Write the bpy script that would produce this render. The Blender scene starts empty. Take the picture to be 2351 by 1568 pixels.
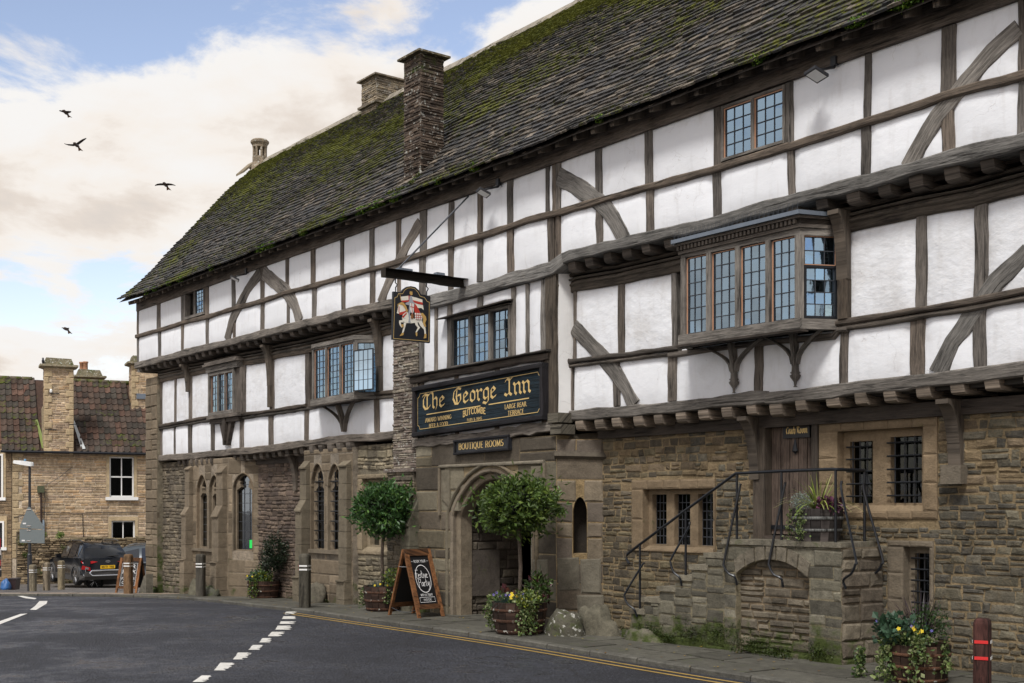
import bpy, math, random
import numpy as np
from mathutils import Vector, noise
from mathutils.geometry import tessellate_polygon
S = bpy.context.scene
C = S.collection
RNG = random.Random(7)
def rr(a, b): return RNG.uniform(a, b)
def tn(k, c): return tuple(q*k for q in c)

# ---------------------------------------------------------------- camera
cam = bpy.data.objects.new('camera', bpy.data.cameras.new('camera'))
C.objects.link(cam); S.camera = cam
cam.location = (30.5, -11.25, 1.75)
cam.rotation_euler = (math.radians(90), 0, math.radians(52.70))
cam.data.sensor_width = 36; cam.data.lens = 42.88
cam.data.shift_y = 0.162
cam.data.clip_start = 0.1; cam.data.clip_end = 2500
CAM = np.array([30.5, -11.25]); FWD = np.array([-.7955, .606]); RGT = np.array([.606, .7955])
S.render.resolution_x = 1024; S.render.resolution_y = 683

# ---------------------------------------------------------------- light
S.view_settings.view_transform = 'Standard'; S.view_settings.look = 'None'
S.view_settings.exposure = 0.0; S.view_settings.gamma = 1; S.view_settings.use_curve_mapping = False
SUN_AZ = Vector((.56, -.83, 0)).normalized()      # direction towards the sun, on the ground plan
SUN_EL = math.radians(56)
sun = bpy.data.objects.new('sun', bpy.data.lights.new('sun', 'SUN')); C.objects.link(sun)
sun.data.energy = 3.6; sun.data.angle = math.radians(13); sun.data.color = (1.0, .965, .92)
sd = Vector((SUN_AZ.x*math.cos(SUN_EL), SUN_AZ.y*math.cos(SUN_EL), math.sin(SUN_EL)))
sun.rotation_euler = sd.to_track_quat('Z', 'Y').to_euler()

W = bpy.data.worlds.new('World'); S.world = W; W.use_nodes = True
nt = W.node_tree; nt.nodes.clear()
def nn(nt, t, **k):
    n = nt.nodes.new(t)
    for a, b in k.items(): setattr(n, a, b)
    return n
def lk(nt, a, b): nt.links.new(a, b)
def mth(nt, op, a, b=None, clamp=False):
    n = nn(nt, 'ShaderNodeMath', operation=op, use_clamp=clamp)
    for i, q in enumerate((a, b)):
        if q is None: continue
        if isinstance(q, (int, float)): n.inputs[i].default_value = q
        else: lk(nt, q, n.inputs[i])
    return n.outputs[0]
def mixc(nt, f, a, b, mode='MIX'):
    n = nn(nt, 'ShaderNodeMix', data_type='RGBA', blend_type=mode)
    for i, q in ((0, f), (6, a), (7, b)):
        if isinstance(q, (int, float)): n.inputs[i].default_value = q
        elif isinstance(q, tuple): n.inputs[i].default_value = (*q[:3], 1)
        else: lk(nt, q, n.inputs[i])
    return n.outputs[2]
def ramp(nt, f, st):
    n = nn(nt, 'ShaderNodeValToRGB'); e = n.color_ramp.elements
    while len(e) < len(st): e.new(.5)
    for el, (p, c) in zip(e, st):
        el.position = p; el.color = (*c, 1) if isinstance(c, tuple) else (c, c, c, 1)
    lk(nt, f, n.inputs[0]); return n.outputs[0]
def noi(nt, vec, sc, det=6, ro=.55, dist=0):
    n = nn(nt, 'ShaderNodeTexNoise'); n.inputs['Scale'].default_value = sc; n.inputs['Detail'].default_value = det
    n.inputs['Roughness'].default_value = ro; n.inputs['Distortion'].default_value = dist
    if vec is not None: lk(nt, vec, n.inputs['Vector'])
    return n.outputs['Fac']
def mpv(nt, vec, sc=(1, 1, 1), loc=(0, 0, 0), rot=(0, 0, 0)):
    n = nn(nt, 'ShaderNodeMapping'); n.inputs['Scale'].default_value = sc; n.inputs['Location'].default_value = loc
    n.inputs['Rotation'].default_value = rot; lk(nt, vec, n.inputs['Vector']); return n.outputs[0]

sky = nn(nt, 'ShaderNodeTexSky', sky_type='NISHITA', sun_disc=False)
sky.sun_elevation = math.radians(30); sky.sun_rotation = math.atan2(SUN_AZ.x, SUN_AZ.y); sky.air_density = 1.0; sky.dust_density = .6; sky.ozone_density = 1.6
tc = nn(nt, 'ShaderNodeTexCoord')
sep = nn(nt, 'ShaderNodeSeparateXYZ'); lk(nt, tc.outputs['Generated'], sep.inputs[0])
el = sep.outputs[2]
den = mth(nt, 'ADD', mth(nt, 'MAXIMUM', el, 0.0), .22)
cv = nn(nt, 'ShaderNodeCombineXYZ')
lk(nt, mth(nt, 'DIVIDE', sep.outputs[0], den), cv.inputs[0]); lk(nt, mth(nt, 'DIVIDE', sep.outputs[1], den), cv.inputs[1])
cvo = mpv(nt, cv.outputs[0], loc=(3.1, 1.7, 0))
big = noi(nt, cvo, 1.15, 3, .5, .2)
fine = noi(nt, cvo, 3.3, 12, .62, .25)
dns = mth(nt, 'ADD', mth(nt, 'MULTIPLY', big, .50), mth(nt, 'MULTIPLY', fine, .68))
def camdir(px, py):            # a direction of the sky seen from the street
    x, z = (px-1175.5)/2800, (1165-py)/2800
    d = FWD + RGT*x; v = Vector((d[0], d[1], z)); return v.normalized()
def blob(px, py, rad, amt):
    global dns
    n = nn(nt, 'ShaderNodeVectorMath', operation='DISTANCE'); lk(nt, tc.outputs['Generated'], n.inputs[0])
    n.inputs[1].default_value = camdir(px, py)
    m = nn(nt, 'ShaderNodeMapRange', interpolation_type='SMOOTHSTEP'); lk(nt, n.outputs['Value'], m.inputs[0])
    m.inputs[1].default_value = 0; m.inputs[2].default_value = rad; m.inputs[3].default_value = amt; m.inputs[4].default_value = 0
    dns = mth(nt, 'ADD', dns, m.outputs[0])
blob(130, 30, .15, -.20); blob(450, 30, .12, -.15); blob(760, 15, .07, -.12); blob(1010, 45, .08, -.14)
blob(350, 270, .16, .16); blob(900, 230, .12, .10); blob(60, 300, .12, .10); blob(150, 590, .07, .06)
blob(170, 500, .065, -.11); blob(240, 690, .04, -.11); blob(60, 690, .045, -.10); blob(1330, 50, .06, .09); blob(1180, 110, .05, .08)
cover = nn(nt, 'ShaderNodeMapRange', interpolation_type='SMOOTHSTEP'); lk(nt, dns, cover.inputs[0])
cover.inputs[1].default_value = .505; cover.inputs[2].default_value = .60
shd = noi(nt, mpv(nt, cv.outputs[0], loc=(3.35, 1.9, .4)), 2.1, 6, .5, .3)
thick = nn(nt, 'ShaderNodeMapRange', interpolation_type='SMOOTHSTEP'); lk(nt, mth(nt, 'ADD', dns, mth(nt, 'MULTIPLY', mth(nt, 'SUBTRACT', shd, .5), 1.1)), thick.inputs[0])
thick.inputs[1].default_value = .50; thick.inputs[2].default_value = .92
ccol = ramp(nt, thick.outputs[0], [(0, (9.4, 9.2, 9.0)), (.35, (9.3, 8.7, 8.1)), (.62, (8.0, 7.2, 6.5)), (1, (6.8, 6.3, 5.9))])
for e_ in (ccol.node.color_ramp.elements): pass
skyc = mixc(nt, 1.0, sky.outputs[0], (2.35, 1.9, 1.75), 'MULTIPLY')
out = mixc(nt, cover.outputs[0], skyc, ccol)
bg = nn(nt, 'ShaderNodeBackground'); bg.inputs[1].default_value = .1; lk(nt, out, bg.inputs[0])
wo = nn(nt, 'ShaderNodeOutputWorld'); lk(nt, bg.outputs[0], wo.inputs[0])

# ---------------------------------------------------------------- materials
def newmat(name):
    m = bpy.data.materials.new(name); m.use_nodes = True; t = m.node_tree
    b = t.nodes['Principled BSDF']; return m, t, b
def attr(t, n, o='Color'):
    a = nn(t, 'ShaderNodeAttribute', attribute_name=n); return a.outputs[o]
def bump(t, b, h, st, dist=.02):
    n = nn(t, 'ShaderNodeBump'); n.inputs['Strength'].default_value = st; n.inputs['Distance'].default_value = dist
    lk(t, h, n.inputs['Height']); lk(t, n.outputs[0], b.inputs['Normal'])
def obj(t): return nn(t, 'ShaderNodeTexCoord').outputs['Object']
def geo(t): return nn(t, 'ShaderNodeNewGeometry').outputs['Position']
def m_stone(name, var=.35, rough=.92, bs=.7, moss=(.045, .06, .015), sc=1.0, lich=.0, smear=None, dark=1):
    m, t, b = newmat(name); p = geo(t); col = attr(t, 'Col'); tcx = nn(t, 'ShaderNodeSeparateXYZ')
    lk(t, attr(t, 'tc', 'Vector'), tcx.inputs[0])
    n1 = noi(t, p, 9*sc, 8, .7); n2 = noi(t, p, 55*sc, 5, .7); n3 = noi(t, p, 1.3*sc, 4, .6)
    f = mth(t, 'MAXIMUM', mth(t, 'ADD', mth(t, 'ADD', mth(t, 'MULTIPLY', n1, var*4.2), mth(t, 'MULTIPLY', n2, var*2.6)), mth(t, 'ADD', mth(t, 'MULTIPLY', n3, var*2.4), 1-var*4.6)), .25)
    c = mixc(t, 1, col, nnc(t, f), 'MULTIPLY')
    mk = mth(t, 'MULTIPLY', mth(t, 'SUBTRACT', mth(t, 'ADD', noi(t, p, 4.5*sc, 8, .65), tcx.outputs[0]), .62), 7, True)
    mc = mixc(t, noi(t, p, 30, 3), tuple(q*.55 for q in moss), tuple(q*1.7 for q in moss))
    c = mixc(t, mk, c, mc)
    if lich:
        lm = mth(t, 'MULTIPLY', mth(t, 'SUBTRACT', noi(t, mpv(t, p, loc=(7, 3, 1)), 14, 4, .6), 1-lich), 16, True)
        c = mixc(t, lm, c, (.42, .42, .38))
    if smear:
        sm = mth(t, 'MULTIPLY', mth(t, 'SUBTRACT', noi(t, mpv(t, p, (1, 1, 1.6), (3, 8, 2)), 9, 8, .75), .52), 5, True)
        c = mixc(t, mth(t, 'MULTIPLY', sm, .8), c, mixc(t, n2, tuple(q*.8 for q in smear), tuple(q*1.2 for q in smear)))
    if dark != 1: c = mixc(t, 1, c, (dark,)*3, 'MULTIPLY')
    lk(t, c, b.inputs['Base Color']); b.inputs['Roughness'].default_value = rough
    b.inputs['Specular IOR Level'].default_value = .25
    bump(t, b, mth(t, 'ADD', mth(t, 'MULTIPLY', n1, 1.0), mth(t, 'MULTIPLY', n2, .5)), bs, .03)
    return m
def nnc(t, f):
    n = nn(t, 'ShaderNodeCombineColor')
    for i in range(3): lk(t, f, n.inputs[i])
    return n.outputs[0]
def m_wood(name, rough=.8, bs=.9, var=.6, sa=3, sb=42):
    m, t, b = newmat(name); v = attr(t, 'tc', 'Vector'); col = attr(t, 'Col')
    n1 = noi(t, mpv(t, v, (sa, sb, 1)), 1, 10, .75, .5); n2 = noi(t, mpv(t, v, (sa*4, sb*3, 1)), 1, 4, .7); n3 = noi(t, geo(t), 1.7, 3)
    f = mth(t, 'MAXIMUM', mth(t, 'ADD', mth(t, 'ADD', mth(t, 'MULTIPLY', n1, var*4.6), mth(t, 'MULTIPLY', n2, var*1.6)), mth(t, 'ADD', mth(t, 'MULTIPLY', n3, var*2.0), 1-var*4.1)), .22)
    c = mixc(t, 1, col, nnc(t, f), 'MULTIPLY')
    ck = mth(t, 'MULTIPLY', mth(t, 'SUBTRACT', noi(t, mpv(t, v, (.9, 20, 3), (4, 2, 5)), 1, 5, .6, .6), .60), 14, True)
    c = mixc(t, mth(t, 'MULTIPLY', ck, .75), c, (.012, .010, .008))
    lk(t, c, b.inputs['Base Color']); b.inputs['Roughness'].default_value = rough; b.inputs['Specular IOR Level'].default_value = .25
    bump(t, b, mth(t, 'SUBTRACT', n1, mth(t, 'MULTIPLY', ck, .8)), bs, .015)
    return m
def m_plaster():
    m, t, b = newmat('limewash plaster'); p = geo(t); col = attr(t, 'Col'); s = nn(t, 'ShaderNodeSeparateXYZ'); lk(t, attr(t, 'tc', 'Vector'), s.inputs[0])
    n1 = noi(t, p, 2.6, 7, .62); n2 = noi(t, mpv(t, p, (9, 9, 1.6)), 1, 5, .6); n3 = noi(t, p, 70, 3)
    st = mth(t, 'MULTIPLY', mth(t, 'SUBTRACT', mth(t, 'ADD', n1, s.outputs[0]), .57), 3.0, True)
    c = mixc(t, mth(t, 'MULTIPLY', st, .5), col, (.42, .395, .36))
    sk = mth(t, 'MULTIPLY', mth(t, 'SUBTRACT', n2, .54), 4.0, True)
    c = mixc(t, mth(t, 'MULTIPLY', sk, .22), c, (.33, .30, .26))
    vo = nn(t, 'ShaderNodeTexVoronoi', feature='DISTANCE_TO_EDGE'); vo.inputs['Scale'].default_value = 1.5
    wv = nn(t, 'ShaderNodeVectorMath', operation='ADD'); lk(t, p, wv.inputs[0])
    nz = nn(t, 'ShaderNodeTexNoise'); nz.inputs['Scale'].default_value = 3; nz.inputs['Detail'].default_value = 5; lk(t, p, nz.inputs['Vector'])
    sc = nn(t, 'ShaderNodeVectorMath', operation='SCALE'); sc.inputs[3].default_value = .5; lk(t, nz.outputs['Color'], sc.inputs[0]); lk(t, sc.outputs[0], wv.inputs[1])
    lk(t, wv.outputs[0], vo.inputs['Vector'])
    crk = mth(t, 'LESS_THAN', vo.outputs['Distance'], .004); crm = mth(t, 'GREATER_THAN', noi(t, p, .9, 2), .54)
    cr = mth(t, 'MULTIPLY', crk, crm)
    c = mixc(t, mth(t, 'MULTIPLY', cr, .28), c, (.35, .32, .29))
    lk(t, c, b.inputs['Base Color']); b.inputs['Roughness'].default_value = .85; b.inputs['Specular IOR Level'].default_value = .2
    rg = mth(t, 'ADD', mth(t, 'MULTIPLY', noi(t, mpv(t, p, (1, 1, 1.5), rot=(.3, .5, 0)), 6, 6, .6), mth(t, 'ADD', mth(t, 'MULTIPLY', s.outputs[0], 5), .6)), mth(t, 'MULTIPLY', n3, .08))
    bump(t, b, mth(t, 'SUBTRACT', rg, mth(t, 'MULTIPLY', cr, .4)), .55, .02)
    return m
def m_plain(name, col=None, rough=.5, metal=0, var=.15, sc=8, bs=0, spec=.5, tcn=False):
    m, t, b = newmat(name); p = geo(t); n = noi(t, p, sc, 6, .65)
    f = mth(t, 'ADD', mth(t, 'MULTIPLY', n, var*2), 1-var)
    base = attr(t, 'Col') if col is None else col
    c = mixc(t, 1, base, nnc(t, f), 'MULTIPLY'); lk(t, c, b.inputs['Base Color'])
    lk(t, mth(t, 'ADD', rough-.08, mth(t, 'MULTIPLY', n, .16), True), b.inputs['Roughness']); b.inputs['Metallic'].default_value = metal; b.inputs['Specular IOR Level'].default_value = spec
    if bs: bump(t, b, n, bs, .01)
    return m
def m_glass(name, refl=.35, tint=(.55, .68, .78), tr=(.5, .56, .55), fk=1.0):
    m, t, b = newmat(name); t.nodes.remove(b)
    g = nn(t, 'ShaderNodeBsdfGlossy'); g.inputs['Roughness'].default_value = .03; g.inputs['Color'].default_value = (*tint, 1)
    x = nn(t, 'ShaderNodeBsdfTransparent'); x.inputs['Color'].default_value = (*tr, 1)
    fr = nn(t, 'ShaderNodeFresnel'); fr.inputs[0].default_value = 1.5
    mx = nn(t, 'ShaderNodeMixShader'); lk(t, mth(t, 'ADD', mth(t, 'MULTIPLY', fr.outputs[0], fk), refl, True), mx.inputs[0]); lk(t, x.outputs[0], mx.inputs[1]); lk(t, g.outputs[0], mx.inputs[2])
    nb = nn(t, 'ShaderNodeBump'); nb.inputs['Strength'].default_value = .12; nb.inputs['Distance'].default_value = .004
    lk(t, noi(t, geo(t), 5, 3), nb.inputs['Height']); lk(t, nb.outputs[0], g.inputs['Normal'])
    lk(t, mx.outputs[0], t.nodes['Material Output'].inputs[0]); return m
def m_tile():
    m, t, b = newmat('stone roof tile'); p = geo(t); col = attr(t, 'Col'); s = nn(t, 'ShaderNodeSeparateXYZ'); lk(t, attr(t, 'tc', 'Vector'), s.inputs[0])
    n1 = noi(t, p, 20, 8, .7); n2 = noi(t, p, 60, 4, .7)
    f = mth(t, 'MAXIMUM', mth(t, 'ADD', mth(t, 'MULTIPLY', n1, 3.4), mth(t, 'ADD', mth(t, 'MULTIPLY', n2, 1.4), -1.45)), .3)
    c = mixc(t, 1, col, nnc(t, f), 'MULTIPLY')
    lm = mth(t, 'MULTIPLY', mth(t, 'SUBTRACT', noi(t, mpv(t, p, loc=(5, 2, 1)), 9, 5, .65), .60), 9, True)
    c = mixc(t, mth(t, 'MULTIPLY', lm, .8), c, (.30, .26, .205))
    mk = mth(t, 'MULTIPLY', mth(t, 'SUBTRACT', mth(t, 'ADD', noi(t, p, 11, 8, .78), s.outputs[0]), .535), 13, True)
    mc = mixc(t, noi(t, p, 2.2, 4), (.038, .056, .007), (.165, .168, .014))
    c = mixc(t, mk, c, mc)
    lk(t, c, b.inputs['Base Color'])
    lk(t, mixc(t, mk, (.55, .55, .55), (.95, .95, .95)), b.inputs['Roughness'])
    b.inputs['Specular IOR Level'].default_value = .45
    bump(t, b, mth(t, 'ADD', mth(t, 'ADD', n1, mth(t, 'MULTIPLY', n2, .4)), mth(t, 'MULTIPLY', mk, .6)), 1.0, .03)
    return m
def m_asphalt(name, c0, c1, wet=.5):
    m, t, b = newmat(name); p = geo(t)
    n1 = noi(t, p, 42, 5, .85); n2 = noi(t, p, .45, 6, .6); n3 = noi(t, mpv(t, p, (1, 1, 1), rot=(0, 0, .65)), 3.2, 6, .7)
    vo = nn(t, 'ShaderNodeTexVoronoi'); vo.inputs['Scale'].default_value = 30; lk(t, p, vo.inputs['Vector'])
    c = mixc(t, mth(t, 'ADD', mth(t, 'MULTIPLY', mth(t, 'SUBTRACT', n2, .5), 4), .5, True), c0, c1)
    sp = mth(t, 'MULTIPLY', mth(t, 'SUBTRACT', n1, .53), 5, True)
    c = mixc(t, mth(t, 'MULTIPLY', sp, .75), c, (.18, .19, .22)); c = mixc(t, mth(t, 'MULTIPLY', mth(t, 'SUBTRACT', .47, n1), 7, True), c, (.012, .012, .014))
    c = mixc(t, mth(t, 'MULTIPLY', mth(t, 'SUBTRACT', n3, .52), 2.0, True), c, tuple(q*.62 for q in c0))
    n4 = noi(t, p, 9, 6, .75); c = mixc(t, 1, c, nnc(t, mth(t, 'ADD', mth(t, 'MULTIPLY', n4, 2.2), -.1)), 'MULTIPLY')
    vc = nn(t, 'ShaderNodeTexVoronoi', feature='DISTANCE_TO_EDGE'); vc.inputs['Scale'].default_value = .33
    wv = nn(t, 'ShaderNodeVectorMath', operation='ADD'); lk(t, p, wv.inputs[0]); nz = nn(t, 'ShaderNodeTexNoise'); nz.inputs['Scale'].default_value = 1.2; nz.inputs['Detail'].default_value = 8
    lk(t, p, nz.inputs['Vector']); lk(t, nz.outputs['Color'], wv.inputs[1]); lk(t, wv.outputs[0], vc.inputs['Vector'])
    ck = mth(t, 'LESS_THAN', vc.outputs['Distance'], .0045)
    c = mixc(t, mth(t, 'MULTIPLY', ck, .7), c, (.012, .012, .014))
    lk(t, c, b.inputs['Base Color'])
    w = mth(t, 'MULTIPLY', mth(t, 'SUBTRACT', mth(t, 'ADD', mth(t, 'MULTIPLY', n2, .7), mth(t, 'MULTIPLY', n3, .5)), .57), 8, True)
    lk(t, mth(t, 'SUBTRACT', .78, mth(t, 'MULTIPLY', w, wet)), b.inputs['Roughness']); b.inputs['Specular IOR Level'].default_value = .5
    bump(t, b, mth(t, 'SUBTRACT', mth(t, 'ADD', mth(t, 'MULTIPLY', vo.outputs['Distance'], 1.0), n1), ck), 1.0, .03)
    return m
def m_leaf(name='leaf'):
    m, t, b = newmat(name); col = attr(t, 'Col')
    lk(t, col, b.inputs['Base Color']); b.inputs['Roughness'].default_value = .45; b.inputs['Specular IOR Level'].default_value = .4
    tr = nn(t, 'ShaderNodeBsdfTranslucent'); lk(t, col, tr.inputs[0]); mx = nn(t, 'ShaderNodeMixShader'); mx.inputs[0].default_value = .25
    lk(t, b.outputs[0], mx.inputs[1]); lk(t, tr.outputs[0], mx.inputs[2]); lk(t, mx.outputs[0], t.nodes['Material Output'].inputs[0]); return m
M = dict(stone=m_stone('rubble stone', .48, dark=.88), ash=m_stone('ashlar stone', .30, bs=.6, sc=.8, dark=.85), slate=m_stone('weathered slab stone', .55, bs=1.0, lich=.41),
    stoneR=m_stone('smeared rubble stone', .5, bs=.9, smear=(.20, .152, .085), dark=.85), mortar=m_stone('lime mortar', .45, bs=1.0), wood=m_wood('weathered oak', var=.85), dwood=m_wood('dark oak', .75), plaster=m_plaster(),
    tile=m_tile(), road=m_asphalt('asphalt', (.010, .0115, .019), (.030, .034, .048), .52), park=m_asphalt('old asphalt', (.10, .09, .085), (.14, .125, .11), .2),
    pave=m_stone('paving stone', .40, .75, .5), iron=m_plain('black iron', (.012, .014, .018), .35, .3, .3, 20, .2), lead=m_plain('lead sheet', (.17, .20, .24), .5, .5, .3, 6, .2),
    came=m_plain('lead came', (.055, .06, .07), .5, .4, .2), glass=m_glass('leaded glass', .46, (.50, .68, .86)), dglass=m_glass('dark glass', .02, (.5, .55, .6), (.35, .36, .34), .45),
    paint=m_plain('painted surface', None, .5, 0, .12, 25, .1), gold=m_plain('gold leaf paint', (.62, .44, .17), .42, .15, .12, 40), chalk=m_plain('chalk', (.75, .75, .75), .9, 0, .3, 60),
    white=m_plain('white gloss paint', (.78, .78, .76), .4, 0, .06), leaf=m_leaf(), pant=m_stone('clay pantile', .5, .85, .8, (.06, .075, .01)), black=m_plain('room dark', (.012, .011, .010), .95, 0, .2),
    curtain=m_plain('cream curtain cloth', (.60, .56, .48), .9, 0, .1), body=m_plain('dark metallic car paint', (.012, .014, .018), .16, .55, .1, 2), cladding=m_plain('grey plastic cladding', (.06, .057, .055), .55, 0, .1),
    tyre=m_plain('tyre rubber', (.015, .015, .015), .8, 0, .1), chrome=m_plain('bright metal', (.62, .63, .65), .22, .9, .05), red=m_plain('red lens', (.42, .012, .015), .2, 0, .1), silver=m_plain('grey car paint', (.07, .085, .10), .3, .2, .05),
    yplate=m_plain('yellow plate', (.85, .50, .01), .4, 0, .03), bark=m_stone('bark', .5, .9, 1.0, sc=3), cglass=m_plain('car window', (.01, .014, .02), .06, 0, .1, spec=.8), rmark=m_stone('road paint', .22, .7, .4))

# ---------------------------------------------------------------- mesh helpers
STONY = {'smeared rubble stone', 'rubble stone', 'ashlar stone', 'weathered slab stone', 'lime mortar', 'paving stone', 'clay pantile', 'bark', 'stone roof tile', 'road paint'}
class MB:
    def __init__(s): s.v = []; s.f = []; s.c = []; s.t = []; s.moss = None
    def add(s, vs, fs, col=(.5, .5, .5), tc=None):
        o = len(s.v); s.v.extend(vs); s.f.extend([tuple(i+o for i in f) for f in fs])
        if isinstance(col, list): s.c.extend(col)
        else: s.c.extend([col]*len(vs))
        s.t.extend(tc if isinstance(tc, list) else [tc or (0, 0, 0)]*len(vs))
    def cat(s, o): s.add(o.v, o.f, list(o.c), list(o.t))
    def mesh(s, name, mat, smooth=False):
        me = bpy.data.meshes.new(name); me.from_pydata(s.v, [], s.f)
        if mat.name in STONY: s.t = [t if abs(t[0]) < .9 and t[1] == 0 and t[2] == 0 else (-.15, 0, 0) for t in s.t]
        a = me.attributes.new('Col', 'FLOAT_COLOR', 'POINT'); a.data.foreach_set('color', np.array([(c[0], c[1], c[2], 1) for c in s.c], 'f').ravel())
        a = me.attributes.new('tc', 'FLOAT_VECTOR', 'POINT'); a.data.foreach_set('vector', np.array(s.t, 'f').ravel())
        me.materials.append(mat)
        if smooth: me.polygons.foreach_set('use_smooth', [True]*len(me.polygons))
        me.update(); return me
    def build(s, name, mat, parent=None, smooth=False, kind=None, label=None):
        o = bpy.data.objects.new(name, s.mesh(name, mat, smooth)); C.objects.link(o)
        if parent: o.parent = parent; o.matrix_parent_inverse = parent_inv(parent)
        if kind: o['kind'] = kind
        if label: o['label'] = label
        return o
def parent_inv(p):               # meshes are written in place, so a part only undoes its thing's own transform
    from mathutils import Matrix
    if p.parent: return Matrix.Identity(4)
    return Matrix.LocRotScale(p.location, p.rotation_euler, p.scale).inverted()
def thing(name, label, cat, loc=(0, 0, 0), rz=0, group=None):
    o = bpy.data.objects.new(name, None); C.objects.link(o); o.location = loc; o.rotation_euler = (0, 0, rz)
    o.empty_display_size = .2; o['label'] = label; o['category'] = cat
    if group: o['group'] = group
    return o
def tag(o, label, cat, group=None, kind=None):
    o['label'] = label; o['category'] = cat
    if group: o['group'] = group
    if kind: o['kind'] = kind
    return o
class Fr:                         # a wall frame: s along, d outwards, z up
    def __init__(s, o=(0, 0), a=(1, 0)):
        l = math.hypot(*a); s.o = o; s.a = (a[0]/l, a[1]/l); s.n = (s.a[1], -s.a[0])
    def P(s, x, d, z): return (s.o[0]+s.a[0]*x+s.n[0]*d, s.o[1]+s.a[1]*x+s.n[1]*d, z)
MAIN = Fr()
def box(mb, fr, u0, u1, d0, d1, z0, z1, col=(.5, .5, .5), tc=(0, 0, 0), grain=None):
    P = fr.P
    vs = [P(u0, d0, z0), P(u1, d0, z0), P(u1, d1, z0), P(u0, d1, z0), P(u0, d0, z1), P(u1, d0, z1), P(u1, d1, z1), P(u0, d1, z1)]
    if grain == 'u': tc = [(a, b+c, RS()) for a, b, c in [(u0, z0, d0), (u1, z0, d0), (u1, z0, d1), (u0, z0, d1), (u0, z1, d0), (u1, z1, d0), (u1, z1, d1), (u0, z1, d1)]]
    elif grain == 'z': tc = [(c, a+b, 0) for a, b, c in [(u0, d0, z0), (u1, d0, z0), (u1, d1, z0), (u0, d1, z0), (u0, d0, z1), (u1, d0, z1), (u1, d1, z1), (u0, d1, z1)]]
    elif grain == 'd': tc = [(b, a+c, 0) for a, b, c in [(u0, d0, z0), (u1, d0, z0), (u1, d1, z0), (u0, d1, z0), (u0, d0, z1), (u1, d0, z1), (u1, d1, z1), (u0, d1, z1)]]
    mb.add(vs, [(0, 1, 2, 3)[::-1], (4, 5, 6, 7), (0, 1, 5, 4), (1, 2, 6, 5), (2, 3, 7, 6), (3, 0, 4, 7)], col, tc)
def RS(): return 0.0
def prism(mb, fr, pts, d0, d1, col=(.5, .5, .5), grain=True):   # polygon (s,z) extruded d0..d1
    n = len(pts); vs = [fr.P(x, d1, z) for x, z in pts]+[fr.P(x, d0, z) for x, z in pts]
    tri = tessellate_polygon([[Vector((x, z, 0)) for x, z in pts]])
    fs = [tuple(t) for t in tri]+[tuple(i+n for i in t[::-1]) for t in tri]+[(i, (i+1) % n, (i+1) % n+n, i+n) for i in range(n)]
    mb.add(vs, fs, col, [(z, x, 0) for x, z in pts]*2)
def tube(mb, pts, r, n=8, col=(.5, .5, .5), cap=True):
    pts = [Vector(p) for p in pts]; R = r if isinstance(r, (list, tuple)) else [r]*len(pts)
    rings = []; up = Vector((0, 0, 1))
    for i, p in enumerate(pts):
        t = (pts[min(i+1, len(pts)-1)]-pts[max(i-1, 0)]).normalized()
        x = t.cross(up if abs(t.z) < .95 else Vector((1, 0, 0))).normalized(); y = t.cross(x)
        rings.append([tuple(p+(x*math.cos(2*math.pi*k/n)+y*math.sin(2*math.pi*k/n))*R[i]) for k in range(n)])
    vs = [v for r_ in rings for v in r_]; fs = []
    for i in range(len(pts)-1):
        for k in range(n): fs.append((i*n+k, i*n+(k+1) % n, (i+1)*n+(k+1) % n, (i+1)*n+k))
    if cap: fs += [tuple(range(n))[::-1], tuple((len(pts)-1)*n+k for k in range(n))]
    mb.add(vs, fs, col, [(i*.2, k*.05, 0) for i in range(len(pts)) for k in range(n)])
def lathe(mb, c, prof, n=20, col=(.5, .5, .5), cap=True, sq=1.0):
    vs = []; 
    for r, z in prof:
        for k in range(n):
            a = 2*math.pi*k/n; vs.append((c[0]+r*math.cos(a), c[1]+r*math.sin(a)*sq, c[2]+z))
    fs = [(i*n+k, i*n+(k+1) % n, (i+1)*n+(k+1) % n, (i+1)*n+k) for i in range(len(prof)-1) for k in range(n)]
    if cap: fs += [tuple(range(n))[::-1], tuple((len(prof)-1)*n+k for k in range(n))]
    mb.add(vs, fs, col, [(z, k*.1, 0) for r, z in prof for k in range(n)])
def ip(tab, x): return float(np.interp(x, [a for a, _ in tab], [b for _, b in tab]))
OAK = (.125, .108, .092); OAKD = (.05, .041, .034); OAKG = (.155, .142, .126)
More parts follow.
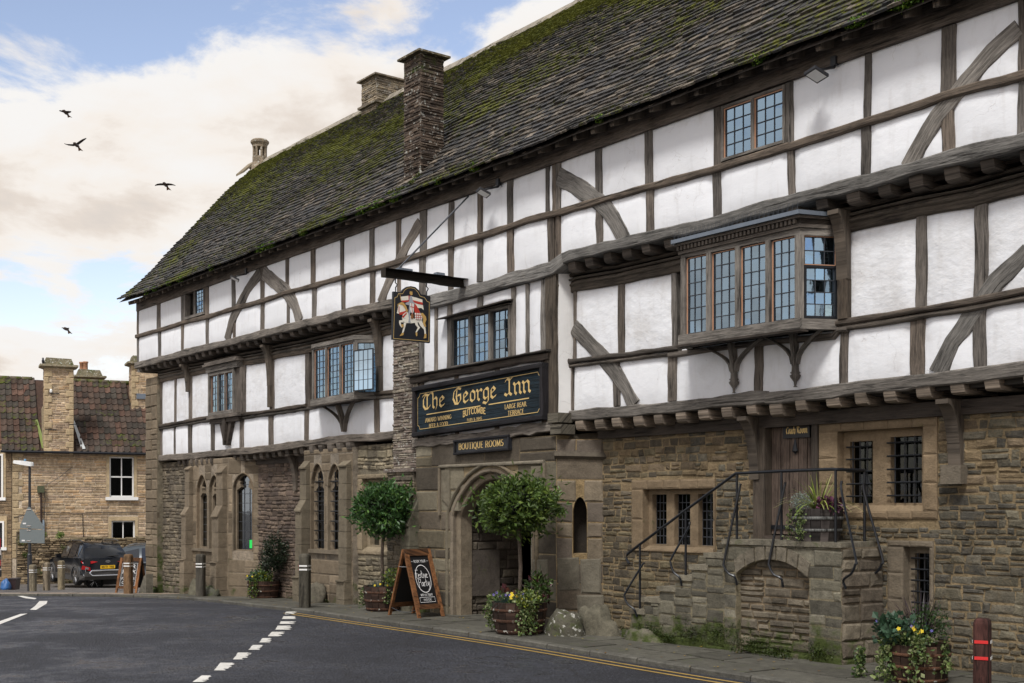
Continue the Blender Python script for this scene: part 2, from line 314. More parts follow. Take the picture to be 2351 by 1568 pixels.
def timber(fr, path, w, d0, d1, col=OAK, wob=.006, seg=.16, ch=.012, w2=None, taper=None):
    """a hewn timber along path (s,z), width w, faces from d0 to d1, with worn arrises and wavering edges"""
    pts = [path[0]]; 
    for a, b in zip(path, path[1:]):
        L = math.hypot(b[0]-a[0], b[1]-a[1]); k = max(1, int(L/seg))
        pts += [(a[0]+(b[0]-a[0])*i/k, a[1]+(b[1]-a[1])*i/k) for i in range(1, k+1)]
    mb = MB(); vs = []; tcs = []; s = 0; sd = rr(0, 50); n = len(pts); cj = rr(.70, 1.22); wk = rr(-.06, .06); col = (col[0]*(1+wk), col[1], col[2]*(1-wk)); 
    for i, p in enumerate(pts):
        a, b = pts[max(i-1, 0)], pts[min(i+1, n-1)]; t = (b[0]-a[0], b[1]-a[1]); L = math.hypot(*t) or 1; nx, nz = -t[1]/L, t[0]/L
        if i: s += math.hypot(p[0]-pts[i-1][0], p[1]-pts[i-1][1])
        f = i/(n-1); ww = (w+( (w2-w)*f if w2 else 0))/2
        l = ww+rr(-wob, wob)+wob*1.6*noise.noise((s*1.3, sd, 0)); r = ww+rr(-wob, wob)+wob*1.6*noise.noise((s*1.3, sd, 9))
        dd = d1+.006*noise.noise((s*2, sd, 3))
        for off, d in ((l, d0), (l, dd-ch), (l-ch, dd), (0, dd+.002), (-r+ch, dd), (-r, dd-ch), (-r, d0)):
            vs.append(fr.P(p[0]+nx*off, d, p[1]+nz*off)); tcs.append((s+sd, off+sd+(d-dd), sd))
    fs = []
    for i in range(n-1):
        for k in range(6): fs.append((i*7+k, (i+1)*7+k, (i+1)*7+k+1, i*7+k+1))
    fs += [tuple(range(7)), tuple((n-1)*7+k for k in range(6, -1, -1))]
    mb.add(vs, fs, tuple(q*cj for q in col), tcs); return mb

# stones and tiles are pooled; the 300 that show largest become single parts, the rest of each wall is joined
POOL = {}
def pool(thing_key, parent, name, stuffname, mat, mb, cen, size, backing=None):
    q = np.array(cen[:2])-CAM; Y = q@FWD; X = q@RGT
    vis = Y > 1 and abs(X/Y*2800) < 1230 and -430 < 2800*(cen[2]-1.75)/Y < 1190
    POOL.setdefault((thing_key, name), []).append((size/Y/Y if vis else 0, parent, stuffname, mat, mb))
def flush_pools(n=300):
    for (k, name), L in POOL.items():
        L.sort(key=lambda q: -q[0]); rest = {}
        for i, (sz, par, sn, mat, mb) in enumerate(L):
            if i < n and sz > 0: mb.build(name, mat, par)
            else: rest.setdefault((par.name, sn, mat.name), [par, sn, mat, MB()])[3].cat(mb)
        for par, sn, mat, mb in rest.values(): mb.build(sn, mat, par, kind='stuff')
def stone(fr, u0, u1, z0, z1, d, pr, col, moss=0, jit=.012, seed=None):
    P = fr.P; j = lambda: rr(-jit, jit); c = min(.022, (z1-z0)*.22)
    o = [(u0+j(), z0+j()*.6), (u1+j(), z0+j()*.6), (u1+j(), z1+j()*.6), (u0+j(), z1+j()*.6)]
    i_ = [(o[0][0]+c, o[0][1]+c), (o[1][0]-c, o[1][1]+c), (o[2][0]-c, o[2][1]-c), (o[3][0]+c, o[3][1]-c)]
    m_ = [((i_[0][0]+i_[1][0])/2, i_[0][1]+j()*.4), ((i_[2][0]+i_[3][0])/2, i_[2][1]+j()*.4)]
    vs = [P(a, d-.05, b) for a, b in o]+[P(a, d+pr*.35, b) for a, b in o]+[P(a, d+pr*rr(.75, 1.1), b) for a, b in i_]+[P(a, d+pr*rr(.85, 1.3), b) for a, b in m_]
    fs = [(0, 1, 5, 4), (1, 2, 6, 5), (2, 3, 7, 6), (3, 0, 4, 7), (4, 5, 9, 12+0, 8) if 0 else (4, 5, 9, 8), (5, 6, 10, 9), (6, 7, 11, 10), (7, 4, 8, 11),
          (8, 12, 13, 11), (12, 9, 10, 13)]
    fs[4] = (4, 5, 9, 12, 8); fs[6] = (6, 7, 11, 13, 10)
    mb = MB(); mb.add(vs, fs, col, (moss, 0, 0)); return mb
def slab(mb, fr, d0, d1, u0, u1, zlo, zhi, holes=(), step=.25, col=(.3, .25, .18), moss=None):
    """wall body between d0 and d1 with openings; holes: functions u -> (z0,z1) or None, with .lo/.hi"""
    f = lambda q, u: q(u) if callable(q) else q
    xs = set([u0, u1]); k = max(1, int((u1-u0)/step)); xs |= {u0+(u1-u0)*i/k for i in range(k+1)}
    for h in holes:
        lo, hi, n = h[0], h[1], h[3]; xs |= {min(max(lo+(hi-lo)*i/n, u0), u1) for i in range(n+1)}
    xs = sorted(xs); xs = [x for i, x in enumerate(xs) if i == 0 or x-xs[i-1] > 1e-4]
    for a, b in zip(xs, xs[1:]):
        m = (a+b)/2; act = sorted([h for h in holes if h[0] < m < h[1]], key=lambda h: h[2](m)[0])
        ea, eb = a+1e-5, b-1e-5
        los = [(f(zlo, a), f(zlo, b))]; his = []
        for h in act: his.append((h[2](ea)[0], h[2](eb)[0])); los.append((h[2](ea)[1], h[2](eb)[1]))
        his.append((f(zhi, a), f(zhi, b)))
        for (la, lb), (ha, hb) in zip(los, his):
            if ha-la < .002 and hb-lb < .002: continue
            P = fr.P; vs = [P(a, d0, la), P(b, d0, lb), P(b, d1, lb), P(a, d1, la), P(a, d0, ha), P(b, d0, hb), P(b, d1, hb), P(a, d1, ha)]
            mb.add(vs, [(3, 2, 1, 0), (4, 5, 6, 7), (0, 1, 5, 4), (1, 2, 6, 5), (2, 3, 7, 6), (3, 0, 4, 7)], col, [((moss(v[2]) if moss else 0), 0, 0) for v in vs])
def rect_hole(a, b, z0, z1): return (a, b, (lambda u: (z0, z1)), 1)
def arch_hole(a, b, z0, zs, za, n=10):     # pointed arch
    c = (a+b)/2; hw = (b-a)/2; H = za-zs
    def f(u):
        x = min(1, abs(u-c)/hw); return (z0, zs+H*(max(0, 1-x**1.9))**.72)
    return (a, b, f, n*2)
def course(thing_key, parent, fr, d, u0, u1, zlo, zhi, holes, hr, lr, pal, mortar, pr=(.012, .035), name='stone', sname='small_stonework', mat=None, gap=.014, mossf=None, mslab=True, jit=.01, back=.3, wave=.0):
    """masonry: mortar body + coursed stones clipped to the openings"""
    f = lambda q, u: q(u) if callable(q) else q
    if mslab:
        mb = MB(); slab(mb, fr, d-back, d, u0, u1, zlo, zhi, holes, col=mortar, moss=mossf); parent_m = mb
    z = min(f(zlo, u0), f(zlo, u1)); top = max(f(zhi, u0), f(zhi, u1)); mat = mat or M['stone']; wv = wave
    while z < top-.03:
        h = rr(*hr); z1 = min(z+h, top); zm = (z+z1)/2
        segs = [(u0, u1)]
        for ho in holes:
            xs = np.linspace(ho[0]+1e-4, ho[1]-1e-4, 13)
            ins = [x for x in xs if ho[2](x)[0] < z1-.01 and ho[2](x)[1] > z+.01]
            if not ins: continue
            a, b = min(ins)-.004, max(ins)+.004; ns = []
            for s0, s1 in segs:
                if b <= s0 or a >= s1: ns.append((s0, s1)); continue
                if a-s0 > .05: ns.append((s0, a))
                if s1-b > .05: ns.append((b, s1))
            segs = ns
        for s0, s1 in segs:
            u = s0
            while u < s1-.02:
                L = rr(*lr)*(.7+.6*(z1-z)/hr[1]); e = u+L
                if s1-e < lr[0]*.7: e = s1
                um = (u+e)/2
                if f(zlo, um) < zm+.02 and f(zhi, um) > zm:
                    zz0, zz1 = max(z, f(zlo, um)-.02), min(z1, f(zhi, um))
                    if wv: o_ = wv*noise.noise((um*1.1, z*.8, 1)); zz0 += o_; zz1 = min(zz1+o_+rr(-.01, .01), f(zhi, um)+.01)
                    c = pal(um, zm); ms = mossf(zm) if mossf else 0
                    subs = [(zz0, zz1)]
                    if zz1-zz0 > hr[1]*.75 and hr[1]-hr[0] > .04 and RNG.random() < .3: q = zz0+(zz1-zz0)*rr(.4, .6); subs = [(zz0, q), (q, zz1)]
                    for a, b in subs:
                        if b-a < .03: continue
                        sm = stone(fr, u+gap/2, e-gap/2, a+gap/2, b-gap/2, d, rr(*pr), tn(rr(.94, 1.06), pal(um, zm)), ms, min(jit, (b-a)*.18))
                        pool(thing_key, parent, name, sname, mat, sm, fr.P(um, d, zm), (e-u)*(b-a))
                u = e
        z = z1
    if mslab: return parent_m
def palette(cols, warm=None):
    def f(u, z):
        c = RNG.choice(cols); k = rr(.75, 1.25); return tuple(q*k for q in c)
    return f
def leaves(mb, cen, rad, n, size, cols, shell=.55, flat=0, seed=0, lump=.25, elong=2.0, hole=None, up=.3):
    r_ = np.random.RandomState(seed); cen = np.array(cen); k = 0
    while k < n:
        d = r_.normal(size=3); d /= np.linalg.norm(d)
        l = 1+lump*noise.noise(Vector(d*2.3)+Vector((seed, 0, 0)))*2
        q = shell+(1-shell)*r_.rand()**.7; p = cen+d*np.array(rad)*q*l
        if noise.noise(Vector(p*3.7/max(rad))+Vector((seed*3, 5, 1))) < -.28 and q > .6: k += .4; continue
        k += 1
        ax = d*.5+r_.normal(size=3)*.8+np.array([0, 0, up]); ax /= np.linalg.norm(ax); sd = np.cross(ax, r_.normal(size=3)); sd /= np.linalg.norm(sd)+1e-6
        s = size*(.6+.8*r_.rand()); w = s/elong; nrm = np.cross(ax, sd)
        vs = [p, p+ax*s*.5+sd*w*.5+nrm*w*.15, p+ax*s, p+ax*s*.5-sd*w*.5+nrm*w*.15]
        c = cols[r_.randint(len(cols))]; g = .7+.6*r_.rand()
        mb.add([tuple(v) for v in vs], [(0, 1, 2), (0, 2, 3)], tuple(x*g for x in c))
def blades(mb, cen, n, L, w, cols, droop=.6, spread=1.0, seed=0, r0=.05):
    r_ = np.random.RandomState(seed)
    for i in range(n):
        a = r_.rand()*6.283; lean = spread*(.15+.85*r_.rand()); l = L*(.6+.5*r_.rand()); p = np.array(cen)+np.array([math.cos(a), math.sin(a), 0])*r0*r_.rand()
        dx = np.array([math.cos(a), math.sin(a), 0]); sd = np.array([-math.sin(a), math.cos(a), 0]); c = cols[r_.randint(len(cols))]; g = .7+.6*r_.rand(); vs = []; K = 5
        for j in range(K+1):
            t = j/K; q = p+dx*l*lean*t+np.array([0, 0, 1])*l*(t*(1-.35*lean)-droop*lean*t*t*.9); ww = w*(1-t*.85)*.5
            vs += [tuple(q-sd*ww), tuple(q+sd*ww)]
        mb.add(vs, [(2*j, 2*j+1, 2*j+3, 2*j+2) for j in range(K)], tuple(x*g for x in c))

# ---------------------------------------------------------------- lettering (pen strokes)
BL = dict(
 n=[[(0, .62), (.08, .52), (.08, .1), (.17, 0)], [(.1, .5), (.28, .63), (.38, .52), (.38, .1), (.47, 0)]],
 m=[[(0, .62), (.08, .52), (.08, .1), (.16, 0)], [(.1, .5), (.26, .63), (.34, .52), (.34, .08)], [(.36, .5), (.52, .63), (.6, .52), (.6, .1), (.69, 0)]],
 h=[[(0, .98), (.08, .88), (.08, .1), (.17, 0)], [(.1, .5), (.28, .63), (.38, .5), (.38, .08), (.3, -.1)]],
 e=[[(.06, .5), (.06, .12), (.18, 0), (.38, .12)], [(.06, .5), (.2, .63), (.34, .48), (.1, .3)]],
 o=[[(.06, .5), (.06, .12), (.2, 0), (.36, .12), (.36, .5), (.2, .63), (.06, .5)]],
 r=[[(0, .62), (.08, .52), (.08, .1), (.17, 0)], [(.12, .5), (.26, .63), (.34, .54)]],
 g=[[(.34, .56), (.2, .63), (.06, .5), (.06, .14), (.18, .02), (.34, .14)], [(.3, .64), (.37, .54), (.37, -.1), (.22, -.25), (.02, -.16)]],
 a=[[(.05, .55), (.2, .63), (.34, .5), (.34, .1), (.44, 0)], [(.34, .36), (.08, .26), (.07, .1), (.17, 0), (.34, .12)]],
 c=[[(.36, .53), (.22, .63), (.06, .5), (.06, .12), (.18, 0), (.37, .12)]],
 T=[[(.0, .82), (.14, .93), (.44, .84), (.6, .97)], [(.33, .86), (.33, .1)], [(.2, .84), (.05, .62), (.05, .22), (.2, .0), (.42, .02), (.58, .2)]],
 G=[[(.58, .86), (.36, .96), (.1, .75), (.04, .35), (.2, .02), (.42, .0), (.58, .2), (.56, .52), (.36, .5)], [(.32, .88), (.26, .5), (.32, .1)]],
 I=[[(.0, .8), (.12, .93), (.3, .84), (.46, .97)], [(.26, .86), (.26, .15), (.1, 0), (-.03, .1)], [(.26, .12), (.4, .0)]],
 C=[[(.52, .84), (.34, .96), (.08, .74), (.05, .28), (.24, .0), (.52, .14)]],
 R=[[(.04, .93), (.13, .85), (.13, .1), (.02, 0)], [(.13, .86), (.35, .96), (.47, .75), (.18, .52)], [(.25, .5), (.42, .1), (.56, .02)]])
BLW = dict(n=.56, m=.8, h=.54, e=.48, o=.5, r=.42, g=.5, a=.54, c=.46, T=.68, G=.74, I=.54, C=.62, R=.66)
def arc(cx, cy, rx, ry, a0, a1, n=7): return [(cx+rx*math.cos(math.radians(a0+(a1-a0)*i/n)), cy+ry*math.sin(math.radians(a0+(a1-a0)*i/n))) for i in range(n+1)]
CP = {'A': (.75, [[(0, 0), (.36, 1), (.72, 0)], [(.14, .36), (.58, .36)]]), 'B': (.62, [[(.08, 0), (.08, 1), (.3, 1)]+arc(.3, .77, .22, .23, 90, -90)+[(.08, .54)], [(.3, .54)]+arc(.3, .27, .27, .27, 90, -90)+[(.08, 0)]]),
 'C': (.7, [arc(.4, .5, .36, .5, 50, 310, 12)]), 'D': (.74, [[(.08, 0), (.08, 1), (.3, 1)]+arc(.3, .5, .38, .5, 90, -90, 10)+[(.08, 0)]]), 'E': (.56, [[(.5, 1), (.08, 1), (.08, 0), (.52, 0)], [(.08, .52), (.42, .52)]]),
 'F': (.54, [[(.5, 1), (.08, 1), (.08, 0)], [(.08, .52), (.42, .52)]]), 'G': (.76, [arc(.4, .5, .36, .5, 50, 330, 12)+[(.72, .42), (.48, .42)]]), 'I': (.24, [[(.12, 0), (.12, 1)]]), 'K': (.66, [[(.08, 0), (.08, 1)], [(.6, 1), (.1, .46)], [(.26, .6), (.64, 0)]]),
 'L': (.54, [[(.08, 1), (.08, 0), (.5, 0)]]), 'M': (.88, [[(.06, 0), (.1, 1), (.42, .1), (.76, 1), (.8, 0)]]), 'N': (.76, [[(.08, 0), (.08, 1), (.66, 0), (.66, 1)]]), 'O': (.82, [arc(.4, .5, .36, .5, 0, 360, 16)]),
 'P': (.6, [[(.08, 0), (.08, 1), (.3, 1)]+arc(.3, .74, .24, .26, 90, -90)+[(.08, .48)]]), 'Q': (.82, [arc(.4, .5, .36, .5, 0, 360, 16), [(.42, .08), (.6, -.14), (.86, -.18)]]), 'R': (.68, [[(.08, 0), (.08, 1), (.3, 1)]+arc(.3, .74, .24, .26, 90, -90)+[(.08, .48)], [(.3, .48), (.66, 0)]]),
 'S': (.54, [arc(.27, .74, .21, .26, 40, 230, 8)+arc(.27, .26, .23, .26, 70, -140, 8)]), 'T': (.66, [[(.02, 1), (.62, 1)], [(.32, 1), (.32, 0)]]), 'U': (.74, [[(.08, 1), (.08, .35)]+arc(.36, .35, .28, .35, 180, 360, 8)+[(.64, 1)]]),
 'V': (.7, [[(0, 1), (.34, 0), (.68, 1)]]), 'W': (1.0, [[(0, 1), (.25, 0), (.5, .95), (.75, 0), (.98, 1)]]), 'Y': (.66, [[(0, 1), (.32, .5), (.64, 1)], [(.32, .5), (.32, 0)]]), '&': (.78, [[(.7, .42), (.42, 0), (.16, .04), (.06, .26), (.4, .66), (.4, .9), (.28, 1), (.16, .88), (.2, .7), (.7, 0)]]),
 '7': (.56, [[(.04, 1), (.52, 1), (.2, 0)]]), '1': (.4, [[(.06, .8), (.22, 1), (.22, 0)]]), ' ': (.34, []), 'H': (.74, [[(.08, 0), (.08, 1)], [(.66, 0), (.66, 1)], [(.08, .52), (.66, .52)]]), 'X': (.66, [[(0, 0), (.62, 1)], [(0, 1), (.62, 0)]])}
_k = [0]
def stroke_quads(mb, fr, paths, ox, oz, sx, sz, d, nib=None, thick=.15, thin=.05, shear=0, warp=None, col=(.6, .45, .2)):
    for path in paths:
        pp = [(ox+(x)*sx, oz+y*sz+shear*(x)*sx) for x, y in path]
        if warp: pp = [warp(*q) for q in pp]
        for a, b in zip(pp, pp[1:]):
            dx, dz = b[0]-a[0], b[1]-a[1]; L = math.hypot(dx, dz)
            if L < 1e-6: continue
            _k[0] = (_k[0]+1) % 9; dd = d+.0004*_k[0]
            if nib is not None:
                nx, nz = math.cos(nib)*thick*sz/2, math.sin(nib)*thick*sz/2; ex, ez = dx/L*thin*sz*.5, dz/L*thin*sz*.5
                # thin pen body so hairlines never vanish
                px, pz = -dz/L*thin*sz/2, dx/L*thin*sz/2
                q1 = [(a[0]-nx-ex, a[1]-nz-ez), (a[0]+nx-ex, a[1]+nz-ez), (b[0]+nx+ex, b[1]+nz+ez), (b[0]-nx+ex, b[1]-nz+ez)]
                q2 = [(a[0]-px, a[1]-pz), (a[0]+px, a[1]+pz), (b[0]+px, b[1]+pz), (b[0]-px, b[1]-pz)]
                if dx*nz-dz*nx > 0: q1 = q1[::-1]
                for q, e in ((q1, 0), (q2, .0002)): mb.add([fr.P(x, dd+e, z) for x, z in q], [(0, 1, 2, 3)], col)
            else:
                w = (thin+(thick-thin)*abs(dz)/L)*sz/2; px, pz = -dz/L*w, dx/L*w; ex, ez = dx/L*thin*sz*.4, dz/L*thin*sz*.4
                mb.add([fr.P(a[0]-px-ex, dd, a[1]-pz-ez), fr.P(b[0]-px+ex, dd, b[1]-pz+ez), fr.P(b[0]+px+ex, dd, b[1]+pz+ez), fr.P(a[0]+px-ex, dd, a[1]+pz-ez)], [(0, 1, 2, 3)], col)
def black_text(mb, fr, s, u0, u1, z, h, d, slope=0, thick=.17, space=.5):
    tot = sum(BLW.get(c, space) for c in s); k = (u1-u0)/tot; x = u0
    for c in s:
        if c in BL: stroke_quads(mb, fr, BL[c], x, z+slope*(x-u0), k, h, d, nib=math.radians(48), thick=thick, thin=.045, shear=slope)
        x += BLW.get(c, space)*k
def cap_text(mb, fr, s, u0, u1, z, h, d, slope=0, thick=.17, thin=.07, serif=True, warp=None):
    gp = .12; tot = sum(CP[c][0]+gp for c in s)-gp; k = (u1-u0)/tot; x = u0
    for c in s:
        w, st = CP[c]; st = list(st)
        if serif:
            ex = []
            for p in st:
                for q, o in ((p[0], p[1] if len(p) > 1 else p[0]), (p[-1], p[-2] if len(p) > 1 else p[-1])):
                    if q[1] in (0, 1) and abs(o[1]-q[1]) > .4: ex.append([(q[0]-.11, q[1]), (q[0]+.11, q[1])])
            st = st+ex
        stroke_quads(mb, fr, [p for p in st if len(p) > 1], x, z+slope*(x-u0), k, h, d, thick=thick, thin=thin, shear=slope, warp=warp)
        x += (w+gp)*k

GP = [(0, 0), (21, 0), (25, -.13), (29.2, -.3), (31.8, -.46), (36, -.66), (46, -1.24), (80, -1.6), (900, -1.6)]
GX = [a for a, _ in GP]; GZ = [b for _, b in GP]
def gz(x, y):
    Y = (x-30.5)*-.7955+(y+11.25)*.606; return float(np.interp(Y, GX, GZ))
T={'bayL_f': (9.506, 11.162, 3.805, 4.798),
 'bayL_side_x': 1478.8405000000002,
 'bayR_f': (19.518, 21.419, 3.904, 4.914),
 'board': [(1.396, 4.32), (1.381, 5.056), (1.246, 5.056), (1.198, 5.111), (1.139, 5.153), (1.068, 5.171), (0.984, 5.165), (0.917, 5.121), (0.881, 5.064), (0.815, 5.061),
           (0.703, 5.052), (0.711, 4.321)],
 'bol': [(-4.99, -1.17, -0.58), (-6.2, -0.44, -0.64), (-7.5, 0.38, -0.71), (2.01, -0.97, -0.29), (5.01, -0.44, -0.2), (11.06, -1.06, -0.02)],
 'dash': [[(11.24, -1.52), (11.36, -1.37), (11.92, -1.66), (11.79, -1.83)], [(12.11, -2.01), (12.24, -1.83), (12.69, -2.07), (12.54, -2.26)],
          [(12.91, -2.46), (13.06, -2.26), (13.43, -2.47), (13.27, -2.67)], [(13.51, -2.81), (13.65, -2.62), (14.2, -2.92), (14.04, -3.12)],
          [(14.3, -3.3), (14.43, -3.13), (14.95, -3.46), (14.83, -3.62)], [(15.01, -3.79), (15.09, -3.67), (15.57, -3.93), (15.48, -4.06)],
          [(15.7, -4.26), (15.79, -4.14), (16.26, -4.42), (16.17, -4.54)], [(16.36, -4.77), (16.48, -4.62), (17.06, -4.98), (16.97, -5.11)],
          [(17.16, -5.36), (17.28, -5.21), (17.85, -5.56), (17.75, -5.69)], [(18.05, -5.96), (18.13, -5.87), (18.55, -6.12), (18.46, -6.24)],
          [(18.73, -6.49), (18.82, -6.37), (19.24, -6.63), (19.14, -6.77)]],
 'f_beam': [(0.923, 2.909), (2.909, 2.884), (4.581, 2.882), (6.538, 2.912), (8.724, 2.952), (10.307, 2.973), (11.958, 2.942), (16.851, 2.995), (18.797, 2.985),
            (20.557, 3.015), (20.571, 2.985), (21.534, 3.024), (22.621, 3.044), (23.88, 3.077)],
 'f_bot': [(0.923, 3.045), (2.822, 3.044), (3.931, 3.072), (5.663, 3.056), (6.958, 3.037), (8.662, 3.101), (10.083, 3.122), (11.958, 3.112), (16.868, 3.176),
           (17.746, 3.168), (18.797, 3.161), (20.337, 3.173), (21.558, 3.149), (21.74, 3.159), (22.559, 3.164), (23.305, 3.177), (23.88, 3.2)],
 'f_br': [([(16.901, 4.385), (17.467, 3.942), (17.777, 3.664), (18.019, 3.398), (18.182, 3.153)], 0.236),
          ([(23.936, 4.312), (23.582, 4.054), (23.305, 3.755), (23.077, 3.491), (22.902, 3.179)], 0.208)],
 'f_ls': [(0.922, 0.156), (1.799, 0.074), (2.76, 0.212), (4.071, 0.181), (5.625, 0.195), (7.048, 0.206), (8.631, 0.162), (11.341, 0.165), (16.868, 0.053),
          (17.822, 0.134), (18.912, 0.165), (20.403, 0.132), (21.569, 0.069), (21.683, 0.114), (22.655, 0.179), (23.393, 0.145)],
 'f_rail': [(0.923, 3.744), (2.909, 3.78), (3.931, 3.784), (5.625, 3.744), (7.164, 3.736), (8.581, 3.745), (11.352, 3.779), (11.958, 3.767), (16.851, 3.849),
            (18.852, 3.818), (20.097, 3.815), (21.558, 3.776), (21.626, 3.835), (22.309, 3.835), (23.324, 3.851), (23.88, 3.876)],
 'f_top': [(0.971, 4.872), (2.733, 4.868), (3.931, 4.85), (5.812, 4.846), (6.958, 4.817), (7.301, 4.846), (8.6, 4.823), (10.307, 4.832), (11.582, 4.842), (16.924, 4.876),
           (16.967, 4.889), (17.772, 4.858), (17.868, 4.855), (18.907, 4.85), (21.763, 4.89), (22.621, 4.895), (23.324, 4.873), (23.88, 4.895)],
 'f_us': [(0.922, 0.156), (1.854, 0.111), (2.777, 0.177), (3.915, 0.116), (5.662, 0.299), (7.096, 0.192), (8.674, 0.174), (11.429, 0.175), (16.911, 0.06),
          (17.913, 0.133), (18.948, 0.098), (21.695, 0.114), (22.698, 0.137), (23.404, 0.156)],
 'gold': [(1.381, 4.336), (1.357, 4.964), (1.316, 4.978), (1.293, 5.031), (1.216, 5.037), (1.186, 5.092), (1.127, 5.134), (1.068, 5.145), (0.996, 5.138), (0.936, 5.089),
          (0.899, 5.032), (0.815, 5.02), (0.766, 4.964), (0.727, 4.956), (0.736, 4.344), (1.381, 4.336)],
 'kerb': [(-4.5, -12.0), (-2.2, -9.0), (-0.6, -5.6), (0.22, -3.4), (1.33, -2.23), (2.69, -1.3), (4.4, -0.85), (6.3, -0.92), (8.61, -1.18), (11.21, -1.4), (13.2, -1.4),
          (17.3, -1.37), (19, -1.45), (20.2, -1.55), (24, -1.7), (34, -1.9)],
 'p_bl': (13.185, 16.627),
 'p_return': (16.865,),
 'p_studs': [(13.184, 0.121), (13.601, 0.078), (14.015, 0.136), (14.851, 0.141), (15.663, 0.079), (16.068, 0.07), (16.459, 0.105), (16.642, 0.242)],
 'paint': {'b': [[(1.073, 4.741), (1.026, 4.735), (1.026, 4.674), (1.073, 4.665)]],
           'g': [[(1.246, 4.905), (1.198, 4.9), (1.151, 4.844), (1.127, 4.776), (1.145, 4.754), (1.186, 4.82), (1.222, 4.857), (1.293, 4.87), (1.316, 4.818),
                  (1.31, 4.868)],
                 [(0.893, 4.768), (0.851, 4.777), (0.796, 4.726), (0.784, 4.677), (0.809, 4.623), (0.79, 4.564), (0.827, 4.566), (0.851, 4.62), (0.845, 4.691),
                  (0.875, 4.729)],
                 [(1.091, 5.087), (1.044, 5.087), (1.041, 5.037), (1.073, 5.029), (1.097, 5.051)],
                 [(1.234, 4.434), (1.198, 4.437), (1.21, 4.401), (1.275, 4.38), (1.269, 4.395)],
                 [(0.984, 4.465), (0.954, 4.463), (0.954, 4.417), (0.972, 4.401), (0.986, 4.435)], [(0.815, 4.46), (0.784, 4.452), (0.788, 4.391), (0.839, 4.378)],
                 [(1.246, 4.568), (1.204, 4.562), (1.198, 4.532), (1.228, 4.517), (1.246, 4.533)], [(1.276, 5.022), (1.267, 5.023), (1.246, 4.925), (1.255, 4.924)]],
           'r': [[(1.115, 5.017), (1.068, 5.022), (1.068, 4.953), (1.109, 4.941)],
                 [(1.24, 4.931), (1.032, 4.957), (0.857, 4.939), (0.851, 4.904), (0.948, 4.91), (1.032, 4.932), (1.234, 4.904)],
                 [(1.002, 4.915), (0.96, 4.873), (0.911, 4.797), (0.899, 4.773), (0.996, 4.763), (1.014, 4.837)],
                 [(1.281, 4.741), (1.186, 4.77), (1.127, 4.806), (1.121, 4.792), (1.175, 4.751), (1.222, 4.716), (1.275, 4.706)],
                 [(1.228, 4.686), (1.151, 4.753), (1.145, 4.734), (1.216, 4.657)], [(1.293, 4.83), (1.279, 4.836), (1.281, 4.741), (1.293, 4.74)]],
           'r2': [[(1.065, 4.905), (1.053, 4.904), (1.041, 4.744), (1.052, 4.738)], [(1.091, 4.855), (1.022, 4.852), (1.022, 4.84), (1.091, 4.843)],
                  [(0.978, 4.764), (0.968, 4.765), (0.96, 4.655), (0.969, 4.654)], [(0.948, 4.765), (0.938, 4.766), (0.923, 4.664), (0.933, 4.663)],
                  [(0.917, 4.766), (0.909, 4.767), (0.887, 4.667), (0.897, 4.666)], [(1.002, 4.732), (0.887, 4.738), (0.884, 4.73), (1.002, 4.724)],
                  [(0.998, 4.697), (0.869, 4.704), (0.867, 4.696), (0.998, 4.689)]],
           's': [[(1.097, 5.011), (1.056, 5.02), (1.038, 4.946), (1.008, 4.919), (1.014, 4.858), (1.056, 4.773), (1.091, 4.749), (1.085, 4.628), (1.073, 4.604),
                  (1.121, 4.6), (1.109, 4.667), (1.121, 4.736), (1.103, 4.869), (1.175, 4.877), (1.169, 4.898), (1.103, 4.93)]],
           'w': [[(1.26, 4.986), (1.109, 5.018), (1.097, 4.955), (1.246, 4.925)],
                 [(1.05, 5.011), (0.972, 5.004), (0.899, 4.991), (0.857, 4.985), (0.853, 4.935), (0.936, 4.942), (1.038, 4.957)],
                 [(1.02, 4.923), (0.936, 4.906), (0.845, 4.9), (0.833, 4.825), (0.875, 4.851), (0.936, 4.845), (0.996, 4.89)],
                 [(1.234, 4.63), (1.281, 4.62), (1.283, 4.58), (1.263, 4.542), (1.24, 4.514), (1.216, 4.521), (1.246, 4.553), (1.252, 4.593), (1.198, 4.598)],
                 [(1.198, 4.598), (1.151, 4.597), (1.175, 4.519), (1.198, 4.447), (1.234, 4.424), (1.216, 4.486), (1.204, 4.537)],
                 [(0.996, 4.616), (0.948, 4.621), (0.936, 4.581), (0.899, 4.544), (0.936, 4.5), (0.972, 4.456), (0.984, 4.465), (0.954, 4.519), (0.942, 4.54),
                  (0.984, 4.577)],
                 [(0.948, 4.656), (0.863, 4.69), (0.857, 4.629), (0.802, 4.563), (0.788, 4.452), (0.815, 4.419), (0.827, 4.52), (0.899, 4.574)],
                 [(1.175, 4.66), (1.121, 4.746), (1.103, 4.728), (0.996, 4.667), (0.899, 4.778), (0.857, 4.711), (0.863, 4.659), (0.936, 4.622), (1.068, 4.595),
                  (1.151, 4.594), (1.228, 4.615), (1.222, 4.656)],
                 [(1.287, 4.876), (1.246, 4.9), (1.186, 4.851), (1.151, 4.774), (1.121, 4.756), (1.127, 4.685), (1.198, 4.658), (1.234, 4.655), (1.216, 4.717),
                  (1.257, 4.743), (1.293, 4.72), (1.325, 4.729), (1.305, 4.809)]],
           'w2': [[(1.091, 4.906), (1.022, 4.902), (1.022, 4.786), (1.046, 4.733), (1.085, 4.8)],
                  [(1.004, 4.762), (0.905, 4.767), (0.863, 4.7), (0.869, 4.669), (0.996, 4.667)]]},
 'pg': (13.083, 16.776, 17.264),
 'rail': [(18.368, 0.99), (18.31, 1.057), (18.33, 1.117), (18.569, 1.252), (19.429, 1.715), (20.279, 2.166), (20.971, 2.177), (21.716, 2.181), (21.777, 2.174)],
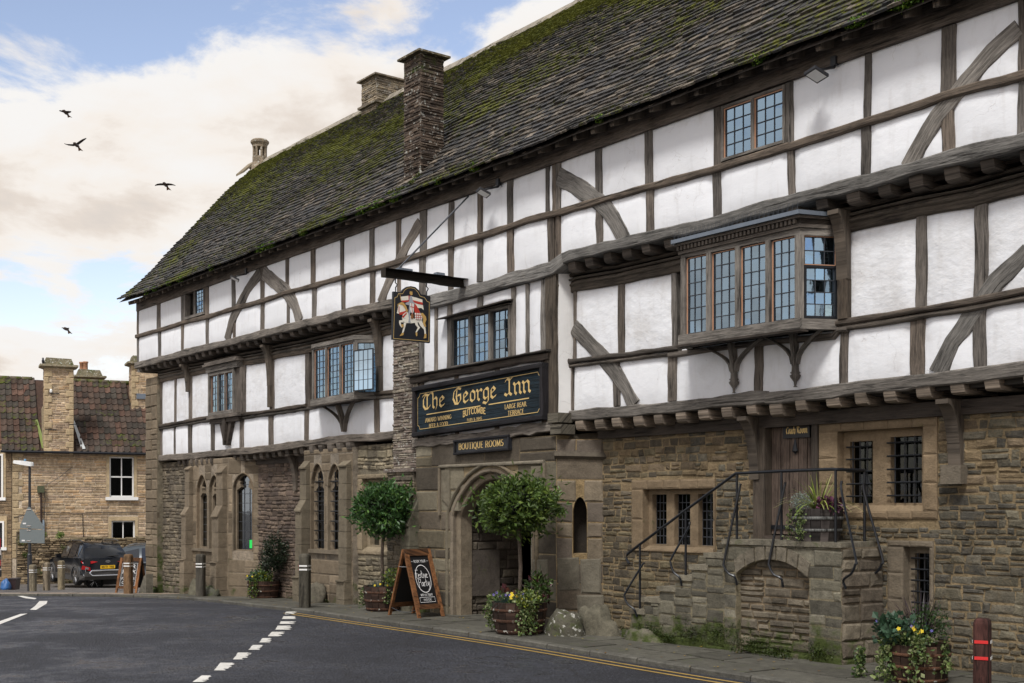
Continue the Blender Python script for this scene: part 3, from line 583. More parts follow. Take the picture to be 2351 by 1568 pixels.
 'rbows': [[(18.676, 1.013), (18.656, 0.974), (18.476, 0.633), (18.456, 0.553), (18.519, 0.459), (18.605, 0.396), (18.627, 0.3)],
           [(19.515, 1.566), (19.502, 1.473), (19.331, 1.112), (19.323, 1.037), (19.371, 0.926), (19.45, 0.854), (19.455, 0.752)],
           [(20.375, 2.038), (20.359, 1.913), (20.239, 1.142), (20.239, 1.034), (20.311, 0.947), (20.382, 0.906), (20.389, 0.808)],
           [(21.071, 2.044), (21.056, 1.924), (20.949, 1.165), (20.956, 1.062), (21.012, 0.969), (21.1, 0.921), (21.104, 0.819)],
           [(21.871, 2.047), (21.895, 1.9), (22.16, 1.204), (22.166, 1.124), (22.112, 1.025), (21.984, 0.946), (21.99, 0.849)]],
 'rposts': [(18.578, 1.243, 0.428), (19.429, 1.715, 0.906), (20.299, 2.166, 1.353), (20.997, 2.175, 1.368), (21.777, 2.174, 1.396)],
 't_beam': [(-0.063, 5.307), (2.999, 5.298), (5.033, 5.297), (6.928, 5.288), (8.762, 5.296), (11.11, 5.274), (12.282, 5.236), (13.48, 5.08), (16.749, 5.14),
            (17.148, 5.289), (18.776, 5.259), (20.323, 5.234), (20.774, 5.28), (21.842, 5.272), (22.792, 5.28), (24.024, 5.273)],
 't_bot': [(-0.028, 5.429), (1.413, 5.434), (2.901, 5.442), (4.32, 5.434), (5.335, 5.409), (7.121, 5.41), (8.305, 5.415), (9.338, 5.396), (10.582, 5.402), (11.11, 5.393),
           (12.282, 5.373), (13.361, 5.315), (14.058, 5.293), (14.966, 5.308), (15.646, 5.337), (16.132, 5.331), (16.719, 5.344), (16.927, 5.415), (17.67, 5.401),
           (18.931, 5.388), (19.899, 5.366), (21.068, 5.378), (21.227, 5.389), (22.119, 5.402), (22.235, 5.393), (22.846, 5.401), (23.263, 5.421), (23.959, 5.404)],
 't_br': [([(7.098, 6.665), (6.534, 6.406), (6.089, 6.118), (5.717, 5.848), (5.421, 5.418)], 0.287),
          ([(7.221, 6.629), (7.761, 6.347), (8.27, 6.075), (8.623, 5.782), (8.844, 5.415)], 0.31),
          ([(13.181, 6.564), (12.791, 6.256), (12.369, 5.896), (12.087, 5.595), (11.888, 5.369)], 0.241),
          ([(16.854, 6.536), (17.199, 6.357), (17.644, 6.068), (17.92, 5.851), (18.071, 5.681), (18.205, 5.476), (18.249, 5.348)], 0.259),
          ([(23.977, 6.47), (23.691, 6.309), (23.397, 6.096), (23.057, 5.822), (22.702, 5.379)], 0.2)],
 't_ls': [(1.466, 0.17), (2.9, 0.138), (4.338, 0.145), (5.783, 0.117), (7.159, 0.169), (8.326, 0.114), (9.418, 0.172), (10.551, 0.135), (11.609, 0.173), (12.497, 0.102),
          (13.241, 0.193), (14.088, 0.143), (14.903, 0.148), (15.696, 0.165), (16.673, 0.151), (16.838, 0.119), (17.738, 0.137), (18.75, 0.154), (19.948, 0.144),
          (21.123, 0.109), (22.167, 0.132), (23.189, 0.154), (23.997, 0.077)],
 't_plate': [(-0.086, 6.873), (1.252, 6.839), (2.802, 6.831), (4.32, 6.778), (5.717, 6.807), (7.082, 6.804), (8.234, 6.803), (9.272, 6.791), (10.429, 6.809),
             (11.11, 6.799), (11.504, 6.817), (12.411, 6.775), (13.16, 6.755), (14.021, 6.717), (14.843, 6.719), (15.597, 6.735), (16.854, 6.76), (17.644, 6.767),
             (18.638, 6.749), (19.899, 6.735), (21.068, 6.724), (21.206, 6.737), (22.138, 6.737), (23.1, 6.729), (23.959, 6.736)],
 't_rail': [(-0.086, 6.11), (1.36, 6.09), (2.901, 6.097), (4.32, 6.056), (5.717, 6.061), (7.082, 6.037), (8.27, 6.059), (9.372, 6.031), (10.49, 6.028), (11.11, 6.019),
            (11.618, 6.013), (12.454, 5.996), (13.321, 6.011), (14.058, 6.028), (14.896, 6.019), (15.679, 6.02), (16.132, 6.035), (16.749, 6.024), (16.77, 6.01),
            (17.675, 6.011), (18.708, 5.991), (19.899, 5.963), (20.502, 5.973), (21.108, 5.973), (21.112, 5.972), (21.638, 5.973), (22.158, 5.985), (22.665, 5.992),
            (23.143, 6.013), (23.562, 6.005), (24.024, 5.98)],
 't_us': [(1.413, 0.214), (2.949, 0.216), (4.32, 0.182), (5.742, 0.167), (7.159, 0.169), (8.291, 0.128), (9.371, 0.173), (10.508, 0.135), (11.586, 0.164),
          (12.484, 0.145), (13.269, 0.209), (14.096, 0.158), (14.896, 0.134), (15.679, 0.145), (16.598, 0.103), (16.749, 0.09), (16.838, 0.119), (17.724, 0.143),
          (18.722, 0.152), (19.961, 0.124), (21.103, 0.109), (22.192, 0.093), (23.189, 0.178), (23.997, 0.077)],
 'w3': [(18.194, 18.492, 1.247, 1.995), (18.633, 18.938, 1.262, 2.0), (19.058, 19.366, 1.272, 2.005)],
 'w_open': (3.077, 4.229, 6.108, 6.771),
 'w_oriel': (4.285, 5.443, 3.889, 4.745),
 'w_oriel_out': (4.121, 5.804, 3.817, 5.096),
 'w_porch': (14.061, 15.64, 4.022, 4.811),
 'w_top': (20.042, 21.051, 6.04, 6.714),
 'wb': [(21.495, 21.893, 1.854, 2.561), (22.199, 22.61, 1.871, 2.581), (22.348, 22.587, 0.55, 1.237)],
 'wl': [[(-1.26, -3.23), (-1.01, -2.89), (0.08, -3.22), (-0.17, -3.55)], [(0.02, -3.0), (0.46, -2.98), (2.47, -3.21), (3.14, -3.44), (2.31, -3.41)],
        [(4.34, -3.69), (4.32, -3.52), (5.65, -3.93), (8.02, -4.81), (7.89, -4.88), (6.58, -4.42)],
        [(9.01, -5.35), (8.99, -5.23), (10.6, -6.06), (11.5, -6.51), (10.82, -6.34)]],
 'yel': [(10.06, -1.03, -0.15), (13.18, -0.98, -0.1), (16.94, -0.92, -0.1), (17.0, -1.08, -0.1), (19.91, -1.27, -0.1)]}
# ================================================================ ground, road, pavement
def sheet(name, mat, xs, ys, off, keep=None, col=(.1, .1, .1)):
    mb = MB(); nx, ny = len(xs), len(ys)
    vs = [(x, y, gz(x, y)+off) for y in ys for x in xs]
    fs = [(j*nx+i, j*nx+i+1, (j+1)*nx+i+1, (j+1)*nx+i) for j in range(ny-1) for i in range(nx-1)]
    mb.add(vs, fs, col); return mb.build(name, mat, kind='structure')
def lin(a, b, n): return [a+(b-a)*i/n for i in range(n+1)]
sheet('ground', M['park'], [-900, -400, -200, -120]+lin(-80, 40, 60)+[80, 200, 500], [-500, -200, -80]+lin(-40, 40, 40)+[80, 200, 500, 900], -.135)
KERB = T['kerb']                       # (x, y) of the kerb's road edge, from left to right
kx = [k[0] for k in KERB]; ky = [k[1] for k in KERB]
def cum(P):
    L = [0]
    for a, b in zip(P, P[1:]): L.append(L[-1]+math.hypot(b[0]-a[0], b[1]-a[1]))
    return L
def resample(P, st):
    L = cum(P); n = int(L[-1]/st); X = [p[0] for p in P]; Y = [p[1] for p in P]
    # smooth with Catmull-like interpolation via dense linear + box filter
    q = np.linspace(0, L[-1], n*4); x = np.interp(q, L, X); y = np.interp(q, L, Y); k = 21
    xp = np.pad(x, k//2, mode='edge'); yp = np.pad(y, k//2, mode='edge'); w = np.ones(k)/k
    x = np.convolve(xp, w, 'valid'); y = np.convolve(yp, w, 'valid')
    return [(float(a), float(b)) for a, b in zip(x[::4], y[::4])]
KR = resample(KERB, .45)
def nrm(P, i):
    a, b = P[max(i-1, 0)], P[min(i+1, len(P)-1)]; dx, dy = b[0]-a[0], b[1]-a[1]; L = math.hypot(dx, dy); return (-dy/L, dx/L)   # towards the buildings
def off(P, d): return [(p[0]+nrm(P, i)[0]*d, p[1]+nrm(P, i)[1]*d) for i, p in enumerate(P)]
def strip(mb, A, B, zo, col=(.5, .5, .5), za=None):
    n = len(A); vs = [(x, y, gz(x, y)+zo) for x, y in A]+[(x, y, gz(x, y)+zo) for x, y in B]
    mb.add(vs, [(i, i+1, n+i+1, n+i) for i in range(n-1)], col)
# road surface: everything on the camera's side of the kerb, a sheet with the kerb as its edge
mb = MB(); rows = [KR]+[off(KR, -d) for d in (.6, 1.5, 3)]
last = [(min(x, 60)+ (x-10)*.5, -26) for x, y in KR]
base3 = rows[-1]; tgt = [(-14+i*(60/(len(KR)-1)), -30) for i in range(len(KR))]
rows = rows[:3]
for f in (.1, .2, .35, .5, .7, 1): rows.append([(a[0]*(1-f)+b[0]*f, a[1]*(1-f)+b[1]*f) for a, b in zip(off(KR, -1.5), tgt)])
rev = rows
for a, b in zip(rev, rev[1:]): strip(mb, b, a, -.06)
# far side of the bend, out to the left
mb2 = MB(); 
road = mb.build('road', M['road'], kind='structure')
# pavement body + kerb stones + flags
PAVE = MB()
back = []
for i, (x, y) in enumerate(KR):
    n = nrm(KR, i); w = 2.4 if x > 1 else 1.55
    back.append((x+n[0]*w, y+n[1]*w))
strip(PAVE, off(KR, .12), back, -.018, (.06, .058, .048))
pav = PAVE.build('pavement', M['pave'], kind='structure')
for i in range(0, len(KR)-2, 2):
    q = KR[i:i+3]; o_ = [(p[0]+nrm(KR, i+k)[0]*.14, p[1]+nrm(KR, i+k)[1]*.14) for k, p in enumerate(q)]
    m = MB(); c = rr(.85, 1.15); e = .006
    t0, t1 = .985, .985
    def lerp(a, b, t): return (a[0]+(b[0]-a[0])*t, a[1]+(b[1]-a[1])*t)
    q = [lerp(q[1], q[0], .98), q[1], lerp(q[1], q[2], .98)]; o_ = [lerp(o_[1], o_[0], .98), o_[1], lerp(o_[1], o_[2], .98)]
    zt = rr(-.004, .006); vs = []
    for p, w in zip(q, o_):
        d = ((w[0]-p[0])*.12, (w[1]-p[1])*.12)
        vs += [(p[0], p[1], gz(*p)-.16), (p[0], p[1], gz(*p)-.015+zt), (p[0]+d[0], p[1]+d[1], gz(*p)+zt), (w[0], w[1], gz(*w)+zt), (w[0], w[1], gz(*w)-.16)]
    m.add(vs, [(0, 5, 6, 1), (1, 6, 7, 2), (2, 7, 8, 3), (3, 8, 9, 4), (5, 10, 11, 6), (6, 11, 12, 7), (7, 12, 13, 8), (8, 13, 14, 9), (0, 1, 2, 3, 4), (14, 13, 12, 11, 10)], (.085*c, .082*c, .070*c))
    m.build('kerb_stone', M['pave'], pav)
L = cum(KR); kxx = [p[0] for p in KR]; kyy = [p[1] for p in KR]
def kp(s, d):
    i = min(range(len(L)), key=lambda k: abs(L[k]-s)); n = nrm(KR, i); return (float(np.interp(s, L, kxx))+n[0]*d, float(np.interp(s, L, kyy))+n[1]*d)
for r_ in range(4):
    s = rr(0, .5)+5; d0, d1 = [(.15, .72), (.73, 1.25), (1.26, 1.8), (1.81, 2.38)][r_]
    while s < L[-1]-8:
        ln = rr(.55, 1.15); c = rr(.8, 1.2); g = .012; z = rr(-.006, .006)
        if not (kp(s, d1)[0] < 1.0 and r_ > 2):
            q = [kp(s+g, d0+g), kp(s+ln-g, d0+g), kp(s+ln-g, d1-g), kp(s+g, d1-g)]
            m = MB(); m.add([(x+rr(-.008, .008), y+rr(-.008, .008), gz(x, y)-.004+z+rr(-.003, .003)) for x, y in q]+[(x, y, gz(x, y)-.05) for x, y in q], [(0, 1, 2, 3), (0, 4, 5, 1), (1, 5, 6, 2), (2, 6, 7, 3), (3, 7, 4, 0)],
                             tuple(v*c for v in ((.078, .075, .062) if q[0][0] > 2.5 else (.26, .21, .165))), (max(0, rr(-.1, .06)), 0, 0))
            pool('pav', pav, 'paving_slab', 'small_paving', M['pave'], m, (q[0][0], q[0][1], 0), ln*.5)
        s += ln
# car park behind the corner
mb = MB(); n0 = [i for i, p in enumerate(KR) if p[0] < 3.2][-1]; PK0 = off(KR[:n0+1], 1.5); prev = PK0
for f in (1, 2, 3.5, 5, 7, 9, 12, 16, 22, 30, 45):
    cur = [(p[0]-.7955*f, p[1]+.606*f) for p in PK0]; strip(mb, prev, cur, -.03); prev = cur
mb.build('car_park', M['park'], kind='structure')
# markings
def lines(name, P, ds, w, col):
    m = MB()
    for d in ds: strip(m, off(P, -d-w), off(P, -d), -.055, col)
    return m.build(name, M['rmark'], kind='structure')
yk = [p for p in KR if p[0] > 11.4]
lines('yellow_lines', yk, (.14, .30), .055, (.30, .20, .06))
def quads(name, Q, col, rag=True):
    m = MB()
    for q in Q:
        if len(q) == 4 and rag:
            n = 14; a, b, c, d = q
            for i in range(n):
                t0, t1 = i/n, (i+1)/n; wear = rr(0, .22) if RNG.random() < .75 else rr(.2, .5); ws = rr(0, .06)
                le = lambda p, r, t: (p[0]+(r[0]-p[0])*t, p[1]+(r[1]-p[1])*t)
                A0, A1, B0, B1 = le(a, d, t0), le(a, d, t1), le(b, c, t0), le(b, c, t1)
                pts = [le(A0, B0, ws), le(A0, B0, 1-wear), le(A1, B1, 1-wear*rr(.6, 1)), le(A1, B1, ws)]
                m.add([(x, y, gz(x, y)-.055) for x, y in pts], [(0, 1, 2, 3)], col)
        else: m.add([(x, y, gz(x, y)-.055) for x, y in q], [tuple(range(len(q)))], col)
    return m.build(name, M['rmark'], kind='structure')
quads('centre_line', T['dash'], (.52, .51, .48)); quads('junction_line', T['wl'], (.55, .54, .51), False)

# ================================================================ the inn
INN = thing('timber_framed_inn', 'long half-timbered stone inn with mossy stone-tiled roof and jettied upper floors', 'building', (0, 0, 0))
v1, vg = -.25, -.5
# ---- roof
PROF = [(0, .34, 6.93), (.5, -.04, 7.27), (1.1, -.47, 7.72), (1.8, -.9, 8.25), (3.16, -1.8, 9.27), (4.55, -2.73, 10.33), (5.9, -3.62, 11.22)]
PL_ = [(0, .34, 6.93)]; 
for a, b in zip(PROF, PROF[1:]): PL_.append((PL_[-1][0]+math.hypot(b[1]-a[1], b[2]-a[2]), b[1], b[2]))
RL = PL_[-1][0]
def roofp(u, s):
    s = max(-.1, s); v = float(np.interp(s, [p[0] for p in PL_], [p[1] for p in PL_])); z = float(np.interp(s, [p[0] for p in PL_], [p[2] for p in PL_]))
    if s < 0: v += -s*.75; z += s*.65
    sag = .05*math.sin(u*.55+1)*math.sin(s/RL*3.1)+.03*noise.noise((u*.7, s*.6, 3))-.035*math.sin(max(0, min(1, (u)/24))*math.pi)*s/RL
    return v, z+sag+(.07*math.exp(-u/1.2)*math.exp(-s) if u > -1 else .07)
def roof_h(v):   # slope height at v
    s = float(np.interp(-v, [-p[1] for p in PL_], [p[0] for p in PL_])); return s
mb = MB(); us = lin(-.42, 27.2, 46); ss = lin(0, RL, 14)
vs = []
for s in ss:
    for u in us: v, z = roofp(u, s); vs.append((u, -v, z-.035))
n = len(us); mb.add(vs, [(j*n+i, j*n+i+1, (j+1)*n+i+1, (j+1)*n+i) for j in range(len(ss)-1) for i in range(n-1)], (.05, .042, .036))
rv, rz_ = roofp(5, RL); rz = 11.18
rp = [(-.42, 3.62, 11.15), (27.2, 3.62, 11.15), (27.2, 8.1, 6.9), (-.42, 8.1, 6.9)]; mb.add(rp, [(0, 1, 2, 3)], (.06, .055, .045))
ROOF = mb.build('roof', M['dwood'], INN)
CH1 = (12.5, 13.03, -.10, -.58)    # brown stack u0,u1,v0,v1
CH2 = (5.65, 6.33, -3.25, -4.1)
def tile(u0, u1, s0, s1, lift, th, col, moss):
    a, b = roofp((u0+u1)/2, s0), roofp((u0+u1)/2, s1)
    dv, dz = b[0]-a[0], b[1]-a[1]; L = math.hypot(dv, dz); nv, nz = -dz/L*-1, dv/L*-1    # outward normal (v+, z+)
    nv, nz = abs(dz)/L, abs(dv)/L
    def P(u, s, h): v, z = roofp(u, s); return (u, -(v+nv*h), z+nz*h)
    j = lambda k: rr(-k, k); k = (u1-u0); mid = (u0+u1)/2+j(.03)
    lo = [(u0, s0+j(.012)+.008), (u0+k*.12, s0-.004+j(.006)), (mid, s0+j(.008)), (u1-k*.1, s0-.003+j(.006)), (u1, s0+j(.012)+.01)]
    h0 = lift; vs = [P(x, s, h0+th) for x, s in lo]+[P(x, s, h0) for x, s in lo]+[P(u0, s1, .004+th*.7), P(u1, s1, .004+th*.7)]
    m = MB(); m.add(vs, [(0, 1, 11-0, 10) if 0 else (0, 1, 2, 3, 4, 11, 10), (5, 6, 1, 0), (6, 7, 2, 1), (7, 8, 3, 2), (8, 9, 4, 3), (0, 10, 5), (4, 9, 11)], col, (moss, 0, 0)); return m
TC = [(.040, .037, .034), (.055, .048, .040), (.030, .030, .032), (.085, .070, .054), (.045, .043, .042), (.15, .125, .095)]
s = 0; row = 0; LIFT = .05
while s < RL-.05:
    ex = .150-.062*(s/RL); u = -.46+rr(-.03, .03); fr_ = s/RL
    while u < 26.9:
        w = rr(.10, .24)*(1.1-.25*fr_); um = u+w/2; v, z = roofp(um, s)
        inch = (CH1[0]-.02 < um < CH1[1]+.02 and CH1[3] < v < CH1[2]+.02) or (CH2[0] < um < CH2[1] and v < CH2[2])
        if not inch:
            mo = -.01+.24*max(0, fr_-.25)**.8+(.03 if um > 13 else -.01)+.16*noise.noise((um*.45, s*.7, 4))+rr(-.05, .05)
            if s < .3: mo += .04
            if um > 12 and fr_ < .75: mo -= .06
            c = RNG.choice(TC if um > 7 else TC[:5]); g = rr(.6, 1.3)
            th = rr(.022, .036)
            m = tile(u+.004, u+w-.004, s+rr(-.006, .006), min(s+ex*2.1, RL), rr(.042, .058), th, tuple(q*g for q in c), mo)
            pool('inn', ROOF, 'roof_tile', 'small_roof_tiles', M['tile'], m, (um, -v, z), w*ex)
        u += w
    s += ex; row += 1
# ridge capping
u = -.42
while u < 26.9:
    l = rr(.42, .5); v, z = roofp(u, RL); m = MB(); g = rr(.85, 1.15); e = u+l-.012
    z += .02+rr(-.006, .006)
    sec = [(.20, -.16), (.215, -.13), (.03, .075), (-.03, .075), (-.215, -.13), (-.2, -.16)]
    vs = [(x, -v+dy*-1, z+dz) for x in (u, e) for dy, dz in sec]
    m.add(vs, [(i, i+1, i+7, i+6) for i in range(5)]+[(0, 6, 11, 5), tuple(range(6)), tuple(range(11, 5, -1))], (.30*g, .27*g, .22*g), (rr(-.2, .02), 0, 0))
    pool('inn', ROOF, 'ridge_tile', 'small_ridge_tiles', M['stone'], m, (u, -v, z), .1)
    u += l
# moss cushions along the eaves
mb = MB()
for u, wd in ((1.5, .2), (2.0, .25), (2.9, .15), (3.6, .25), (5.3, .2), (7.8, .5), (8.2, .35), (9.6, .3), (11.1, .3), (11.8, .5), (12.3, .6), (12.9, .4), (14.2, .15), (15.2, .2), (18.1, .12), (20.9, .2), (22.3, .3), (22.9, .35), (23.4, .15)):
    v, z = roofp(u, .05)
    leaves(mb, (u, -v-.02, z+.02), (wd*.55, .06, .065), int(420*wd/.3), .026, [(.07, .15, .008), (.14, .22, .012), (.04, .09, .006)], .2, seed=int(u*10), elong=1.6)
for u, s_ in ((13.12, .32), (13.08, .5), (12.9, .22), (12.5, .25)):
    v, z = roofp(u, s_); leaves(mb, (u, -v, z+.04), (.14, .08, .07), 240, .035, [(.07, .10, .01), (.10, .12, .012), (.03, .05, .006)], .2, seed=int(u*7), elong=1.6)
mb.build('moss_cushions', M['leaf'], INN, kind='stuff')
# eaves: soffit boards, rafter feet, wall plate
mb = MB(); box(mb, MAIN, 0, 26.9, -.04, .045, 6.74, 7.02, (.115, .095, .078), grain='u'); mb.build('wall_plate', M['wood'], INN)
u = .1; k = 0
while u < 26.8:
    m = MB(); P = MAIN.P; w = .075; z = 6.93+rr(-.01, .01)
    vs = [P(u, -.1, z+.05), P(u+w, -.1, z+.05), P(u+w, .27, z-.07), P(u, .27, z-.07), P(u, -.1, z+.17), P(u+w, -.1, z+.17), P(u+w, .29, z+.015), P(u, .29, z+.015)]
    m.add(vs, [(3, 2, 1, 0), (4, 5, 6, 7), (0, 1, 5, 4), (1, 2, 6, 5), (2, 3, 7, 6), (3, 0, 4, 7)], (.12, .10, .08), [(y, x, 0) for x, y, zz in vs])
    m.build('rafter_foot', M['wood'], INN); u += .38+rr(-.03, .03)
# gable, back and end walls so that the building is closed
mb = MB()
box(mb, MAIN, .3, 26.8, -8, -1.3, -.7, 6.9, (.02, .018, .016))
mb.build('inner_wall', M['black'], INN)
mb = MB(); prism(mb, Fr((.16, 0), (0, 1)), [(.02, 5.2), (8, 5.2), (8, 6.95), (3.62, 11.0), (.02, 7.0)], -.25, 0, (.55, .53, .5)); prism(mb, Fr((.3, .5), (0, 1)), [(0, -.8), (7.5, -.8), (7.5, 5.2), (0, 5.2)], -.25, 0, (.25, .22, .17))
mb.build('gable_wall', M['plaster'], INN)
mb = MB(); prism(mb, Fr((26.8, 0), (0, 1)), [(.5, -.3), (8, -.3), (8, 6.95), (3.62, 11.0), (.02, 7.0), (.02, 5.2), (.5, 5.2)], -.25, 0, (.55, .53, .5)); mb.build('gable_wall', M['plaster'], INN)

# ---- timber frame of the three storeys
EX = 2.9      # the frame repeats out of the picture to the right
def ext(tab, u1=26.8): return tab+[(u1, tab[-1][1])]
TP, TR, TB, TBM = [ext(T[k]) for k in ('t_plate', 't_rail', 't_bot', 't_beam')]
FT, FRl, FB, FBM = [ext(T[k]) for k in ('f_top', 'f_rail', 'f_bot', 'f_beam')]
extra = [(24.9, .14), (25.8, .14), (26.7, .16)]
def panels(fr, v, top, bot, studs, skip=(), stain=0, white=.80, dtop=0, dbot=0):
    st = sorted(studs)
    for (a, wa), (b, wb) in zip(st, st[1:]):
        u0, u1 = a+wa/2-.012, b-wb/2+.012
        if u1-u0 < .06: continue
        um = (u0+u1)/2
        if any(s0 < um < s1 for s0, s1 in skip): continue
        nx = max(3, int((u1-u0)/.1)); nz = 6; m = MB(); vs = []; g = rr(.95, 1.03); tn = rr(-.02, .03); sd = rr(0, 99); tc_ = []
        for j in range(nz+1):
            for i in range(nx+1):
                x = u0+(u1-u0)*i/nx; z0, z1 = ip(bot, x)+dbot, ip(top, x)+dtop; e = 0 if (0 < i < nx and 0 < j < nz) else -.022
                fx, fz = i/nx, j/nz
                d = v+.008+e+.007*noise.noise((x*2.2, fz*2, sd))+.006*math.sin(fx*3.14)*math.sin(fz*3.14)
                vs.append(fr.P(x, d, z0-.012+(z1-z0+.024)*fz)); tc_.append((stain+tn, 0, 0))
        nn_ = nx+1
        m.add(vs, [(j*nn_+i, j*nn_+i+1, (j+1)*nn_+i+1, (j+1)*nn_+i) for j in range(nz) for i in range(nx)], ((white-.02)*g, white*g, (white+.032)*g), tc_)
        m.build('plaster_panel', M['plaster'], INN, smooth=True)
def rail(fr, tab, u0, u1, w, d0, d1, name, col=OAK, dz=0, wob=.008):
    wob = min(wob, .011)
    P = [(u0, ip(tab, u0)+dz)]+[(a, b+dz) for a, b in tab if u0 < a < u1]+[(u1, ip(tab, u1)+dz)]
    timber(fr, P, w, d0, d1, col, wob, .22, .016).build(name, M['wood'], INN)
def stud(fr, u, w, tabb, tabt, d1, col=OAK, db=0, dt=0, lean=.012):
    j = rr(-lean, lean)
    z0, z1 = ip(tabb, u)+db, ip(tabt, u)+dt
    timber(fr, [(u-j, z0), (u+rr(-.008, .008), (z0+z1)/2), (u+j, z1)], w, -.30+d1, d1, col, .007, .14, .012).build('stud', M['wood'], INN)
WO = T['w_open']; WT = T['w_top']
us_ = [(0, .10)]+[q for q in T['t_us'] if q[0] > .2]+extra; ls_ = [(0, .10)]+T['t_ls']+extra
for a, b in ((.05, WO[0]-.03), (WO[1]+.03, WT[0]-.03), (WT[1]+.03, 26.7)):   # lath behind the plaster
    mb = MB(); box(mb, MAIN, a, b, -.14, -.05, 5.3, 6.9, (.05, .045, .04)); mb.build('lath', M['dwood'], INN)
panels(MAIN, 0, TP, TR, us_, [(WO[0]-.05, WO[1]+.05), (WT[0]-.05, WT[1]+.05)], 0)
panels(MAIN, 0, TR, TB, ls_, [], -.02)
for u, w in us_: 
    if not (WT[0]+.1 < u < WT[1]-.1 or WO[0]+.1 < u < WO[1]-.1): stud(MAIN, u, w*.95, TR, TP, .016)
for u, w in ls_: stud(MAIN, u, w*.95, TB, TR, .016)
rail(MAIN, TR, -.06, 26.8, .095, -.05, .055, 'rail', (.085, .070, .056))
mb_b = [(a, (ip(TB, a)+ip(TBM, a))/2) for a in sorted(set([q[0] for q in TB+TBM] + [-.08])) if a < 26.8]
for a, b in ((-.08, 9.2), (9.2, 13.0), (17.0, 26.8)): rail(MAIN, mb_b, a, b, .155, -.2, .06, 'jetty_beam', OAKG, 0, .02)
rail(MAIN, mb_b, 13.0, 17.0, .20, -.2, .05, 'jetty_beam', OAKG, -.01, .02)
for i, (p, w) in enumerate(T['t_br']): timber(MAIN, p, w, -.03, .022, OAKG, .009, .12, .012).build('brace', M['wood'], INN)
# joist ends
def joists(v_in, v_out, tab, u0, u1, step, w, h, col, top=0, mat='wood'):
    u = u0
    while u < u1:
        ww = w*rr(.85, 1.1); hh = h*rr(.88, 1.08); zt = ip(tab, u+ww/2)+top; d0, d1 = v_in-.3, v_out-rr(.0, .03); m = MB(); P = MAIN.P; e = rr(-.01, .01)
        prof = [(d0, -hh), (d1-hh*.42, -hh), (d1-hh*.16, -hh*.86), (d1-.01, -hh*.60), (d1, -hh*.3), (d1, 0), (d0, 0)]; c = rr(.75, 1.25)
        i0, i1 = .012, ww-.012
        vs = [P(u, a, zt+b) for a, b in prof]+[P(u+ww, a, zt+b) for a, b in prof]
        n = len(prof); m.add(vs, [tuple(range(n)), tuple(range(2*n-1, n-1, -1))]+[(i, i+n, (i+1) % n+n, (i+1) % n) for i in range(n)], tuple(q*c for q in col), [(a, b+u, u) for a, b in prof]*2)
        m.build('joist_end', M[mat], INN); u += step*rr(.93, 1.07)
joists(v1, .02, TBM, .12, 13.0, .40, .15, .145, (.085, .072, .06), .012)
joists(v1, .02, TBM, 17.05, 26.7, .40, .16, .155, (.085, .072, .06), .012)
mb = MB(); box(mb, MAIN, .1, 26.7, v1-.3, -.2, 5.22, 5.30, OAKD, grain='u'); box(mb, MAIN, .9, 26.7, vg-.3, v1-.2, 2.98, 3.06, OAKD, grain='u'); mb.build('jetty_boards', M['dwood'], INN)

# ---- first floor
G1, G2, G3 = (8.70, 11.42), (18.98, 21.66), (T['w_oriel'][0]-.2, T['w_oriel'][1]+.35)
fus = [q for q in T['f_us'] if q[0] < 12.4]+[(12.30, .1)]; fls = [q for q in T['f_ls'] if q[0] < 12.4]+[(12.30, .1)]
fur = [q for q in T['f_us'] if q[0] > 16]+extra; flr = [q for q in T['f_ls'] if q[0] > 16]+extra
flr = [q for q in flr if abs(q[0]-21.569) > .01]
for a, b, t_ in ((.9, G3[0], 5.1), (G3[1], G1[0], 5.1), (G1[1], 12.35, 5.1), (16.85, G2[0], 5.1), (G2[1], 26.7, 5.1), (*G3, 3.7), (*G1, 3.7), (*G2, 3.7)):
    mb = MB(); box(mb, MAIN, a+.02, b-.02, v1-.14, v1-.05, 3.0, t_, (.05, .045, .04)); mb.build('lath', M['dwood'], INN)
for st, sk in ((fus, [G1, G3]), (fur, [G2])): panels(MAIN, v1, FT, FRl, st, sk, .13, .76)
for st in (fls, flr): panels(MAIN, v1, FRl, FB, st, [], .03, .78)
for L_ in (fus, fur):
    for u, w in L_: stud(MAIN, u, w, FRl, FT, v1+.016, OAK, .0, .02)
for L_ in (fls, flr):
    for u, w in L_: stud(MAIN, u, w, FB, FRl, v1+.016)
fbm = [(a, (ip(FB, a)+ip(FBM, a))/2) for a in sorted(set([q[0] for q in FB+FBM])) if a < 26.8]
for a, b, n in ((.86, 12.3, 0), (16.86, 26.8, 1)):
    tabtop = [(q[0], q[1]+.085) for q in FT]
    rail(MAIN, tabtop, a, b, .17, v1-.1, v1+.03, 'bressumer', (.095, .08, .064))
    rail(MAIN, tabtop, a, b, .045, v1-.02, v1+.055, 'moulding', (.085, .072, .058), .03, .003); rail(MAIN, tabtop, a, b, .03, v1-.02, v1+.075, 'moulding', (.085, .072, .058), .1, .003); rail(MAIN, tabtop, a, b, .05, v1-.1, v1+.06, 'moulding', (.06, .05, .04), .17, .003)
    rail(MAIN, fbm, a, b, .15, v1-.25, v1+.07, 'jetty_beam', OAKG, 0, .02)
for a, b in ((.88, G1[0]), (G1[1]-.05, 12.3), (16.84, G2[0]+.1), (G2[1]-.1, 26.8)):
    rail(MAIN, FRl, a, b, .07, v1-.05, v1+.075, 'rail', (.080, .067, .055), .035); rail(MAIN, FRl, a, b, .055, v1-.05, v1+.055, 'rail', (.09, .076, .062), -.035)
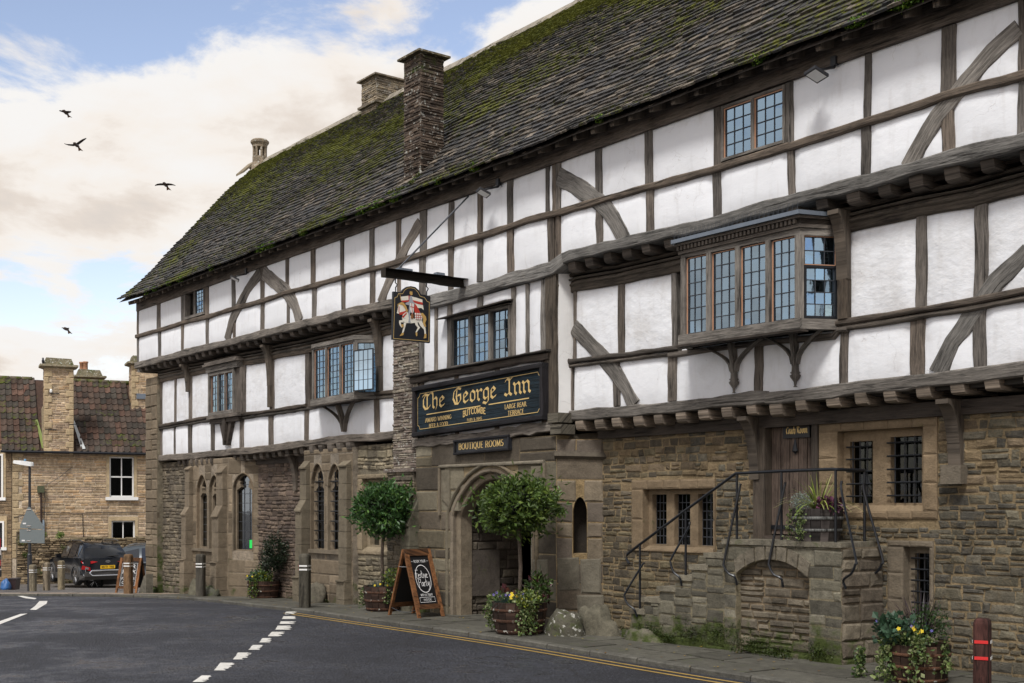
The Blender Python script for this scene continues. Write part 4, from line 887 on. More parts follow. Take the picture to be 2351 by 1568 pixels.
rail(MAIN, FRl, G1[0]-.1, G1[1]+.1, .06, v1-.05, v1+.05, 'rail', OAK, -.03); rail(MAIN, FRl, G2[0]-.1, G2[1]+.1, .075, v1-.05, v1+.06, 'rail', OAK, -.045)
for p, w in T['f_br']: timber(MAIN, p, w, v1-.03, v1+.022, OAKG, .009, .12).build('brace', M['wood'], INN)
timber(MAIN, [(12.28, 3.42), (12.02, 3.10)], .11, v1-.03, v1+.03, OAK).build('brace', M['wood'], INN)
joists(vg, v1+.03, FBM, 2.0, 3.05, .30, .13, .13, (.09, .078, .066), .01); joists(vg, v1+.02, FBM, 5.2, 8.7, .32, .15, .15, (.10, .086, .07), .01)
joists(vg-.05, v1+.08, FBM, 17.0, 26.6, .405, .17, .135, (.20, .165, .13), .005)
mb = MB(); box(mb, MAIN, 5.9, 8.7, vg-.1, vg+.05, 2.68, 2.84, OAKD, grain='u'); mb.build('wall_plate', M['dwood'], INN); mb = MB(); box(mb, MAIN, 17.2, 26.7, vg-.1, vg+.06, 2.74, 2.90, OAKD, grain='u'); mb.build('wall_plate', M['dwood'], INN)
joists(-.5, -.12, FBM, 3.05, 4.3, .28, .10, .17, (.13, .11, .09), .0); joists(-.4, -.12, FBM, 8.95, 10.5, .36, .16, .15, (.11, .095, .08), -.0)
def curved_bracket(u, w, v_in, v_out, zt, zb, mat='dwood', name='jetty_bracket', post=None, th=.07, col=(.085, .07, .055)):
    """curved timber knee under a jetty, lying in the plane across the wall"""
    fr = Fr((u, -v_in), (0, -1)); n = 9; out = []; inn = []
    for i in range(n+1):
        t = i/n; a = t*math.pi/2; x = (v_out-v_in)*(1-math.cos(a)) if 0 else (v_out-v_in)*(math.sin(a))**1; 
        out.append(((v_out-v_in)*(1-math.sin(math.pi/2-a*1)), 0))
    R = v_out-v_in; H = zt-zb; lower = [(R*(1-math.cos(i/n*math.pi/2))*1.0, zb+H*math.sin(i/n*math.pi/2)) for i in range(n+1)]
    lower = [(th+(R-th)*(1-math.cos(i/n*math.pi/2)), zb+(H-.05)*math.sin(i/n*math.pi/2)) for i in range(n+1)]
    pts = [(0, zb)]+lower+[(R, zt), (0, zt)]
    m = MB(); prism(m, fr, pts, -w/2, w/2, col); m.build(name, M[mat], INN)
    if post is not None:
        timber(MAIN, [(u, post), (u, zb)], w*.9, v_in-.02, v_in+th, col, .004).build('post', M['wood'], INN)
curved_bracket(2.76, .13, v1+.02, .0, 5.14, 4.5, post=None); curved_bracket(7.1, .13, v1+.02, .0, 5.14, 4.3, post=3.85); curved_bracket(11.5, .13, v1+.02, .0, 5.14, 4.3, post=3.85)
curved_bracket(21.72, .15, v1+.02, .0, 5.12, 4.35, post=3.9); curved_bracket(7.75, .14, vg, v1, 2.85, 2.1); curved_bracket(20.17, .15, vg, v1+.05, 2.88, 2.1, post=None)
curved_bracket(22.98, .15, vg, v1+.05, 2.9, 2.2, post=None)
mb = MB(); box(mb, MAIN, 22.86, 23.1, vg, vg+.14, 2.0, 2.2, (.17, .145, .11)); mb.build('corbel', M['ash'], INN)

# ---- windows
NP = [0]
def pane_grid(win, fr, d, u0, u1, z0, z1, c, r, glass='glass', came=.008, single=True, tilt=.012, bars=None, z0b=None, z1b=None):
    """leaded lights: each quarry its own slightly tilted pane, cames joined; bottom and top may slope"""
    zl = lambda u: z0+((z0b-z0) if z0b is not None else 0)*(u-u0)/(u1-u0); zh = lambda u: z1+((z1b-z1) if z1b is not None else 0)*(u-u0)/(u1-u0)
    lead = MB(); pm = MB()
    for i in range(c):
        for j in range(r):
            a, b = u0+(u1-u0)*i/c, u0+(u1-u0)*(i+1)/c; f0, f1 = j/r, (j+1)/r
            q = [(a, zl(a)+(zh(a)-zl(a))*f0), (b, zl(b)+(zh(b)-zl(b))*f0), (b, zl(b)+(zh(b)-zl(b))*f1), (a, zl(a)+(zh(a)-zl(a))*f1)]
            tx, tz = rr(-tilt, tilt), rr(-tilt, tilt); m = MB(); dd = [d+tx*.1*sx+tz*.12*sz for sx, sz in ((-1, -1), (1, -1), (1, 1), (-1, 1))]
            m.add([fr.P(x, e, z) for (x, z), e in zip(q, dd)]+[fr.P(x, e-.004, z) for (x, z), e in zip(q, dd)], [(0, 1, 2, 3), (7, 6, 5, 4), (0, 4, 5, 1), (1, 5, 6, 2), (2, 6, 7, 3), (3, 7, 4, 0)])
            if single and NP[0] < 296: m.build('pane', M[glass], win); NP[0] += 1
            else: pm.cat(m)
    if pm.v: pm.build('small_panes', M[glass], win, kind='stuff')
    for i in range(c+1): 
        a = u0+(u1-u0)*i/c; box(lead, fr, a-came/2, a+came/2, d+.002, d+.009, zl(a), zh(a), (.06, .06, .06))
    for j in range(r+1):
        f = j/r; za, zb = zl(u0)+(zh(u0)-zl(u0))*f, zl(u1)+(zh(u1)-zl(u1))*f
        P = fr.P; h = came/2; vs = [P(u0, d+.001, za-h), P(u1, d+.001, zb-h), P(u1, d+.012, zb-h), P(u0, d+.012, za-h), P(u0, d+.001, za+h), P(u1, d+.001, zb+h), P(u1, d+.012, zb+h), P(u0, d+.012, za+h)]
        lead.add(vs, [(3, 2, 1, 0), (4, 5, 6, 7), (0, 1, 5, 4), (1, 2, 6, 5), (2, 3, 7, 6), (3, 0, 4, 7)])
    lead.build('lead_came', M['came'], win)
def curtain(win, fr, d, u0, u1, z0, z1, col='curtain', amp=.02):
    n = 24; vs = []
    for i in range(n+1):
        x = u0+(u1-u0)*i/n; o = amp*math.sin(i*1.9)+amp*.4*math.sin(i*.7)
        vs += [fr.P(x, d+o, z0), fr.P(x, d+o, z1)]
    m = MB(); m.add(vs, [(2*i, 2*i+2, 2*i+3, 2*i+1) for i in range(n)]); m.build('curtain', M[col], win, smooth=True)
def win_frame(fr, d0, d1, u0, u1, z0, z1, t, mulls, mt, col=OAKG, name='window', mat='wood', label=None, zs=0):
    m = MB()
    box(m, fr, u0, u0+t, d0, d1, z0, z1, col, grain='z'); box(m, fr, u1-t, u1, d0, d1, z0, z1, col, grain='z')
    box(m, fr, u0+t, u1-t, d0, d1-.003, z1-t, z1, col, grain='u'); box(m, fr, u0+t, u1-t, d0, d1+.012, z0, z0+t, col, grain='u')
    for x in mulls: box(m, fr, x-mt/2, x+mt/2, d0, d1-.004, z0+t, z1-t, col, grain='z')
    return m.build(name, M[mat], INN, label=label)
PK = (.46, .25, .15)      # salmon putty line round some lights
def putty(win, fr, d, u0, u1, z0, z1, w=.014, sides=(1, 1, 1, 1), z1b=None, z0b=None):
    m = MB(); P = fr.P
    box(m, fr, u0-w, u0, d-.01, d+.012, z0, z1, PK); box(m, fr, u1, u1+w*.4, d-.01, d+.012, z0, z1, PK); box(m, fr, u0-w, u1, d-.01, d+.013, z1, z1+w, PK)
    if sides[3]: box(m, fr, u0-w, u1, d-.01, d+.013, z0-w*.6, z0, PK)
    m.build('putty_line', M['paint'], win)
# top right window
u0, u1, z0, z1 = WT; z0 = ip(TR, (u0+u1)/2)+.06; z1 = ip(TP, (u0+u1)/2)-.01
w = win_frame(MAIN, -.1, .03, u0, u1, z0, z1, .035, [(u0+u1)/2], .05, label='wide two-light leaded window under the eaves')
um = (u0+u1)/2
for a, b in ((u0+.05, um-.03), (um+.04, u1-.045)): pane_grid(w, MAIN, -.01, a, b, z0+.045, z1-.05, 3, 4, tilt=.004); putty(w, MAIN, .0, a, b, z0+.045, z1-.05)
# open casement at the left end
u0, u1, z0, z1 = WO; z0 = ip(TR, u0)+.05; z1 = ip(TP, u0)-.01; um = (u0+u1)/2
w = win_frame(MAIN, -.1, .03, u0, u1, z0, z1, .06, [um], .05, label='small attic window with its left casement open')
pane_grid(w, MAIN, -.01, um+.05, u1-.07, z0+.06, z1-.06, 3, 6, tilt=.03)
# oriel on the left
u0, u1, z0, z1 = T['w_oriel']; dv = v1+.16; z0 += .0
w = win_frame(MAIN, v1-.1, dv, u0-.12, u1+.1, z0-.06, z1+.06, .07, [u0+(u1-u0)*.34, u0+(u1-u0)*.67], .05, label='small oriel window with three leaded lights')
for i in range(3):
    a = u0+(u1-u0)*i/3+.03; b = u0+(u1-u0)*(i+1)/3-.03; pane_grid(w, MAIN, dv-.05, a, b, z0+.02, z1-.02, 2, 6, tilt=.03, came=.01); putty(w, MAIN, dv-.045, a, b, z0+.02, z1-.02, .008)
m = MB(); box(m, MAIN, u0-.2, u1+.3, v1-.05, dv+.02, z1+.07, z1+.20, OAKG, grain='u'); box(m, MAIN, u0-.26, u1+.36, v1-.05, dv+.08, z1+.205, z1+.25, OAK, grain='u'); box(m, MAIN, u0-.22, u1+.32, v1-.05, dv+.05, z1+.255, z1+.30, OAK, grain='u'); box(m, MAIN, u1+.11, u1+.38, v1-.05, v1+.10, z0-.1, z1+.065, OAK, grain='z'); box(m, MAIN, u0-.16, u1+.34, v1-.05, dv+.02, z0-.14, z0-.065, OAK, grain='u')
m.build('oriel_cornice', M['wood'], w)
uc = (u0+u1)/2+.12; m = MB()
for k in (-1, 0, 1):
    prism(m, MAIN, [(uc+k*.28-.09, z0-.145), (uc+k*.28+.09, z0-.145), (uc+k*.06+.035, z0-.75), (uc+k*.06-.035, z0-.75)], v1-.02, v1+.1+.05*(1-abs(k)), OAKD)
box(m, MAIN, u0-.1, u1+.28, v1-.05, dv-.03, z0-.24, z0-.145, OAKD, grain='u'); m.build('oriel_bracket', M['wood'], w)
curtain(w, MAIN, v1-.25, u0, u1, z0, z1)
def canted_bay(u0, u1, z0a, z0b, z1a, z1b, vf, hitL, hitR, lights, cols, rows, label, glz='glass', lead_roof=False, side_split=.0, t=.075, puttyc=True, open_side=False):
    """bay window: front lights and canted sides; z values at left and right end (it sags)"""
    fr = Fr((u0, -vf), (1, 0)); W_ = u1-u0; zl = lambda x: z0a+(z0b-z0a)*x/W_; zh = lambda x: z1a+(z1b-z1a)*x/W_
    m = MB(); P = fr.P
    def slopebox(x0, x1, d0, d1, fa, fb, oa, ob, grain='u', col=OAKG):
        vs = [P(x0, d0, fa(x0)+oa), P(x1, d0, fa(x1)+oa), P(x1, d1, fa(x1)+oa), P(x0, d1, fa(x0)+oa), P(x0, d0, fb(x0)+ob), P(x1, d0, fb(x1)+ob), P(x1, d1, fb(x1)+ob), P(x0, d1, fb(x0)+ob)]
        tc_ = [(q[0], q[2]-q[1], 0) if grain == 'u' else (q[2], q[0]-q[1], 0) for q in vs]; m.add(vs, [(3, 2, 1, 0), (4, 5, 6, 7), (0, 1, 5, 4), (1, 2, 6, 5), (2, 3, 7, 6), (3, 0, 4, 7)], col, tc_)
    slopebox(-.02, W_+.02, -.1, .03, zl, zl, -.10, .02); slopebox(-.04, W_+.04, -.1, .05, zl, zl, -.13, -.105, col=OAKD)
    slopebox(0, W_, -.09, .0, zh, zh, -.03, .06)
    xs = [W_*i/lights for i in range(lights+1)]
    for i, x in enumerate(xs):
        a, b = (x, x+t) if i == 0 else ((x-t, x) if i == lights else (x-t/2, x+t/2)); slopebox(a, b, -.09, .004, zl, zh, .021, -.031, 'z')
    w = m.build('bay_window', M['wood'], INN, label=label)
    for i in range(lights):
        a = xs[i]+(t if i == 0 else t/2)+.018; b = xs[i+1]-(t if i == lights-1 else t/2)-.008
        pane_grid(w, fr, -.045, a, b, zl(a)+.035, zh(a)-.045, cols, rows, glass=glz, z0b=zl(b)+.035, z1b=zh(b)-.045, came=.009, tilt=.010)
        if puttyc:
            p_ = MB(); box(p_, fr, a-.016, a, -.06, -.03, zl(a)+.03, zh(a)-.045, PK); box(p_, fr, a, b, -.06, -.028, zh(b)-.045+min(0, zh(a)-zh(b)), zh(b)-.033, PK); box(p_, fr, b, b+.005, -.06, -.03, zl(b)+.03, zh(b)-.045, PK); p_.build('putty_line', M['paint'], w)
    # sides
    for side, (ex, ev) in ((1, (hitR, v1)), (-1, (hitL, v1))):
        A = (u1, -vf) if side > 0 else (hitL, -v1); B = (hitR, -v1) if side > 0 else (u0, -vf); fs = Fr(A, (B[0]-A[0], B[1]-A[1])); L_ = math.hypot(B[0]-A[0], B[1]-A[1])
        za, zb = (z0b, z1b) if side > 0 else (z0a, z1a); s_ = MB()
        box(s_, fs, .0, L_, -.08, .012, za-.10, za+.02, OAKG, grain='u'); box(s_, fs, .0, L_, -.08, .0, zb-.04, zb+.06, OAKG, grain='u'); box(s_, fs, .0, .05, -.08, .0, za+.021, zb-.041, OAKG, grain='z'); box(s_, fs, L_-.05, L_, -.08, .0, za+.021, zb-.041, OAKG, grain='z')
        s_.build('bay_side_frame', M['wood'], w)
        zt = zb-.05
        if side_split and side > 0:
            zs = za+(zb-za)*side_split; q = MB(); 
            for x0, x1, y0, y1 in ((.055, L_-.055, zs-.025, zs+.0), (.055, L_-.055, za+.025, za+.05), (.055, .075, za+.05, zs-.025), (L_-.075, L_-.055, za+.05, zs-.025)): box(q, fs, x0, x1, -.05, .015, y0, y1, (.02, .025, .03))
            q.build('casement_frame', M['iron'], w)
            pane_grid(w, fs, -.02, .075, L_-.075, za+.05, zs-.025, 3, 4, came=.009, tilt=.03); pane_grid(w, fs, -.04, .06, L_-.06, zs+.02, zt, 3, 2, came=.009, tilt=.02)
            putty(w, fs, -.035, .06, L_-.06, zs+.02, zt, .014)
        else: pane_grid(w, fs, -.04, .06, L_-.06, za+.03, zt, 2 if side < 0 else 3, rows, came=.009)
    return w, fr, zl, zh
# right bay
bu0, bu1, bz0, bz1 = T['bayR_f']; VB = v1+.45
w, fr, zl, zh = canted_bay(bu0, bu1, 3.905, 3.89, 4.93, 4.9, VB, 19.22, 21.64, 4, 3, 6, 'large canted bay window of four tall leaded lights under a lead roof', side_split=.62)
W_ = bu1-bu0; m = MB(); P = fr.P
def bay_ring(mb, z0, z1, o, col, mat=None):
    pts = [(19.22-o*.3, v1-.02), (bu0-o*.6, VB+o), (bu1+o*.6, VB+o), (21.64+o*.3, v1-.02)]; vs = [(x, -v, z0) for x, v in pts]+[(x, -v, z1) for x, v in pts]; mb.add(vs, [(0, 1, 5, 4), (1, 2, 6, 5), (2, 3, 7, 6), (3, 2, 1, 0), (4, 5, 6, 7), (0, 4, 7, 3)], col, [(x, z0*3+v, 0) for x, v in pts]+[(x, z1*3+v, 0) for x, v in pts])
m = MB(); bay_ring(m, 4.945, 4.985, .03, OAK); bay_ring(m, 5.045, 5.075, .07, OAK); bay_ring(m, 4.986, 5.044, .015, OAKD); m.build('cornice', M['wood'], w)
x = bu0-.02
while x < bu1: 
    m = MB(); box(m, MAIN, x, x+.032, VB+.016, VB+.055, 4.99, 5.04, OAK); m.build('dentil', M['wood'], w); x += .062
m = MB(); bay_ring(m, 5.078, 5.125, .11, (.2, .23, .27)); m.build('lead_roof', M['lead'], w)
x = bu0-.06; m = MB()
while x < bu1+.05:
    for dx, dv_ in ((-.02, .03), (0, -.02), (.02, .02)): tube(m, [(x, -VB-.05, 5.12), (x+dx, -VB-.05-dv_, 5.235)], .0022, 3)
    x += .07
m.build('bird_spikes', M['came'], w)
m = MB(); 
for a, b, c_ in ((19.55, 20.1, 0), (20.25, 20.7, 1)):
    pass
m.build('sill_moulding', M['wood'], w) if m.v else None
for a, b, ds in ((19.6, 19.72, -.3), (19.95, 20.08, -.3), (20.22, 20.30, -.3), (20.50, 20.66, -.3), (20.9, 21.02, -.3), (21.2, 21.3, -.3)): curtain(w, MAIN, v1-.02-ds, a, b, 3.95, 4.9, amp=.01)
m = MB(); box(m, MAIN, 19.3, 21.6, v1-1.0, v1-.02, 3.86, 3.9, (.03, .027, .022)); box(m, MAIN, 19.3, 21.6, v1-1.0, v1-.02, 4.95, 4.99, (.05, .045, .04)); m.build('room_shell', M['black'], w)
# fan brackets beneath the right bay
def fan(uc, z0, zb, sp, v, w_=.075, vf=.35, col=OAK, pend=True):
    fr_ = MAIN
    for sg in (-1, 1):
        n = 7; P = []
        for i in range(n+1):
            t = i/n; P.append((uc+sg*(.03+sp*(t**1.5)), zb+(z0-zb)*(t**.72)))
        # each limb leans outwards towards the bay
        m = MB(); vs = []; q = w_/2
        for i, (x, z) in enumerate(P):
            t = i/n; d = v+.05+vf*t**1.4; vs += [MAIN.P(x-q*.5, d-.05, z), MAIN.P(x+q*.5, d-.05, z), MAIN.P(x+q*.55, d+.035, z), MAIN.P(x-q*.55, d+.035, z)]
        fs = [(i*4+k, i*4+(k+1) % 4, i*4+4+(k+1) % 4, i*4+4+k) for i in range(n) for k in range(4)]+[(3, 2, 1, 0), (n*4, n*4+1, n*4+2, n*4+3)]
        m.add(vs, fs, col, [(i*.1, k*.05, 0) for i in range(n+1) for k in range(4)]); m.build('fan_bracket', M['wood'], INN)
    m = MB(); vs = []; n = 6
    for i in range(n+1):
        t = i/n; z = zb-.02+(z0-zb+.02)*t; d = v+.05+vf*t**1.6; q = w_*.5*(.8+.25*t); vs += [MAIN.P(uc-q, d-.06, z), MAIN.P(uc+q, d-.06, z), MAIN.P(uc+q, d+.045, z), MAIN.P(uc-q, d+.045, z)]
    m.add(vs, [(i*4+k, i*4+(k+1) % 4, i*4+4+(k+1) % 4, i*4+4+k) for i in range(n) for k in range(4)]+[(3, 2, 1, 0), (n*4, n*4+1, n*4+2, n*4+3)], col, [(i*.1, k*.05, 0) for i in range(n+1) for k in range(4)]); m.build('fan_bracket', M['wood'], INN)
    if pend:
        m = MB(); lathe(m, (uc, -v-.05, 0), [(.03, zb-.27), (.014, zb-.26), (.02, zb-.21), (.062, zb-.15), (.066, zb-.13), (.045, zb-.12), (.062, zb-.10), (.045, zb-.085), (.04, zb+.02)], 10, col); m.build('pendant', M['wood'], INN, smooth=True)
fan(20.05, 3.80, 3.45, .46, v1, .055, .05, OAKG, pend=True); fan(21.02, 3.82, 3.45, .42, v1, .055, .05, OAKG, pend=True)
# left bay
bu0, bu1 = 9.52, 11.15; VL = v1+.35
w, fr, zl, zh = canted_bay(bu0, bu1, 3.80, 3.82, 4.80, 4.785, VL, 9.15, 11.42, 3, 3, 8, 'canted bay window of three brown-looking leaded lights with its side casement ajar', side_split=.0, t=.055)
# open side casement and upper light
m = MB(); pts = [(9.15, v1), (bu0, VL+.02), (bu1, VL+.02), (11.42, v1)]; vs = [(x, -v, 4.80) for x, v in pts]+[(x, -v, 4.875) for x, v in pts]; m.add(vs, [(0, 1, 5, 4), (1, 2, 6, 5), (2, 3, 7, 6), (3, 2, 1, 0), (4, 5, 6, 7)], OAKG, [(x, 0, 0) for x, v in pts]+[(x, .08, 0) for x, v in pts]); m.build('cornice', M['wood'], w)
fo = Fr((bu1+.03, -VL-.03), (.62, .10)); m = MB()
for x0, x1, y0, y1 in ((0, .55, 3.85, 3.87), (0, .55, 4.57, 4.59), (0, .02, 3.87, 4.57), (.53, .55, 3.87, 4.57)): box(m, fo, x0, x1, 0, .02, y0, y1, (.02, .025, .03))
cs = m.build('open_casement', M['iron'], w); 
g_ = MB(); box(g_, fo, .02, .53, .008, .012, 3.87, 4.57); g_.build('casement_pane', M['glass'], w)
m = MB()
for i in range(1, 4): box(m, fo, .02+.51*i/4-.004, .02+.51*i/4+.004, .0125, .018, 3.87, 4.57)
for i in range(1, 4): box(m, fo, .02, .53, .0125, .019, 3.87+.7*i/4-.004, 3.87+.7*i/4+.004)
m.build('lead_came', M['came'], w)
fan(10.22, 3.74, 3.20, .66, v1, .06, .16, OAK, False)
curtain(w, MAIN, v1-.02, 9.6, 9.8, 3.85, 4.75); curtain(w, MAIN, v1-.3, 10.9, 11.1, 3.85, 4.75)
m = MB(); box(m, MAIN, 9.2, 11.4, v1-1.0, v1-.02, 3.78, 3.81, (.03, .027, .022)); box(m, MAIN, 9.2, 11.4, v1-1.0, v1-.02, 4.83, 4.86, (.05, .045, .04)); m.build('room_shell', M['black'], w)

# ---- porch upper floor
vp = -.04
PT = [(13.0, 5.06), (15, 5.08), (16.8, 5.12)]; PB = [(13.0, 3.99), (16.8, 4.05)]
wz0, wz1 = T['w_porch'][2], T['w_porch'][3]
ps = [(13.17, .12), (13.60, .08), (14.0, .12)]; panels(MAIN, vp, PT, PB, ps, [], .03, .76)
panels(MAIN, vp, PT, PB, [(15.72, .09), (16.07, .07), (16.46, .10)], [], .03, .76)
panels(MAIN, vp, PT, [(13, 4.88), (16.8, 4.95)], [(14.0, .12), (14.85, .13), (15.72, .09)], [], .0, .78)
panels(MAIN, vp, [(13.0, 3.86), (16.8, 3.92)], [(13, 2.95), (16.8, 2.95)], [(13.17, .12), (14.2, .10), (15.3, .1), (16.46, .10)], [], .0, .78)
for u, w_ in ps+[(15.72, .09), (16.07, .07), (16.46, .11)]: stud(MAIN, u, w_, PB, PT, vp+.025, OAKG)
stud(MAIN, 14.85, .13, [(13, 4.88), (17, 4.95)], PT, vp+.025, OAKG)
for u in (13.17, 14.2, 15.3, 16.46): stud(MAIN, u, .10, [(13, 2.9), (17, 2.9)], [(13, 3.9), (17, 3.95)], vp+.02)
timber(MAIN, [(16.68, 2.92), (16.67, 5.15)], .23, -.3, vp+.06, (.07, .06, .048), .01).build('corner_post', M['wood'], INN)
timber(MAIN, [(12.92, 3.91), (16.66, 3.97)], .10, -.1, vp+.09, (.06, .05, .042), .01).build('sill_beam', M['dwood'], INN)
timber(MAIN, [(12.90, 3.975), (16.70, 4.035)], .035, -.1, vp+.16, (.045, .038, .032), .006).build('sill_moulding', M['dwood'], INN)
timber(MAIN, [(12.99, 2.84), (15.0, 2.86), (16.75, 2.94)], .16, -.2, .05, OAKG, .02).build('porch_beam', M['wood'], INN)
for uu, zz in ((16.8, 3.05), (16.86, 2.88)):
    m = MB(); box(m, MAIN, uu-.12, uu+.12, -.2, .07, zz-.07, zz+.07, (.10, .09, .07), grain='u'); m.build('beam_end', M['wood'], INN)
for a, b, t_ in ((13.1, 14.0, 5.1), (15.7, 16.6, 5.1), (14.0, 15.7, 3.95)): mb = MB(); box(mb, MAIN, a, b, -.16, -.1, 2.95, t_, (.05, .045, .04)); mb.build('lath', M['dwood'], INN)
u0, u1 = 14.07, 15.69
w = win_frame(MAIN, -.14, vp+.05, u0, u1, 4.0, 4.84, .045, [u0+(u1-u0)/3, u0+2*(u1-u0)/3], .055, label='three-light leaded window above the painted name board')
for i in range(3):
    a = u0+(u1-u0)*i/3+.05; b = u0+(u1-u0)*(i+1)/3-.045; pane_grid(w, MAIN, -.05, a, b, 4.06, 4.79, 3, 5, tilt=.012)
m = MB(); P = MAIN.P; vs = [P(13.87, -.1, 4.86), P(15.75, -.1, 4.92), P(15.75, .14, 4.875), P(13.87, .14, 4.815), P(13.87, -.1, 4.885), P(15.75, -.1, 4.945), P(15.75, .145, 4.895), P(13.87, .145, 4.835)]
m.add(vs, [(3, 2, 1, 0), (4, 5, 6, 7), (0, 1, 5, 4), (1, 2, 6, 5), (2, 3, 7, 6), (3, 0, 4, 7)], OAKD, [(q[0], q[1], 0) for q in vs]); box(m, MAIN, 13.93, 15.72, -.1, .05, 4.845, 4.86, OAK, grain='u'); m.build('drip_board', M['wood'], w)
curtain(w, MAIN, -.3, 14.3, 14.5, 4.05, 4.8); curtain(w, MAIN, -.3, 15.4, 15.65, 4.05, 4.8)
# white return between porch and first floor
FS = Fr((16.80, -vp), (0.08, -(v1-vp))); FS = Fr((16.80, .04), (.06, .24)); m = MB(); box(m, FS, 0, .25, -.05, .0, 3.0, 5.2, (.68, .68, .67)); m.build('return_panel', M['plaster'], INN)

# ================================================================ masonry of the ground floor
MOR_L, MOR_R, MOR_D = (.175, .152, .11), (.21, .16, .092), (.14, .115, .09)
P_L = palette([(.145, .122, .09), (.19, .16, .115), (.11, .094, .072), (.16, .135, .10)])
P_BR = palette([(.12, .09, .072), (.145, .11, .085), (.10, .078, .065), (.165, .125, .095)])
P_C = palette([(.19, .165, .115), (.23, .195, .135), (.15, .13, .095), (.28, .24, .165)])
def P_R(u, z):
    cols = [(.155, .14, .105), (.175, .158, .12), (.125, .116, .095), (.195, .175, .125)] if u > 19 else [(.115, .098, .072), (.14, .118, .086), (.17, .142, .095), (.20, .168, .105)]
    cols = [tuple(v*.72 for v in q) for q in cols]
    if z > 1.9 and RNG.random() < .5: cols = [(.18, .135, .08), (.15, .115, .075)]
    k = rr(.75, 1.25); return tuple(q*k for q in RNG.choice(cols))
P_A = palette([(.19, .152, .105), (.165, .132, .092), (.215, .172, .12)])
P_AD = palette([(.12, .10, .075), (.15, .13, .09), (.18, .16, .115), (.10, .085, .065), (.21, .19, .14)])
gm = lambda z: max(-.3, .12-(z+.2)*.55)
gm0 = lambda z: max(-.35, .06-(z)*.6)
def wallpart(name, mb, mat='mortar'): return mb.build(name, M[mat], INN)
def masonry(name, fr, d, u0, u1, zlo, zhi, holes, hr, lr, pal, mortar, label=None, **k):
    mb = MB(); slab(mb, fr, d-k.pop('back', .3), d, u0, u1, zlo, zhi, holes, col=mortar, moss=k.get('mossf'))
    o = wallpart(name, mb); 
    if label: o['label'] = label
    course('inn', o, fr, d, u0, u1, zlo, zhi, holes, hr, lr, pal, mortar, mslab=False, **k); return o
gl = lambda u: gz(u, .5)-.15
masonry('stone_wall', MAIN, -.32, .75, 3.1, gl, 2.86, [], (.07, .17), (.10, .30), P_L, MOR_L, 'grey-brown rubble wall at the left corner', mossf=gm, wave=.05, jit=.016)
masonry('corner_pier', MAIN, -.16, .14, .92, gl, 5.02, [], (.22, .34), (.28, .46), P_A, MOR_L, 'ashlar corner pier rising under the jetty', mat=M['ash'], mossf=gm)
BF = -.18
# bay windows on the ground floor
lz = lambda a, b, c, d, e=10: arch_hole(a, b, c, d, e)
def lancet(name, fr, d, out, inn, rec=.06, bars=False, glass='dglass', label=None, cols=2, rows=9, cusps=True, col=(.20, .16, .112)):
    """moulded pointed recess with a narrower cusped light in it"""
    (a, b, z0, zs, za), (c, e, y0, ys, ya) = out, inn
    m = MB(); H = arch_hole(a, b, z0, zs, za); I = arch_hole(c, e, y0, ys, ya, 6)
    slab(m, fr, d-rec-.05, d-rec, a, b, lambda u: H[2](u)[0]-.01, lambda u: H[2](u)[1]+.02, [I], .05, col); w = m.build('window', M['ash'], INN, label=label)
    # moulding following the arch
    n = 9; hw = (b-a)/2; cx = (a+b)/2; path = [(a+.012, z0), (a+.012, zs)]+[(cx-hw*(1-i/n)*.97, H[2](cx-hw*(1-i/n)*.97)[1]-.012) for i in range(1, n)]+[(cx, za-.01)]
    path2 = [(2*cx-x, z) for x, z in path][::-1]
    for p in (path, path2): timber(fr, p, .035, d-rec-.02, d+.012, col, .002, .2, .01).build('arch_moulding', M['ash'], w)
    if cusps:
        for sg in (-1, 1):
            cxm = (c+e)/2; hw2 = (e-c)/2; q = MB(); x = cxm+sg*hw2; prism(q, fr, [(x, ys-.1), (x-sg*hw2*.55, ys-.02), (x-sg*hw2*.45, ys+.05), (x-sg*hw2*.5, ys+.10), (x, ys+.17)], d-rec-.08, d-rec+.02, col); q.build('cusp', M['ash'], w)
    g = MB(); box(g, fr, c-.02, e+.02, d-rec-.07, d-rec-.065, y0-.02, ya+.02); gp = g.build('pane', M[glass], w); NP[0] += 1
    l = MB()
    for i in range(1, cols): x = c+(e-c)*i/cols; box(l, fr, x-.006, x+.006, d-rec-.064, d-rec-.055, y0, ya-.02)
    for j in range(1, rows): z = y0+(ya-y0)*j/rows; box(l, fr, c, e, d-rec-.064, d-rec-.054, z-.006, z+.006)
    l.build('lead_came', M['came'], w)
    if bars:
        for x in (c+(e-c)*.33, c+(e-c)*.72): q = MB(); tube(q, [fr.P(x, d-rec+.02, y0), fr.P(x, d-rec+.02, ya-.05)], .012, 6); q.build('iron_bar', M['iron'], w)
        for j in range(7): z = y0+(ya-y0)*(j+.8)/8; q = MB(); tube(q, [fr.P(c-.035, d-rec+.03, z), fr.P(e+.03, d-rec+.03, z)], .014, 6); q.build('iron_bar', M['iron'], w)
    return w
